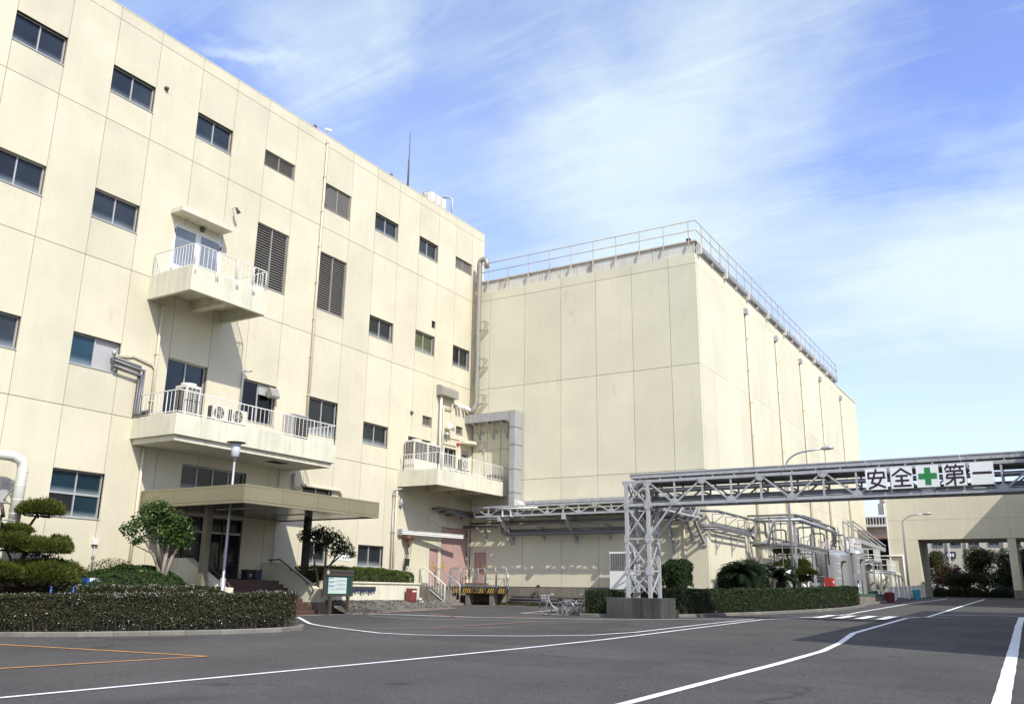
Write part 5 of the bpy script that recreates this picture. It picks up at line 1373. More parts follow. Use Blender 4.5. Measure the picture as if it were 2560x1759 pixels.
# big unit behind the lattice tower
t_ = thing('chiller_unit','white chiller cabinet with dark coil on a stand behind the lattice tower','air conditioner',(9.6,39.35,1.55))
c = MB(); c.box(8.9,10.25,39.3,39.9,1.65,3.38); part('casing', c, M['white'], t_, bevel=.015)
c = MB(); c.box(8.96,10.19,39.285,39.299,2.52,3.30); cg = part('coil_grille', c, M['acg'], t_)
c = MB(); [c.box(8.96+.12*k,8.972+.12*k,39.272,39.284,2.52,3.30) for k in range(11)]; [c.box(8.96,10.19,39.274,39.283,2.55+.09*k,2.562+.09*k) for k in range(9)]; part('guard', c, M['metalpanel'], cg)
c = MB(); c.box(8.85,10.3,39.25,39.95,1.50,1.60); [c.box(a,a+.1,39.3,39.9,.6,1.499) for a in (8.95,10.1)]; part('stand', c, M['galv'], t_)
# refrigerant pipes beside the left window
rp = thing('wall_pipes', 'bundle of lagged pipes from the patched window down to the long balcony', 'pipes', (.12,19,9))
for k,(z,y) in enumerate(((9.05,18.98),(8.92,19.12),(8.72,19.0))):
    c = MB(); c.tube([(.04,17.95,z+.14),(.12+.05*k,17.95,z+.1),(.12+.05*k,y,z),(.12+.05*k,y,7.35),(.5+.2*k,y,7.3+.05*k)],.045,8); part('pipe', c, M['pipe'], rp)
for k in range(2):
    c = MB(); c.tube([(.04,17.9,9.28),(.06,18.05,9.22+.05*k),(.06,18.5,9.30+.06*k),(.06,18.7,9.36+.05*k),(.06,19.5,9.22+.05*k),(.06,19.7,9.0),(.06,19.72,7.4)],.022,6); part('conduit', c, M['pvc'], rp)
c = MB(); c.lathe([(.001,0),(.07,0),(.07,.14),(.02,.17),(.001,.17)],(.06,17.93,9.25),10); part('hood', c, M['metalpanel'], rp)
c = MB(); c.box(.02,1.3,19.15,19.3,7.22,7.36); c.box(.3,1.2,19.2,19.6,6.77,7.1); part('pipe_cover', c, M['acw'], rp)
c = MB(); c.tube([(.08,23.70,7.2),(.08,23.70,9.9),(.10,23.72,9.95),(.34,23.9,9.95)],.045,8); single('vent_pipe', c, M['galv'], 'grey bent vent pipe left of the curtained balcony window', 'pipe', (.1,23.7,7.2))
c = MB(); c.prism([(0,9.55),(.16,9.55),(.32,9.2),(.28,9.12),(0,9.12)],25.1,25.55,'y'); single('vent_hood', c, M['louvre'], 'boxy grey vent hood at the top right corner of the curtained balcony window', 'vent hood', (0,25.3,9.3))
# framed pipe box over the porch
c = MB(); c.box(.0,.14,26.95,27.3,5.55,6.2); c.tube([(.12,27.35,5.75),(.12,29.75,5.75),(.12,29.95,5.6),(.12,29.95,4.9)],.07,8); c.tube([(.12,26.95,6.2),(.12,26.95,5.7),(.12,27.3,5.62)],.06,8)
single('wall_pipe', c, M['pvc'], 'cream pipe bend framing the small window above the porch roof', 'pipe', (.1,28,5.7))
# left white duct with bracket
dl = thing('white_duct', 'fat white duct bending down the wall at the left edge', 'duct', (.9,14.3,4))
c = MB(); c.tube([(.75,9.0,5.22),(.75,14.62,5.22),(.75,14.92,5.12),(.75,15.0,4.85),(.75,15.0,3.0)],.155,16); dp = part('duct', c, M['whitepipe'], dl)
c = MB(); [c.lathe([(.157,0),(.168,.015),(.157,.03)],(.75,15.0,3.1+.42*k),16,cap=False) for k in range(5)]; part('seam', c, M['whitepipe'], dp)
c = MB(); c.bar((0,14.95,4.5),(.6,15.0,4.5),.035); c.bar((0,14.95,3.95),(.6,15.0,4.45),.035); c.box(0,.04,14.85,15.05,3.9,4.6); part('bracket', c, M['metalpanel'], dl)
c = MB()
for z in (2.72,3.3): c.tube([(1.3,9,z),(1.3,14.7,z)],.025,6)
for k in range(20): c.bar((1.3,9.05+.297*k,2.4 if k%5==0 else 2.72),(1.3,9.05+.297*k,3.3),.02)
single('white_railing', c, M['railw'], 'white pipe railing behind the pine at the left edge', 'railing', (1.3,12,2.3))
c = MB(); c.tube([(1.9,13.92,3.50),(1.94,13.98,3.52)],[.20,.20],18); c.tube([(1.9,13.95,1.6),(1.9,13.95,3.4)],.03,8)
single('traffic_mirror', c, M['maroon'], 'dark round back of a traffic mirror above the white railing', 'mirror', (1.9,13.95,1.6))
c = MB(); c.box(0.0,.02,16.6,17.33,2.70,2.93); sg = single('wall_sign', c, M['signw'], 'white wall sign half hidden by the pine at the left', 'sign', (0,17,2.8))
c = MB(); [c.box(.021,.024,16.74+.11*k,16.82+.11*k,2.78,2.87) for k in range(5)]; part('sign_print', c, M['ink'], sg)
c = MB(); c.box(0.0,.02,30.1,30.9,2.72,2.96); sg = single('wall_sign', c, M['signw'], 'white wall sign half hidden by the tree right of the porch', 'sign', (0,30.5,2.8))
c = MB(); [c.box(.021,.024,30.36+.16*k,30.45+.16*k,2.79,2.88) for k in range(3)]; part('sign_print', c, M['ink'], sg)
mb_ = thing('meter_box','small cream meter box with a conduit on the wall left of the mound','meter box',(0,18.2,2.8))
c = MB(); c.box(0,.12,18.08,18.28,2.80,2.98); part('box_body', c, M['white'], mb_, bevel=.01)
c = MB(); c.tube([(.05,18.19,1.9),(.05,18.19,2.8)],.022,6); c.box(.02,.08,18.14,18.24,2.38,2.44); c.box(.02,.1,18.13,18.25,1.84,1.92); part('conduit', c, M['galv'], mb_)
cr_ = thing('blue_crate','blue plastic crate with white print behind the hedge, left of the mound','crate',(2.0,16.9,1.6))
c = MB(); c.box(1.85,2.15,16.7,17.15,1.40,1.45); [c.box(a,b,cc,d,1.45,1.72) for a,b,cc,d in ((1.85,1.88,16.7,17.15),(2.12,2.15,16.7,17.15),(1.88,2.12,16.7,16.73),(1.88,2.12,17.12,17.15))]; part('crate_body', c, M['blue'], cr_)
c = MB(); [c.box(2.151,2.154,16.78+.07*k,16.83+.07*k,1.62,1.72) for k in range(5)]; part('print', c, M['signw'], cr_)
for y,x in ((15.35,3.6),(14.75,3.5)):
    c = MB(); c.tube([(x,y,.4),(x,y,1.42)],.022,8); c.lathe([(.001,0),(.03,0),(.03,.03),(.001,.04)],(x,y,1.42),8); single('blue_stake', c, M['blue'], 'thin blue stake behind the hedge, %s pine' % ('right of the' if y>15 else 'under the'), 'stake', (x,y,.4), 'blue stakes at the pine')

# ------------------------------------------------------------------ lamps
gl = thing('garden_lamp','slim grey pole lamp with flat disc on a tapered shade before the porch','street lamp',(3.15,21.0,.35))
lx,ly = 3.15,21.0
c = MB(); c.lathe([(.095,0),(.095,1.43),(.05,1.46),(.045,3.0),(.04,5.55),(.001,5.56)],(lx,ly,.35),14); part('pole', c, M['galv'], gl)
c = MB(); c.lathe([(.001,0),(.10,0),(.135,.03),(.175,.50),(.001,.50)],(lx,ly,5.88),18); part('lamp_shade', c, M['lampglass'], gl)
c = MB(); c.lathe([(.001,0),(.33,.0),(.33,.015),(.10,.05),(.001,.06)],(lx,ly,6.385),24); part('disc_roof', c, M['bronze'], gl)
c = MB(); c.lathe([(.055,0),(.055,.14),(.10,.16)],(lx,ly,5.73),12); part('collar', c, M['galv'], gl)
def street_lamp(x,y,z0,zt,dx,rise,label):
    t_ = thing('street_lamp', label, 'street lamp', (x,y,z0), 'curved arm street lamps')
    pts = [(x,y,z0),(x,y,zt)]
    for k in range(1,9):
        a = k/8*math.pi/2*.92; pts.append((x+dx*.55*(1-math.cos(a)),y,zt+rise*math.sin(a)))
    pts.append((x+dx*.86,y,zt+rise*1.10))
    c = MB(); c.tube(pts,[.085,.06]+[.045]*9,10); part('pole', c, M['galv'], t_)
    c = MB(); c.lathe([(.12,0),(.12,.5),(.09,.52)],(x,y,z0),10); part('base_sleeve', c, M['galv'], t_)
    c = MB(); xe = x+dx*.84; ze = zt+rise*1.09
    c.tube([(xe,y,ze),(xe+.12,y,ze+.02),(xe+.38,y,ze+.04),(xe+dx*.0+.62,y,ze+.01)],[.05,.10,.12,.05],10); part('lamp_head', c, M['metalpanel'], t_)
street_lamp(16.15,45.0,.75,7.75,2.1,.72,'curved arm street lamp rising behind the right hedge through the pipe bridge')
street_lamp(17.9,71.0,1.3,6.65,1.7,.62,'curved arm street lamp in front of the far building with the road opening')

# ------------------------------------------------------------------ bicycles
def bicycle(x,y,z,label,rot,frame_m,basket=True,k=.86):
    t_ = thing('bicycle', label, 'bicycle', (x,y,z), 'bicycles parked by the small hedge')
    t_.rotation_euler = (R(4),0,rot)
    def add(nm,mb,m,p=None): 
        o = put(nm, mb.mesh(nm), m, p or t_)
        return o
    r = .33*k; wb = .55*k
    for s in (-1,1):
        c = MB(); c.tube([(s*wb+r*math.cos(2*math.pi*i/28),0,r+r*math.sin(2*math.pi*i/28)) for i in range(29)],.017,6,caps=False); w_ = add('wheel',c,M['tyre'])
        c = MB(); c.tube([(s*wb+(r-.022)*math.cos(2*math.pi*i/28),0,r+(r-.022)*math.sin(2*math.pi*i/28)) for i in range(29)],.010,6,caps=False); add('rim',c,M['steel'],w_)
        c = MB(); [c.bar((s*wb,.012*(-1)**i,r),(s*wb+(r-.02)*math.cos(math.pi*i/9),0,r+(r-.02)*math.sin(math.pi*i/9)),.004) for i in range(18)]; c.tube([(s*wb,-.05,r),(s*wb,.05,r)],.022,8); add('spokes',c,M['steel'],w_)
        c = MB(); a0,a1 = (.1,2.5) if s>0 else (.75,2.9); c.tube([(s*wb+(r+.03)*math.cos(a0+(a1-a0)*i/12),0,r+(r+.03)*math.sin(a0+(a1-a0)*i/12)) for i in range(13)],.018,6); add('mudguard',c,M['steel'])
    # front wheel at -x
    H=k
    c = MB(); hd_=(-.40*H,0,.82*H); bb_=(.0,0,.28*H); se=(.17*H,0,.62*H)
    c.tube([hd_,(-.33*H,0,.62*H),(-.15*H,0,.38*H),bb_],.017,8); c.tube([(-.36*H,0,.72*H),(-.25*H,0,.50*H),(-.02*H,0,.36*H),(.06*H,0,.36*H)],.013,8); c.tube([bb_,se,(.20*H,0,.74*H)],.015,8)
    for yy in (-.05,.05): c.tube([bb_,(wb,yy,r)],.010,6); c.tube([se,(wb,yy,r)],.009,6)
    for yy in (-.05,.05): c.tube([(-.42*H,yy*.5,.68*H),(-.50*H,yy,.45*H),(-wb,yy,r)],.010,6)
    c.tube([(-.42*H,0,.66*H),(-.38*H,0,.90*H)],.016,8); add('frame',c,M[frame_m])
    c = MB(); c.tube([(-.20*H,-.25,.93*H),(-.34*H,-.24,.97*H),(-.42*H,-.12,.94*H),(-.39*H,0,.92*H),(-.42*H,.12,.94*H),(-.34*H,.24,.97*H),(-.20*H,.25,.93*H)],.011,6); add('handlebar',c,M['steel'])
    c = MB(); c._add([(.08*H,-.02,.77*H),(.08*H,.02,.77*H),(.32*H,.09,.78*H),(.32*H,-.09,.78*H),(.10*H,-.015,.72*H),(.10*H,.015,.72*H),(.30*H,.07,.70*H),(.30*H,-.07,.70*H)],[(0,1,2,3),(7,6,5,4),(0,4,5,1),(1,5,6,2),(2,6,7,3),(3,7,4,0)]); add('saddle',c,M['black'])
    if basket:
        c = MB(); X0_,X1_,Z0_,Z1_ = -.76*H,-.46*H,.66*H,.92*H
        for i in range(7):
            t=i/6
            for yy in (-.15,.15): c.bar((X0_+.04+(X1_-X0_-.06)*t,yy*.8,Z0_),(X0_+(X1_-X0_)*t,yy,Z1_),.007)
            for xx,xb in ((X0_,X0_+.04),(X1_,X1_-.02)): c.bar((xb,-.12+.24*t,Z0_),(xx,-.15+.30*t,Z1_),.007)
        for zz in (Z0_,(Z0_+Z1_)/2,Z1_):
            e=(zz-Z0_)/(Z1_-Z0_)*.03; c.tube([(X0_+.04-e,-.12-e,zz),(X1_-.02+e*.6,-.12-e,zz),(X1_-.02+e*.6,.12+e,zz),(X0_+.04-e,.12+e,zz),(X0_+.04-e,-.12-e,zz)],.008,5)
        c.box(X0_+.04,X1_-.02,-.12,.12,Z0_-.004,Z0_+.004); add('basket',c,M['galv'])
    c = MB(); [c.bar((.30*H+.05*i,-.07,.66*H),(.30*H+.05*i,.07,.66*H),.008) for i in range(7)]; c.tube([(.18*H,-.06,.66*H),(.62*H,-.07,.66*H),(.62*H,.07,.66*H),(.18*H,.06,.66*H)],.008,6); [c.tube([(.58*H,yy,.66*H),(wb,yy*.8,r)],.007,5) for yy in (-.07,.07)]; add('carrier',c,M['steel'])
    c = MB(); c.tube([(0,-.04,.28*H),(0,.04,.28*H)],.06,12); c.bar((0,-.06,.28*H),(.08,-.06,.15*H),.014); c.bar((0,.06,.28*H),(-.08,.06,.42*H),.014); c.box(.04,.14,-.13,-.06,.14*H,.155*H); c.box(-.14,-.04,.06,.13,.415*H,.43*H); c.bar((0,.045,.31*H),(wb,.045,r+.02),.012); c.bar((0,.045,.24*H),(wb,.045,r-.03),.012); add('crank',c,M['galv'])
    c = MB(); c.tube([(wb-.02,.06,r),(wb+.06,.16,.01)],.010,6); c.tube([(wb-.02,-.06,r),(wb+.06,-.16,.01)],.010,6); add('kickstand',c,M['steel'])
    return t_
bicycle(9.56,32.75,Gz(9.5,32.7)+.006,'silver bicycle with a wire front basket facing left, nearest to the road',R(4),'galv')
bicycle(10.15,33.55,Gz(10.1,33.5)+.006,'silver bicycle parked behind the other one, facing right towards the small hedge',R(163),'metalpanel')

# ------------------------------------------------------------------ far building with the road opening
UY = 77.0
ub = thing('gate_building','tan building spanning the road end with a wide open passage below','building',(21,UY,1.4))
mb = MB(); mb.box(15.95,18.11,UY,UY+6,1.0,5.84); part('left_pier', mb, M['ubld'], ub)
for a,b in ((15.95,24.58),(24.59,33.0),(33.01,46)):
    mb = MB(); mb.box(a,b,UY,UY+6,5.85,7.36); part('wall_panel', mb, M['ubld'], ub)
    mb = MB(); mb.box(a,b,UY,UY+6,7.375,9.45); part('wall_panel', mb, M['ubld'], ub)
mb = MB(); mb.box(15.97,45.9,UY+.02,UY+5.9,7.355,7.38); part('wall_joint', mb, M['joint'], ub)
for x in (24.3,31.0,38.0):
    mb = MB(); mb.box(x,x+.55,UY+.05,UY+.6,2.05,5.845); cl = part('column', mb, M['ubld'], ub)
    mb = MB(); mb.box(x-.01,x+.56,UY+.04,UY+.61,1.2,2.049); part('column_base', mb, M['conc'], cl)
    mb = MB(); mb.box(x,x+.55,UY+5.3,UY+5.85,1.2,5.845); part('column', mb, M['ubld'], ub)
mb = MB(); mb.box(15.93,16.03,UY-.14,UY-.02,1.2,9.2); mb.box(15.90,16.06,UY-.2,UY-.01,8.9,9.2); part('downpipe', mb, M['white'], ub)
mb = MB(); mb.box(15.35,15.75,UY+.2,UY+.5,7.9,8.8); mb.box(15.5,15.97,UY+.3,UY+.4,8.8,9.1); part('wall_lamp_box', mb, M['metalpanel'], ub)
mb = MB(); mb.tube([(16.9,UY-.1,1.3),(16.9,UY-.1,4.6),(15.2,UY-.1,4.6)],.06,8); mb.tube([(16.55,UY-.05,1.4),(16.55,UY-.05,3.2),(15.5,UY-.05,3.2)],.04,6); part('wall_pipes', mb, M['white'], ub)
# low building between the block and the gate building
lb = thing('low_building','low pale building with dark roof railings seen between the block and the gate building','building',(13,90,1.5))
mb = MB(); mb.box(4,16.4,89,97,1.2,7.75); part('wall', mb, M['farwall'], lb)
mb = MB(); mb.box(4,16.4,88.6,89,7.76,7.95); part('coping', mb, M['white'], lb)
mb = MB(); mb.box(10,15.4,86.6,88.95,6.55,6.62); mb.prism([(86.4,6.5),(88.98,6.5),(88.98,6.95),(86.6,6.75)],10,15.4,'x'); part('porch_roof', mb, M['darkroof'], lb)
mb = MB(); [mb.box(4.2+.26*k,4.25+.26*k,88.65,88.75,7.96,8.62) for k in range(47)]; mb.box(4,16.4,88.63,88.78,8.62,8.7); part('roof_railing', mb, M['white'], lb)
mb = MB(); mb.box(4.1,16.3,88.85,88.9,7.96,8.6); part('dark_screen', mb, M['bronze'], lb)
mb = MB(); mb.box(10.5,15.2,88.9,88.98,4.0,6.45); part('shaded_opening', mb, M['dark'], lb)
# far building seen through the passage
fb = thing('distant_building','pale building with grey windows seen through the passage behind the trees','building',(18,110,1.5))
mb = MB(); mb.box(12.6,30,110,122,1.2,13); part('wall', mb, M['farwall'], fb)
for x in (13.75,15.66,17.45,19.25,21.2,23.2,25.2):
    mb = MB(); mb.box(x,x+1.1,109.93,109.99,6.85,7.68); w_ = part('window', mb, M['frame'], fb)
    for k in range(2): mb = MB(); mb.box(x+.05+.52*k,x+.53+.52*k,109.90,109.925,6.9,7.63); part('pane', mb, M['glass'], w_)
    mb = MB(); mb.box(x,x+1.1,109.93,109.99,9.6,10.5); w_ = part('window', mb, M['frame'], fb)
    mb = MB(); mb.box(x+.05,x+1.05,109.90,109.925,9.65,10.45); part('pane', mb, M['glass'], w_)
for x in (17.15,19.0,22.6): mb = MB(); mb.box(x,x+.18,109.8,109.99,1.5,12.9); part('pilaster', mb, M['ubld'], fb)
mb = MB(); mb.box(16.9,17.9,109.84,109.9,5.6,6.35); sg = part('blue_sign', mb, M['dkblue'], fb)
mb = MB(); [mb.box(17.05+.25*k,17.2+.25*k,109.82,109.838,5.8,6.15) for k in range(3)]; part('sign_print', mb, M['signw'], sg)
mb = MB(); [mb.box(15.95,16.5,109.9,109.98,5.55+.28*k,5.66+.28*k) for k in range(3)]; mb.box(16.1,16.2,109.9,109.985,5.55,6.35); part('sign_print', mb, M['dkblue'], fb)
# buildings right of the road, outside the picture: they cast the shade on the road end
wb1 = thing('warehouse','plain tan warehouse right of the road','building',(36,31,.5))
mb = MB(); mb.box(30,44,19.5,43,.0,9.0); part('wall', mb, M['ubld'], wb1)
mb = MB(); mb.box(29.9,44.1,19.4,43.1,9.0,9.25); part('roof', mb, M['metalpanel'], wb1)
for k in range(5): mb = MB(); mb.box(29.93,29.995,21+4.2*k,23.4+4.2*k,4.6,6.2); part('window', mb, M['glass'], wb1)
wb2 = thing('warehouse','tall tan hall right of the road end','building',(38,68,1))
mb = MB(); mb.box(30.2,46,52,90,.5,14.6); part('wall', mb, M['ubld'], wb2)
mb = MB(); mb.box(30.1,46.1,51.9,90.1,14.6,14.8); part('roof', mb, M['metalpanel'], wb2)
for k in range(7): mb = MB(); mb.box(30.13,30.195,54+4.6*k,56.6+4.6*k,7,9.2); part('window', mb, M['glass'], wb2)

# ------------------------------------------------------------------ low wall, fence, bins at the right
lw = thing('low_wall','low concrete wall with a dark green top rail beyond the right hedge','wall',(17.6,57,1))
mb = MB(); mb.box(17.45,17.62,52.3,62.0,.7,1.50); part('wall', mb, M['conc'], lw)
mb = MB(); mb.box(17.42,17.65,52.3,62.0,1.502,1.62); part('top_rail', mb, M['greenedge'], lw)
mb = MB(); mb.box(14.0,17.4,60.5,61.0,1.0,1.75); mb.box(14,17.4,60.45,61.05,1.752,1.82); part('return_wall', mb, M['greenedge'], lw)
fe = thing('white_fence','white panel fence along the road edge towards the gate building','fence',(17.9,70,1.2))
y = 62.3; 
while y < 76.5:
    y2 = min(y+1.75,76.7); mb = MB(); zb_ = Gz(18,y); zt_ = zb_+.93
    X = 17.85+.03*(y-62)
    mb.box(X-.03,X+.03,y,y+.06,zb_,zt_+.05); part('post', mb, M['white'], fe)
    mb = MB(); mb.box(X-.02,X+.02,y+.065,y2-.005,zt_-.05,zt_); mb.box(X-.02,X+.02,y+.065,y2-.005,zb_+.1,zb_+.15); part('rail', mb, M['white'], fe)
    for k in range(5):
        a = y+.15+.31*k
        if a+.2 < y2: mb = MB(); mb.box(X-.012,X+.012,a,a+.20,zb_+.151,zt_-.051); part('board', mb, M['white'], fe)
    y = y2
def barrel(x,y,z,m_,lab,r=.24,h=.62,nm='bin'):
    t_ = thing('waste_bin', lab, 'bin', (x,y,z))
    c = MB(); c.lathe([(r*.85,0),(r*.87,.02),(r*.98,h*.9),(r,h*.92),(r,h),(r*.93,h)],(x,y,z),16); part('bin_body', c, M[m_], t_)
    c = MB(); c.lathe([(r*1.04,0),(r*1.04,.03),(r*.6,.08),(.001,.09)],(x,y,z+h+.002),16); part('lid', c, M[m_], t_)
barrel(18.0,61.3,Gz(18,61.3),'dullred','dark red bin at the end of the low wall',.30,.55)
barrel(18.45,70.3,Gz(18.4,70.3),'cyan','light blue plastic bin in front of the white fence',.28,.62)
c = MB(); c.box(17.95,18.45,64.8,65.3,1.15,1.42); single('planter_box', c, M['conc'], 'small concrete block at the foot of the white fence', 'block', (18.2,65,1.15))
hydrant_box(16.5,51.3,1.45,'red','bright red fire hose cabinet behind the end of the right hedge',w=.62,d=.4,h=.98)
# ------------------------------------------------------------------ process tanks and pipework beside the block
def vtank(x,y,z0,r,h,label,group='steel process tanks'):
    t_ = thing('process_tank', label, 'tank', (x,y,z0), group)
    prof = [(r*.98,0),(r,.02)]
    c = MB(); c.lathe([(r,0),(r,h)],(x,y,z0),36,cap=False); part('shell', c, M['steel'], t_)
    c = MB(); c.lathe([(r,h),(r*.93,h+.10),(r*.75,h+.22),(r*.45,h+.32),(.001,h+.37)],(x,y,z0),36,cap=False); tp_ = part('domed_top', c, M['steel'], t_)
    c = MB(); [c.lathe([(r+.001,zz),(r+.014,zz+.012),(r+.001,zz+.024)],(x,y,z0),36,cap=False) for zz in np.arange(.25,h-.02,.42)]; part('seam_bands', c, M['steel'], t_)
    c = MB(); c.tube([(x+.1,y-.1,z0+h+.3),(x+.1,y-.1,z0+h+.6),(x+.4,y-.1,z0+h+.6)],.05,8); c.lathe([(.14,0),(.14,.06)],(x+.1,y-.1,z0+h+.36),12); part('nozzle', c, M['galv'], tp_)
    c = MB(); c.tube([(x+r*.75,y-r*.62,z0+h*.86),(x+r*.98,y-r*.86,z0+h*.86)],.07,8); c.tube([(x+r*.72,y-r*.72,z0+.1),(x+r*.72,y-r*.72,z0+h*.86)],.03,6); part('side_pipe', c, M['bronze'], t_)
    return t_
vtank(15.68,56.2,.95,1.0,2.88,'big squat stainless steel tank with domed top behind the right hedge')
vtank(16.30,60.0,1.0,.62,3.10,'slimmer stainless steel tank with domed top right of the big one')
# horizontal drum
t_ = thing('drum_tank','lying pale metal drum tank behind the two upright tanks','tank',(16.2,67,1.3),'steel process tanks')
c = MB(); 
prof = [(-1.2,.001),(-1.12,.35),(-.98,.55),(-.8,.66),(.8,.66),(.98,.55),(1.12,.35),(1.2,.001)]
vs_=[];n_=24
for a,r in prof:
    for j in range(n_): vs_.append((16.0+a,67+r*math.cos(2*math.pi*j/n_),2.6+r*math.sin(2*math.pi*j/n_)))
c._add(vs_,[(i*n_+j,i*n_+(j+1)%n_,(i+1)*n_+(j+1)%n_,(i+1)*n_+j) for i in range(len(prof)-1) for j in range(n_)],True); part('shell', c, M['pvc'], t_)
c = MB(); [c.box(a-.1,a+.1,66.5,67.5,1.3,2.1) for a in (15.3,16.7)]; part('saddle', c, M['conc'], t_)
t_ = thing('round_tank','white dome topped tank behind the clipped pine','tank',(14.6,49.5,.9),'steel process tanks')
c = MB(); c.lathe([(1.05,0),(1.05,1.75),(1.0,1.95),(.8,2.18),(.45,2.36),(.001,2.42)],(14.75,49.6,.8),32); part('shell', c, M['white'], t_)
c = MB(); [c.lathe([(1.052,z),(1.07,z+.015),(1.052,z+.03)],(14.75,49.6,.8),32,cap=False) for z in (.5,1.1,1.7)]; part('seam_bands', c, M['metalpanel'], t_)
# pipe bridge frame
pf = thing('pipe_support','open grey post frame carrying bent pipes beside the block','pipe frame',(15,48,.9))
posts = [(13.95,46.6),(15.95,46.6),(13.95,50.5),(15.95,50.5),(15.95,54.2),(14.2,54.2)]
for x,y in posts:
    c = MB(); c.box(x-.055,x+.055,y-.055,y+.055,.8,5.35); part('post', c, M['galv'], pf)
for z in (5.35,3.85):
    for a,b in (((13.95,46.6),(15.95,46.6)),((13.95,50.5),(15.95,50.5)),((14.2,54.2),(15.95,54.2)),((15.95,46.6),(15.95,54.2)),((13.95,46.6),(13.95,50.5))):
        c = MB(); c.bar((*a,z),(*b,z),.08,.09); part('beam', c, M['galv'], pf)
for k,(y,z) in enumerate(((46.45,5.48),(46.75,5.50),(46.6,5.2))):
    c = MB(); c.tube([(13.6,y,z-.6*(k==2)),(14.1,y,z),(15.9,y,z),(16.05,y+.15,z),(16.05,56-.4*k,z-.05),(16.05,56.3-.4*k,z-.3),(16.0,56.3-.4*k,4.3)],.05,8); part('pipe', c, M['pipe'], pf)
c = MB(); c.tube([(13.7,46.3,4.1),(14.6,46.3,4.05),(15.0,46.3,5.15),(15.2,46.3,5.2),(16.3,46.5,5.22),(16.3,55.2,5.1)],.075,8); part('pipe', c, M['galv'], pf)
for z,y in ((3.95,46.5),(4.03,46.7)):
    c = MB(); c.tube([(13.75,y,z),(15.9,y,z),(16.0,y+.2,z),(16.0,54,z),(16.0,54,3.2)],.045,8); part('pipe', c, M['pipe'], pf)
for x,y,z in ((14.7,46.5,5.4),(15.3,46.5,5.4),(15.95,48.5,5.3),(15.95,52.5,5.3)):
    c = MB(); c.tube([(x,y,z),(x,y,1.0)],.03,6); part('drop_pipe', c, M['pipe'], pf)
# cable tray roof over the frame
c = MB(); c.box(15.55,16.1,48.2,52.6,5.56,5.60); [c.box(15.55,16.1,48.3+.6*k,48.36+.6*k,5.50,5.559) for k in range(7)]; part('tray', c, M['galv'], pf)
# pipe along the side wall on brackets
sp = thing('side_wall_pipes','grey pipes on triangular brackets along the sunny side of the block','pipes',(13.7,48,4))
for pts,r in (([(13.3,40.0,5.25),(13.95,40.6,5.25),(13.95,48.4,5.25),(13.95,48.5,5.1),(13.95,48.5,4.65),(13.95,48.7,4.5),(13.95,62,4.5)],.06),([(13.1,40.0,4.55),(13.8,40.7,4.55),(13.8,46.2,4.52),(13.85,46.4,4.3)],.055),([(13.2,39.9,4.42),(13.95,40.7,4.42),(13.95,46.1,4.40),(13.95,46.3,4.2),(13.95,46.4,3.9)],.045),([(13.0,40.1,4.64),(13.7,40.8,4.64),(13.7,46.2,4.6)],.04)):
    c = MB(); c.tube(pts,r,8); part('pipe', c, M['pipe'], sp)
for y,z in ((41.2,5.18),(43.2,5.18),(45.2,5.18),(47.2,5.18),(50,4.43),(52.2,4.43),(54.4,4.43),(57,4.43),(60,4.43)):
    c = MB(); c.bar((TW,y,z),(14.1,y,z),.045); c.bar((TW,y,z-.5),(14.05,y,z-.03),.035); c.bar((TW+.02,y,z-.55),(TW+.02,y,z),.045); part('bracket', c, M['galv'], sp)
for y in (41.5,43.9):
    c = MB(); c.bar((TW,y,4.34),(14.1,y,4.34),.05); c.bar((TW+.02,y,3.3),(TW+.02,y,4.34),.06); c.bar((TW+.02,y,3.45),(14.0,y,4.32),.04); part('bracket', c, M['galv'], sp)
# platform cluster with white handrails behind the tanks
def platform(x0,x1,y0,y1,z,label,h=.75,legs=True,m='white'):
    t_ = thing('service_platform', label, 'platform', ((x0+x1)/2,(y0+y1)/2,1.2), 'service platforms at the tanks')
    c = MB(); c.box(x0,x1,y0,y1,z-.08,z); part('deck', c, M['galv'], t_)
    for x in (x0+.05,x1-.05):
        for y in (y0+.05,y1-.05): c = MB(); c.box(x-.045,x+.045,y-.045,y+.045,1.0,z-.081); part('leg', c, M['galv'], t_)
    c = MB()
    for a,b in (((x0,y0),(x1,y0)),((x1,y0),(x1,y1)),((x0,y0),(x0,y1))):
        for zz in (z+h*.5,z+h): c.bar((*a,zz),(*b,zz),.045)
        n_ = max(2,int((Vector(a)-Vector(b)).length/.3))
        for i in range(n_+1):
            p = Vector(a).lerp(Vector(b),i/n_); c.bar((p.x,p.y,z),(p.x,p.y,z+h),.03)
    part('handrail', c, M[m], t_)
    return t_
platform(14.6,16.4,58.2,62.2,4.15,'upper steel platform with white handrails above the slim tank')
platform(15.2,17.0,62.8,65.5,3.75,'middle steel platform with white handrails right of the slim tank')
platform(15.7,17.2,66.5,70.5,3.2,'lower steel platform with white handrails by the gate building')
platform(13.8,15.0,52.5,56.0,3.3,'steel platform behind the big tank')
mp = thing('pipe_cluster','dense cluster of valves, boxes and thin pipes behind the big tank','pipes',(14.6,57,1.2))
for k,(x,y,w_,h_) in enumerate(((14.6,53.0,.9,5.3),(15.0,54.2,.8,5.0),(15.7,57.6,.6,5.1),(15.3,58.3,.5,4.8),(14.2,49.0,.7,4.9))):
    c = MB(); c.tube([(x,y,1.2),(x,y,h_-.1),(x+.1,y,h_),(x+w_-.1,y,h_),(x+w_,y,h_-.1),(x+w_,y,2.4)],.045,8); part('hoop_pipe', c, M['pipe'], mp)
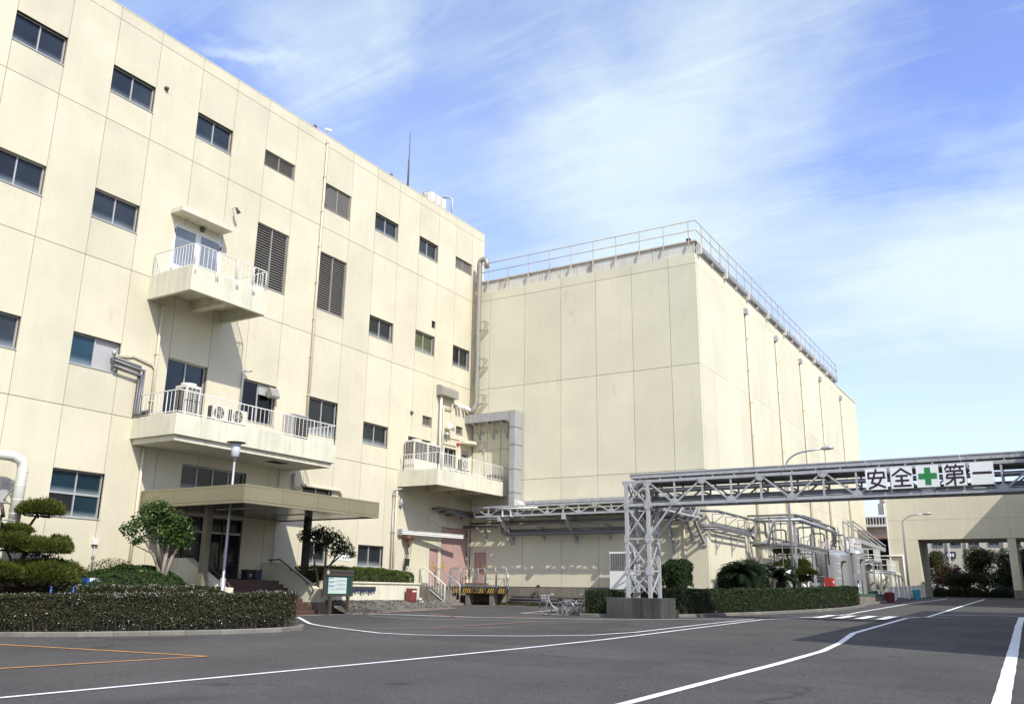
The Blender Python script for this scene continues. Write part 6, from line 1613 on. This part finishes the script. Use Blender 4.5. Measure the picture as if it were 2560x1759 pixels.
for i in range(64):
    x = 13.7+(1.0 if i%2 else 1.9)*rnd.random(); y = 48.5+14*rnd.random(); z = 1.6+2.9*rnd.random(); k = rnd.random()
    c = MB()
    if k < .45: c.tube([(x,y,z),(x,y+1.2+1.6*rnd.random(),z),(x,y+2.9,z-.1),(x,y+2.95,z-.9*rnd.random()-.2)],.025+.03*rnd.random(),6)
    elif k < .8: c.tube([(x,y,1.1),(x,y,z+.4),(x+.15,y,z+.5),(x+.6*rnd.random()+.3,y,z+.5)],.022+.03*rnd.random(),6)
    else: c.box(x,x+.2+.25*rnd.random(),y,y+.3,z,z+.25+.3*rnd.random())
    part('pipe' if k<.8 else 'valve_box', c, M[rnd.choice(['pipe','galv','metalpanel','pipe','bronze','pvc'])], mp)
for i in range(14):
    x = 14.2+2.0*rnd.random(); y = 60+9*rnd.random(); z = 1.8+3.4*rnd.random()
    c = MB(); c.tube([(x,y,1.2),(x,y,z),(x+.5,y,z)],.03+.02*rnd.random(),6); part('pipe', c, M[rnd.choice(['white','galv','pipe'])], mp)
lad = thing('duct_ladder','inclined grey duct and rails rising above the platforms beside the gate building','duct',(14.6,70,4))
for k in range(3):
    c = MB(); c.bar((13.9+.35*k,70,6.9),(15.6+.3*k,73.5,5.2),.07,.09); part('rail', c, M['galv'], lad)
    c = MB(); c.box(13.86+.35*k,13.94+.35*k,69.9,70.1,1.2,6.9); part('post', c, M['galv'], lad)
c = MB(); c.bar((14.3,70,5.6),(15.9,73.5,4.9),.7,.3); part('duct', c, M['duct'], lad)
for k,(x,y) in enumerate(((14.75,66.4),(15.15,66.4),(15.5,64.5))):
    c = MB(); c.lathe([(.17,0),(.17,4.0),(.10,4.05),(.001,4.1)],(x,y,1.2),12); part('column_pipe', c, M['metalpanel'], lad)
c = MB(); c.lathe([(.24,0),(.24,2.2),(.15,2.35),(.001,2.4)],(16.4,64.4,1.2),14); c.lathe([(.26,.5),(.26,.55)],(16.4,64.4,1.2),14); single('small_vessel', c, M['metalpanel'], 'small upright grey vessel between the slim tank and the fence', 'vessel', (16.4,64.4,1.2))
c = MB(); c.tube([(17.3,55.1,.9),(17.3,55.1,2.35)],.05,8); c.box(17.1,17.5,54.95,55.25,2.36,2.75); single('gauge_post', c, M['galv'], 'grey post with a gauge box standing at the low wall', 'post', (17.3,55.1,.9))
c = MB(); c.tube([(15.6,63,3.0),(17.2,63,3.0),(17.4,66,3.0),(17.4,71,2.95),(17.5,71.2,2.6)],.05,6); c.tube([(17.2,63,3.0),(17.2,63,1.3)],.04,6); c.tube([(17.4,69,2.95),(17.4,69,1.3)],.04,6); single('pipe_rail', c, M['galv'], 'thin grey pipe run on posts above the white fence', 'pipe', (17,65,1.3))
mb = MB(); mb.box(13.4,17.44,52.3,76.9,.5,1.28); struct('plant_yard', mb, M['conc'])
c = MB(); c.box(15.4,16.1,51.2,52.0,.8,2.15); [c.box(15.41+.17*k,15.57+.17*k,51.18,51.199,.9,2.05) for k in range(4)]; single('metal_cabinet', c, M['metalpanel'], 'pale metal cabinet left of the big steel tank', 'cabinet', (15.8,51.5,.8))

# ------------------------------------------------------------------ planting beds
def hx(y):
    P_ = [(6,-4.0),(11.2,0.0),(12.5,1.5),(13.73,3.18),(14.84,4.85),(16.36,6.0),(17.97,7.24),(19.0,7.9),(20.6,7.6)]
    return float(np.interp(y,[p[0] for p in P_],[p[1] for p in P_]))
mb = MB(); ny_ = 24; nx_ = 10
for j in range(ny_+1):
    y = 11.6+(20.4-11.6)*j/ny_; X1_ = max(.5, hx(y)-.35)
    if y > 20.1: X1_ = min(X1_,7.0)
    for i in range(nx_+1):
        t = i/nx_; x = .04+(X1_-.04)*t
        mb.v.append((x,y, (1-t)**1.0*1.62+t*(Gz(x,y)+.14)))
for j in range(ny_):
    for i in range(nx_): a=j*(nx_+1)+i; mb.f.append((a,a+1,a+nx_+2,a+nx_+1)); mb.sm.append(True)
struct('planting_bed', mb, M['soil'])
mb = MB(); mb.prism([(12.3,34.2),(14.1,34.4),(16.1,39.3),(17.5,45.5),(17.6,48),(17.45,52.2),(13.45,52.2),(13.45,40.4),(12.3,40.4)],.3,.86,'z'); struct('planting_bed', mb, M['soil'])

# ------------------------------------------------------------------ hedges and kerbs
def offset_path(pts, d):
    out = []
    for i,p in enumerate(pts):
        a = Vector(pts[max(i-1,0)]); b = Vector(pts[min(i+1,len(pts)-1)]); t = (b-a).normalized()
        out.append((p[0]+t.y*d, p[1]-t.x*d))      # +d to the right of travel
    return out
def resample(pts, step):
    q = [Vector(pts[0])]
    for a,b in zip(pts,pts[1:]):
        a,b = Vector(a),Vector(b); k = max(1,int((b-a).length/step)); q += [a.lerp(b,i/k) for i in range(1,k+1)]
    return q
def hedge(name,label,front,width,h,zf,dens,ln,wd,mt,parent_cat='hedge',blossom=0,side=1,group=None,bare=None,lumpy=.05,seed=1):
    "front: path of the front foot; the body lies to the left of travel"
    q = resample(front,.12)
    root = thing(name,label,parent_cat,(q[len(q)//2].x,q[len(q)//2].y,zf(q[len(q)//2].x,q[len(q)//2].y)),group)
    T = [(q[min(i+1,len(q)-1)]-q[max(i-1,0)]).normalized() for i in range(len(q))]
    Lh = [Vector((-t.y,t.x)) for t in T]      # left of travel
    # core
    c = MB(); k = len(q)
    for i in range(k):
        p = q[i]; z = zf(p.x,p.y)
        for (o,zz) in ((.16,z),(width-.16,z),(width-.18,z+h-.14),(.18,z+h-.14)):
            v = p+Lh[i]*o; c.v.append((v.x,v.y,zz))
    for i in range(k-1):
        for j in range(4): a=i*4+j; b=i*4+(j+1)%4; c.f.append((a,b,b+4,a+4)); c.sm.append(True)
    c.f.append((0,1,2,3)); c.sm.append(False); c.f.append(tuple((k-1)*4+j for j in (3,2,1,0))); c.sm.append(False)
    part('twigs', c, M['twig'], root)
    Ltot = sum((b-a).length for a,b in zip(q,q[1:])); 
    qa = np.array([(p.x,p.y) for p in q]); la = np.array([(l.x,l.y) for l in Lh]); ta = np.array([(t.x,t.y) for t in T])
    def surf(n, which):
        s = nrg.random(n)*(k-1); i = s.astype(int); f = (s-i)[:,None]; i2 = np.minimum(i+1,k-1)
        p = qa[i]*(1-f)+qa[i2]*f; l = la[i]; zg = np.array([zf(a,b) for a,b in p])
        if which == 'front': u = nrg.random(n)**.85; o = np.zeros(n)+.02; z = zg+h*u; N_ = np.c_[-l,np.full(n,.25)]
        elif which == 'back': u = nrg.random(n); o = np.full(n,width-.02); z = zg+h*u; N_ = np.c_[l,np.full(n,.25)]
        else: o = nrg.random(n)*width; z = zg+h; N_ = np.c_[np.zeros((n,2)),np.ones(n)]
        # round the top edges
        if which != 'top':
            e = np.clip((z-zg-h+.12)/.12,0,1); o = o + (e**2*.07 if which=='front' else -e**2*.07)
        else:
            e = np.minimum(o,width-o); z = z - np.clip(.1-e,0,.1)**2*6
        P = np.c_[p+l*o[:,None], z]
        bump = lump(P,lumpy,2.6,seed); P += N_*(bump + nrg.normal(0,.02,n) - .06*nrg.random(n))[:,None]
        return P,N_
    def endcap(n, at, sgn):
        o = nrg.random(n)*width; u = nrg.random(n); p = qa[at]+la[at]*o[:,None]; zg = zf(*qa[at]); bul = .16*(1-((o/width)*2-1)**2)
        P = np.c_[p+ta[at]*sgn*bul[:,None], zg+h*u]; N_ = np.tile(np.r_[ta[at]*sgn,.2],(n,1)); return P,N_
    A = [surf(int(dens*Ltot*h),'front'),surf(int(dens*.35*Ltot*h),'back'),surf(int(dens*1.1*Ltot*width),'top'),endcap(int(dens*width*h),-1,1),endcap(int(dens*width*h),0,-1)]
    P = np.vstack([a[0] for a in A]); N_ = np.vstack([a[1] for a in A])
    if bare is not None:
        g = lump(P,1,1.3,seed+5); zrel = P[:,2]-np.array([zf(a,b) for a,b in P[:,:2]])
        keep = ~((zrel < bare*(.55+.5*g)) & (nrg.random(len(P)) < .72)); P,N_ = P[keep],N_[keep]
    foliage('leaves',P,N_,mt,root,ln,wd,jitter=.7)
    # bare stems near the foot
    st_ = MB()
    for i in range(int(Ltot*9)):
        p = q[rnd.randrange(k)]; l = Lh[0]; o = .03+.12*rnd.random(); z = zf(p.x,p.y); v = p+Lh[min(k-1,rnd.randrange(k))]*o
        st_.bar((v.x,v.y,z),(v.x+.16*(rnd.random()-.5),v.y+.16*(rnd.random()-.5),z+.2+.2*rnd.random()),.007)
    part('stems', st_, M['bark'], root, kind='stuff')
    if blossom:
        A = [surf(int(blossom*Ltot*3.0),'top'),surf(int(blossom*.40*Ltot),'front')]
        P = np.vstack([a[0] for a in A]); N_ = np.vstack([a[1] for a in A]); g = lump(P,1,1.8,seed+9); keep = g+nrg.normal(0,.5,len(P)) > -.15; P,N_ = P[keep],N_[keep]
        P = P+N_*.03
        foliage('blossoms',P,N_,M['blossom'],root,.030,.024,jitter=.6)
    return root
def gz(x,y): return Gz(x,y)+.06
front = [(-1.5,10.2),(0,11.4),(1.5,12.5),(3.18,13.78),(4.85,14.9),(6.0,16.2),(7.1,17.6),(7.5,18.4),(7.72,19.1),(7.62,19.9),(7.1,20.5)]
hedge('abelia_hedge','long low clipped hedge with tiny white flowers along the kerb in front of the porch',front,1.05,1.0,gz,1500,.055,.034,M['hedge_leaf'],blossom=95,bare=.45,seed=3)
back = offset_path(front[:9],-1.9)
back = [p for p in back if p[1] < 19.0]
hedge('abelia_hedge','second clipped flowering hedge behind the long one, below the mound',back,.9,1.0,lambda x,y: Gz(x,y)+.24,1100,.055,.034,M['hedge_leaf'],blossom=90,seed=8)
hR = [(14.35,34.5),(15.0,36.2),(16.35,39.3),(17.2,42.4),(17.85,45.5),(18.02,48.0),(17.95,51.6)]
hedge('clipped_hedge','long clipped hedge along the right kerb from the plinth towards the tanks',hR,1.0,.98,gz,900,.06,.04,M['hedge_leaf2'],blossom=14,bare=.25,seed=21)
hedge('clipped_hedge','short clipped hedge left of the concrete plinth next to the bicycles',[(10.75,33.0),(11.85,33.0)],1.3,.96,gz,900,.06,.04,M['hedge_leaf2'],seed=31)
hedge('clipped_hedge','low hedge behind the lattice tower under the chiller',[(11.9,35.6),(14.3,35.6)],.8,1.0,gz,600,.06,.04,M['hedge_leaf2'],seed=35)
hedge('planter_hedge','bright green clipped hedge on top of the white planter wall',[(2.72,26.2),(2.78,28),(2.78,31),(2.7,32.0),(2.4,32.5)],1.5,.62,lambda x,y: 1.72-.08*max(0,y-30.5),900,.06,.04,M['hedge_leaf3'],seed=41,lumpy=.08)
def kerb(path, n_side, label_n, w=.16, h=.12, L_=.62):
    q = resample(path,L_); root = bpy.data.objects.new('kerb',None); COL.objects.link(root); root.location=(q[0].x,q[0].y,Gz(q[0].x,q[0].y)); root['kind']='structure'
    for a,b in zip(q,q[1:]):
        d = (b-a); l = d.length; d.normalize(); n_ = Vector((-d.y,d.x)); a2 = a+d*.005; b2 = b-d*.005
        za,zb_ = Gz(a.x,a.y),Gz(b.x,b.y); c = MB()
        P = [(a2,za),(b2,zb_)]
        vs_ = []
        for o,zz in ((0,-.15),(w,-.15),(w,h),(.025,h),(0,h-.03)):
            for p,z in P: v = p+n_*o; vs_.append((v.x,v.y,z+zz+(0 if zz<0 else .004*rnd.random())))
        c._add(vs_,[(0,1,3,2),(2,3,5,4),(4,5,7,6),(6,7,9,8),(8,9,1,0),(0,2,4,6,8),(9,7,5,3,1)]); part('kerb_stone', c, M['kerb'], root)
kf = offset_path(front,.28); kf[-1] = (7.15,20.85)
kerb(kf,1,'')
kerb([(14.25,34.2)]+offset_path(hR,.24)+[(17.9,54),(17.85,62)],1,'')
kerb([(10.6,32.75),(11.85,32.7)],1,'')

# ------------------------------------------------------------------ clipped pines, trees, shrubs, cycads
def blade_pad(c, r, n, ln, wd):
    "upward radiating needles on a flattened dome"
    P,d = sphere_pts(n, c, (r[0]-.07,r[1]-.07,r[2]-.09), zmin=-.12, shell=.55)
    N_ = d*np.array([1,1,1.2])+np.array([0,0,.45]); N_ += nrg.normal(0,.45,N_.shape); N_ /= np.linalg.norm(N_,axis=1)[:,None]
    P = P + d*lump(P,.16,4.5,int(c[2]*100)%97)[:,None]
    s = np.cross(N_, nrg.normal(0,1,N_.shape)); s /= np.linalg.norm(s,axis=1)[:,None]
    L_ = (ln*(.6+.8*nrg.random(len(P))))[:,None]
    v = np.empty((len(P),4,3)); v[:,0]=P-s*wd*.3; v[:,1]=P+s*wd*.3; v[:,2]=P+N_*L_+s*wd*.6; v[:,3]=P+N_*L_-s*wd*.6
    return v
def niwaki(label, base, trunk, pads, n=5200, ln=.12, wd=.016, group=None):
    root = thing('clipped_pine', label, 'pine tree', base, group)
    c = MB(); c.tube(trunk,[.13-.10*i/(len(trunk)-1) for i in range(len(trunk))],8); part('trunk', c, M['pinebark'], root)
    for k,(cx,cy,cz,rx,ry,rz) in enumerate(pads):
        # limbs
        t_ = min(trunk,key=lambda p:(p[0]-cx)**2+(p[1]-cy)**2+2*(p[2]-(cz-rz*.6))**2)
        l = MB(); zb_ = cz-rz*.25
        mid = ((t_[0]+cx)/2,(t_[1]+cy)/2,(t_[2]+zb_)/2-.05)
        l.tube([t_,mid,(cx,cy,zb_)],[.05,.04,.03],6)
        for j in range(11):
            a = 2*math.pi*j/11+rnd.random(); e = .45+.45*rnd.random()
            l.tube([(cx+.1*rx*math.cos(a),cy+.1*ry*math.sin(a),zb_-.02),(cx+e*.6*rx*math.cos(a),cy+e*.6*ry*math.sin(a),zb_-.06+.06*rnd.random()),(cx+e*rx*math.cos(a+.2),cy+e*ry*math.sin(a+.2),cz+.05*rz)],[.02,.014,.008],5)
        part('limb', l, M['pinebark'], root)
        m_ = 'pine'
        v = blade_pad((cx,cy,cz),(rx,ry,rz),int(n*rx*ry*2.6),ln,wd); rl = np.array(root_loc(root))
        me = quads_mesh('needle_pad', v-rl); put('needle_pad', me, M[m_], root, kind='stuff')
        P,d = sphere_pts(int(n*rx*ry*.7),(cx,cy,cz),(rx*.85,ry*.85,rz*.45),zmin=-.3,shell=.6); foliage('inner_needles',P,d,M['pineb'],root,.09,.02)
niwaki('clipped cloud pine with flat needle pads at the left behind the flowering hedge',(1.43,15.03,.6),
 [(1.43,15.03,.42),(1.48,15.08,1.28),(1.4,14.92,1.93),(1.48,15.14,2.58),(1.43,15.03,3.07),(1.48,15.24,3.51)],
 [(1.48,15.3,3.58,.72,.72,.39),(1.32,14.59,2.98,.67,.67,.28),(1.59,14.43,2.56,.72,.70,.42),(1.92,15.24,2.45,.86,.80,.42),(1.27,16.0,2.56,.54,.54,.33),(1.95,15.3,1.62,1.02,1.0,.62),(1.27,16.4,1.80,.60,.66,.45),(2.02,14.1,1.72,.62,.66,.45)])
niwaki('clipped cloud pine behind the right hedge with a pad beside the street lamp',(15.9,47.2,.9),
 [(15.9,47.2,.8),(15.8,47.25,1.7),(15.95,47.2,2.4),(15.5,47.2,3.0),(15.35,47.2,3.5)],
 [(15.30,47.2,3.62,.70,.62,.42),(15.75,47.1,2.95,.70,.6,.36),(15.2,47.2,2.95,.62,.5,.34),(16.25,46.9,2.55,.74,.6,.34),(16.0,47.0,2.2,.6,.5,.3)],n=3200,ln=.11,wd=.02)

def broad_tree(label, base, stems, blobs, mt, bark, leaf=(.11,.055), dens=520, group=None, name='broadleaf_tree', gaps=True, seed=0):
    root = thing(name, label, 'tree', base, group)
    for i,s_ in enumerate(stems):
        r0 = s_[1]; pts = s_[0]; c = MB(); c.tube(pts,[r0*(1-.78*k/(len(pts)-1)) for k in range(len(pts))],8); part('trunk' if i==0 else 'limb', c, M[bark], root)
    Ps,Ns = [],[]
    for (cx,cy,cz,rx,ry,rz) in blobs:
        n_ = int(dens*(rx*ry+ry*rz+rx*rz)*1.35); P,d = sphere_pts(n_,(cx,cy,cz),(rx,ry,rz),shell=.75)
        P = P+d*lump(P,.10,3.2,seed+int(cx*10)%50)[:,None]; Ps.append(P); Ns.append(d*.7+np.array([0,0,.55]))
    P = np.vstack(Ps); N_ = np.vstack(Ns)
    if gaps: g = lump(P,1,2.3,seed+77); keep = (g > -.42)|(nrg.random(len(P))<.35); P,N_ = P[keep],N_[keep]
    foliage('crown',P,N_,mt,root,leaf[0],leaf[1],jitter=.55)
    return root
b = (2.8,18.85,1.72)
stems = [([(2.8,18.82,1.7),(2.82,18.85,2.3),(2.85,18.95,2.9),(2.9,19.1,3.6)],.085),([(2.78,18.76,1.7),(2.75,18.62,2.25),(2.7,18.25,2.75),(2.7,17.8,3.2)],.075),([(2.85,18.88,1.7),(2.9,19.05,2.4),(3.0,19.35,3.0),(3.0,19.55,3.5)],.065),([(2.8,18.7,2.1),(3.0,18.4,2.7),(3.0,18.3,3.5)],.05),([(2.82,18.85,2.3),(2.6,18.7,3.0),(2.6,18.6,3.9)],.05),([(2.72,18.45,2.5),(2.7,18.0,2.65),(2.7,17.7,2.75)],.03)]
blobs = [(2.8,18.35,3.85,.55,.55,.42),(2.8,18.85,3.55,.65,.6,.5),(2.8,19.30,3.30,.55,.55,.45),(2.9,18.55,3.15,.55,.5,.42),(2.75,17.95,3.45,.4,.42,.35),(2.75,17.45,3.18,.25,.26,.22),(2.8,17.82,2.88,.3,.25,.18),(3.0,19.2,2.92,.4,.45,.3),(2.5,18.7,3.9,.4,.4,.3)]
broad_tree('round glossy leaved tree with several pale stems on the mound in front of the porch',b,stems,blobs,M['camellia'],'barkpale',(.125,.062),620,seed=5)
b = (2.75,25.95,1.5)
stems = [([(2.75,26.0,1.45),(2.75,25.95,1.9),(2.75,25.75,2.4),(2.7,25.6,3.0)],.07),([(2.75,26.05,1.45),(2.8,26.25,2.0),(2.8,26.55,2.4),(2.8,27.1,2.75),(2.8,27.6,3.0)],.065),([(2.78,26.3,2.1),(2.7,26.4,2.6),(2.7,26.3,3.3)],.045),([(2.8,26.6,2.45),(2.9,26.9,2.9),(2.8,27.0,3.4)],.035)]
blobs = [(2.7,25.75,3.55,.5,.5,.35),(2.7,26.3,3.5,.6,.55,.40),(2.7,26.9,3.35,.5,.5,.35),(2.75,27.45,3.1,.42,.42,.33),(2.7,25.15,3.4,.3,.32,.18),(2.75,26.9,2.95,.4,.4,.25),(2.8,27.75,2.85,.25,.25,.2),(2.6,26.1,3.0,.35,.35,.25)]
broad_tree('dark leaved small tree right of the porch column behind the information board',b,stems,blobs,M['darkleaf'],'bark',(.12,.055),560,seed=15)
# ground-cover mound
md = thing('ground_cover_mound','rounded bright green ground cover mound under the glossy leaved tree','shrub',(2.8,18.4,1.2))
def mound_z(u): return 0.98+1.10*(1-u)
n_ = 19000; rr = np.sqrt(nrg.random(n_)); th = 2*np.pi*nrg.random(n_)
mx,my = 1.75,18.45
P = np.c_[mx+2.35*rr*np.cos(th), my+2.45*rr*np.sin(th), np.zeros(n_)]; P[:,2] = mound_z(rr**2.2)
P[:,2] += lump(P,.13,3.0,3); P = P[P[:,0] > .1]; d = np.c_[(P[:,0]-mx)*.45,(P[:,1]-my)*.45,np.full(len(P),1.0)]
foliage('leaves',P,d,M['grass'],md,.075,.04)
P,d = sphere_pts(3600,(4.25,19.75,.80),(.7,.8,.62),zmin=.02,shell=.05); foliage('leaves',P,d+np.array([0,0,.4]),M['grass'],md,.07,.035)
c = MB(); c.lathe([(1.0-k/8,0.98+1.06*(1-(1.0-k/8)**2.2)-.07) for k in range(8)]+[(.001,1.97)],(0,0,0),24,cap=False); c.v=[(mx+x*2.3,my+y*2.4,z) for x,y,z in c.v]; part('soil_core', c, M['twig'], md)
P,d = sphere_pts(1500,(.55,18.6,1.85),(.35,1.0,.55),zmin=-.1,shell=.6); sh_ = thing('dry_shrub','thin dry shrub at the foot of the wall behind the mound','shrub',(.5,18.6,1.5)); foliage('leaves',P,d,M['autumn'],sh_,.06,.03)

def shrub(label,c,r,mt,dens=700,leaf=(.07,.04),zmin=-.6,blocky=1.0,seed=1,group=None):
    root = thing('clipped_shrub',label,'shrub',(c[0],c[1],c[2]-r[2]),group)
    n_ = int(dens*(r[0]*r[1]+r[1]*r[2]+r[0]*r[2])*4); P,d = sphere_pts(n_,(0,0,0),(1,1,1),zmin=zmin,shell=.22)
    if blocky < 1: P = np.sign(P)*np.abs(P)**blocky
    P = P*np.array(r)+np.array(c); P += d*lump(P,.15,3.4,seed)[:,None]+nrg.normal(0,.025,P.shape); foliage('leaves',P,d+np.array([0,0,.35]),mt,root,leaf[0],leaf[1],jitter=.7)
    k = MB(); k.lathe([(.76*math.cos(a),.76*math.sin(a)) for a in np.linspace(-1.0,1.5,9)],(0,0,0),16,cap=False); k.v=[(c[0]+x*r[0]*.95,c[1]+y*r[1]*.95,c[2]+z*r[2]*.95) for x,y,z in k.v]; part('twigs', k, M['twig'], root)
    return root
shrub('tall boxy clipped green shrub beside the lattice tower',(12.95,37.5,1.75),(.66,.66,1.22),M['shrub'],blocky=.6,seed=4,dens=1500,leaf=(.085,.05))
shrub('big domed dark shrub behind the cycad fronds',(14.5,42.2,1.7),(1.18,1.1,1.32),M['darkleaf'],blocky=.8,seed=9,dens=1000,leaf=(.085,.05))
shrub('low rounded shrub at the far end of the right hedge',(16.6,49.6,1.5),(1.0,.6,.45),M['hedge_leaf2'],seed=12,dens=420)
def cycad(label,base,h,n=34,L_=1.35,seed=0):
    g = random.Random(seed); root = thing('cycad',label,'cycad palm',base,'cycads behind the right hedge')
    c = MB(); c.tube([(base[0],base[1],base[2]),(base[0],base[1],base[2]+h)],[.24,.20],10); part('trunk', c, M['pinebark'], root)
    for i in range(n):
        a = 2*math.pi*i/n+g.random()*.3; el = .15+1.1*g.random(); l = L_*(.8+.4*g.random()); pts=[]; x=0;z=0; e=el+.5
        for k in range(9):
            pts.append(Vector((base[0]+x*math.cos(a),base[1]+x*math.sin(a),base[2]+h+z))); e -= .26; x += l/8*math.cos(e); z += l/8*math.sin(e)
        c = MB(); c.tube(pts,[.014-.0012*k for k in range(9)],4)
        side = Vector((-math.sin(a),math.cos(a),0))
        for k in range(8):
            for t in (.0,.33,.66):
                p = pts[k].lerp(pts[k+1],t); d = (pts[k+1]-pts[k]).normalized(); w = .26*math.sin(math.pi*min(1,(k+t+.9)/9.2))**.7
                for s in (-1,1):
                    q = p+side*s*w+d*w*.5-Vector((0,0,w*.25)); c._add([p-d*.03,p+d*.03,q],[(0,1,2)])
        part('frond', c, M['cycad'], root)
cycad('wide dark cycad in front of the domed shrub',(14.75,41.3,.86),1.35,n=38,L_=1.35,seed=1)
cycad('dark cycad with a thick trunk left of the street lamp',(15.75,43.9,.86),1.25,n=40,L_=1.55,seed=2)

# trees beyond the passage
def far_tree(label,x,y,h,r,mt,seed,trunk_h=1.2,group='trees beyond the passage'):
    g = random.Random(seed); b = (x,y,1.45); stems = [([(x,y,1.4),(x+.1,y,1.5+trunk_h*.6),(x,y,1.5+trunk_h*1.4)],.14)]; blobs=[]
    for i in range(4): a=g.random()*6.28; stems.append(([(x,y,1.5+trunk_h*.7),(x+r*.3*math.cos(a),y+r*.3*math.sin(a),1.5+trunk_h*1.2),(x+r*.6*math.cos(a),y+r*.6*math.sin(a),1.5+h*.65)],.06))
    for i in range(9): a=g.random()*6.28; e=g.random(); blobs.append((x+r*.6*math.cos(a)*e,y+r*.5*math.sin(a)*e,1.5+h*(.32+.55*g.random()),r*(.4+.25*g.random()),r*(.4+.2*g.random()),h*(.14+.10*g.random())))
    broad_tree(label,b,stems,blobs,M[mt],'bark',(.20,.12),190,group=group,name='far_tree',seed=seed,gaps=seed not in (5,6,8))
far_tree('loose yellowish tree at the left side of the passage',17.0,97,4.6,1.6,'autumn',1)
far_tree('low reddish leaved tree left of the middle in the passage',19.0,91,2.9,1.7,'redtree',2,.6)
far_tree('green low tree at the foot of the passage view',20.2,87,2.2,1.6,'tree',3,.4)
far_tree('taller autumn tinted tree in the middle of the passage view',21.3,94,4.4,2.2,'autumn',4)
far_tree('dark dense tree right of the middle in the passage',23.4,91,4.0,2.0,'tree',5,.6)
far_tree('dark tree just left of the passage column',24.6,89,3.6,1.6,'darkleaf',6,.5)
far_tree('tall green tree behind the passage column',26.2,92,5.2,2.2,'tree',7)
far_tree('dark tree right of the passage column',28.5,88,4.6,2.0,'darkleaf',8)
far_tree('big shady tree far right beyond the passage',30.5,94,5.5,2.6,'tree',9)
for k,(x,y,r) in enumerate(((18.3,86,.8),(19.6,85,.9),(21.2,85.2,1.0),(22.8,85.4,1.0),(24.2,85,.9),(25.8,85.5,1.0),(27.5,86,1.1))):
    shrub('round dark bush in the row at the end of the road, %s' % ['first from the left','second from the left','third from the left','in the middle','third from the right','second from the right','first from the right'][k],(x,y,1.7),(r,.7,.75),M['darkleaf' if k>2 else 'tree'],dens=110,leaf=(.16,.09),seed=50+k,group='bushes at the end of the road')
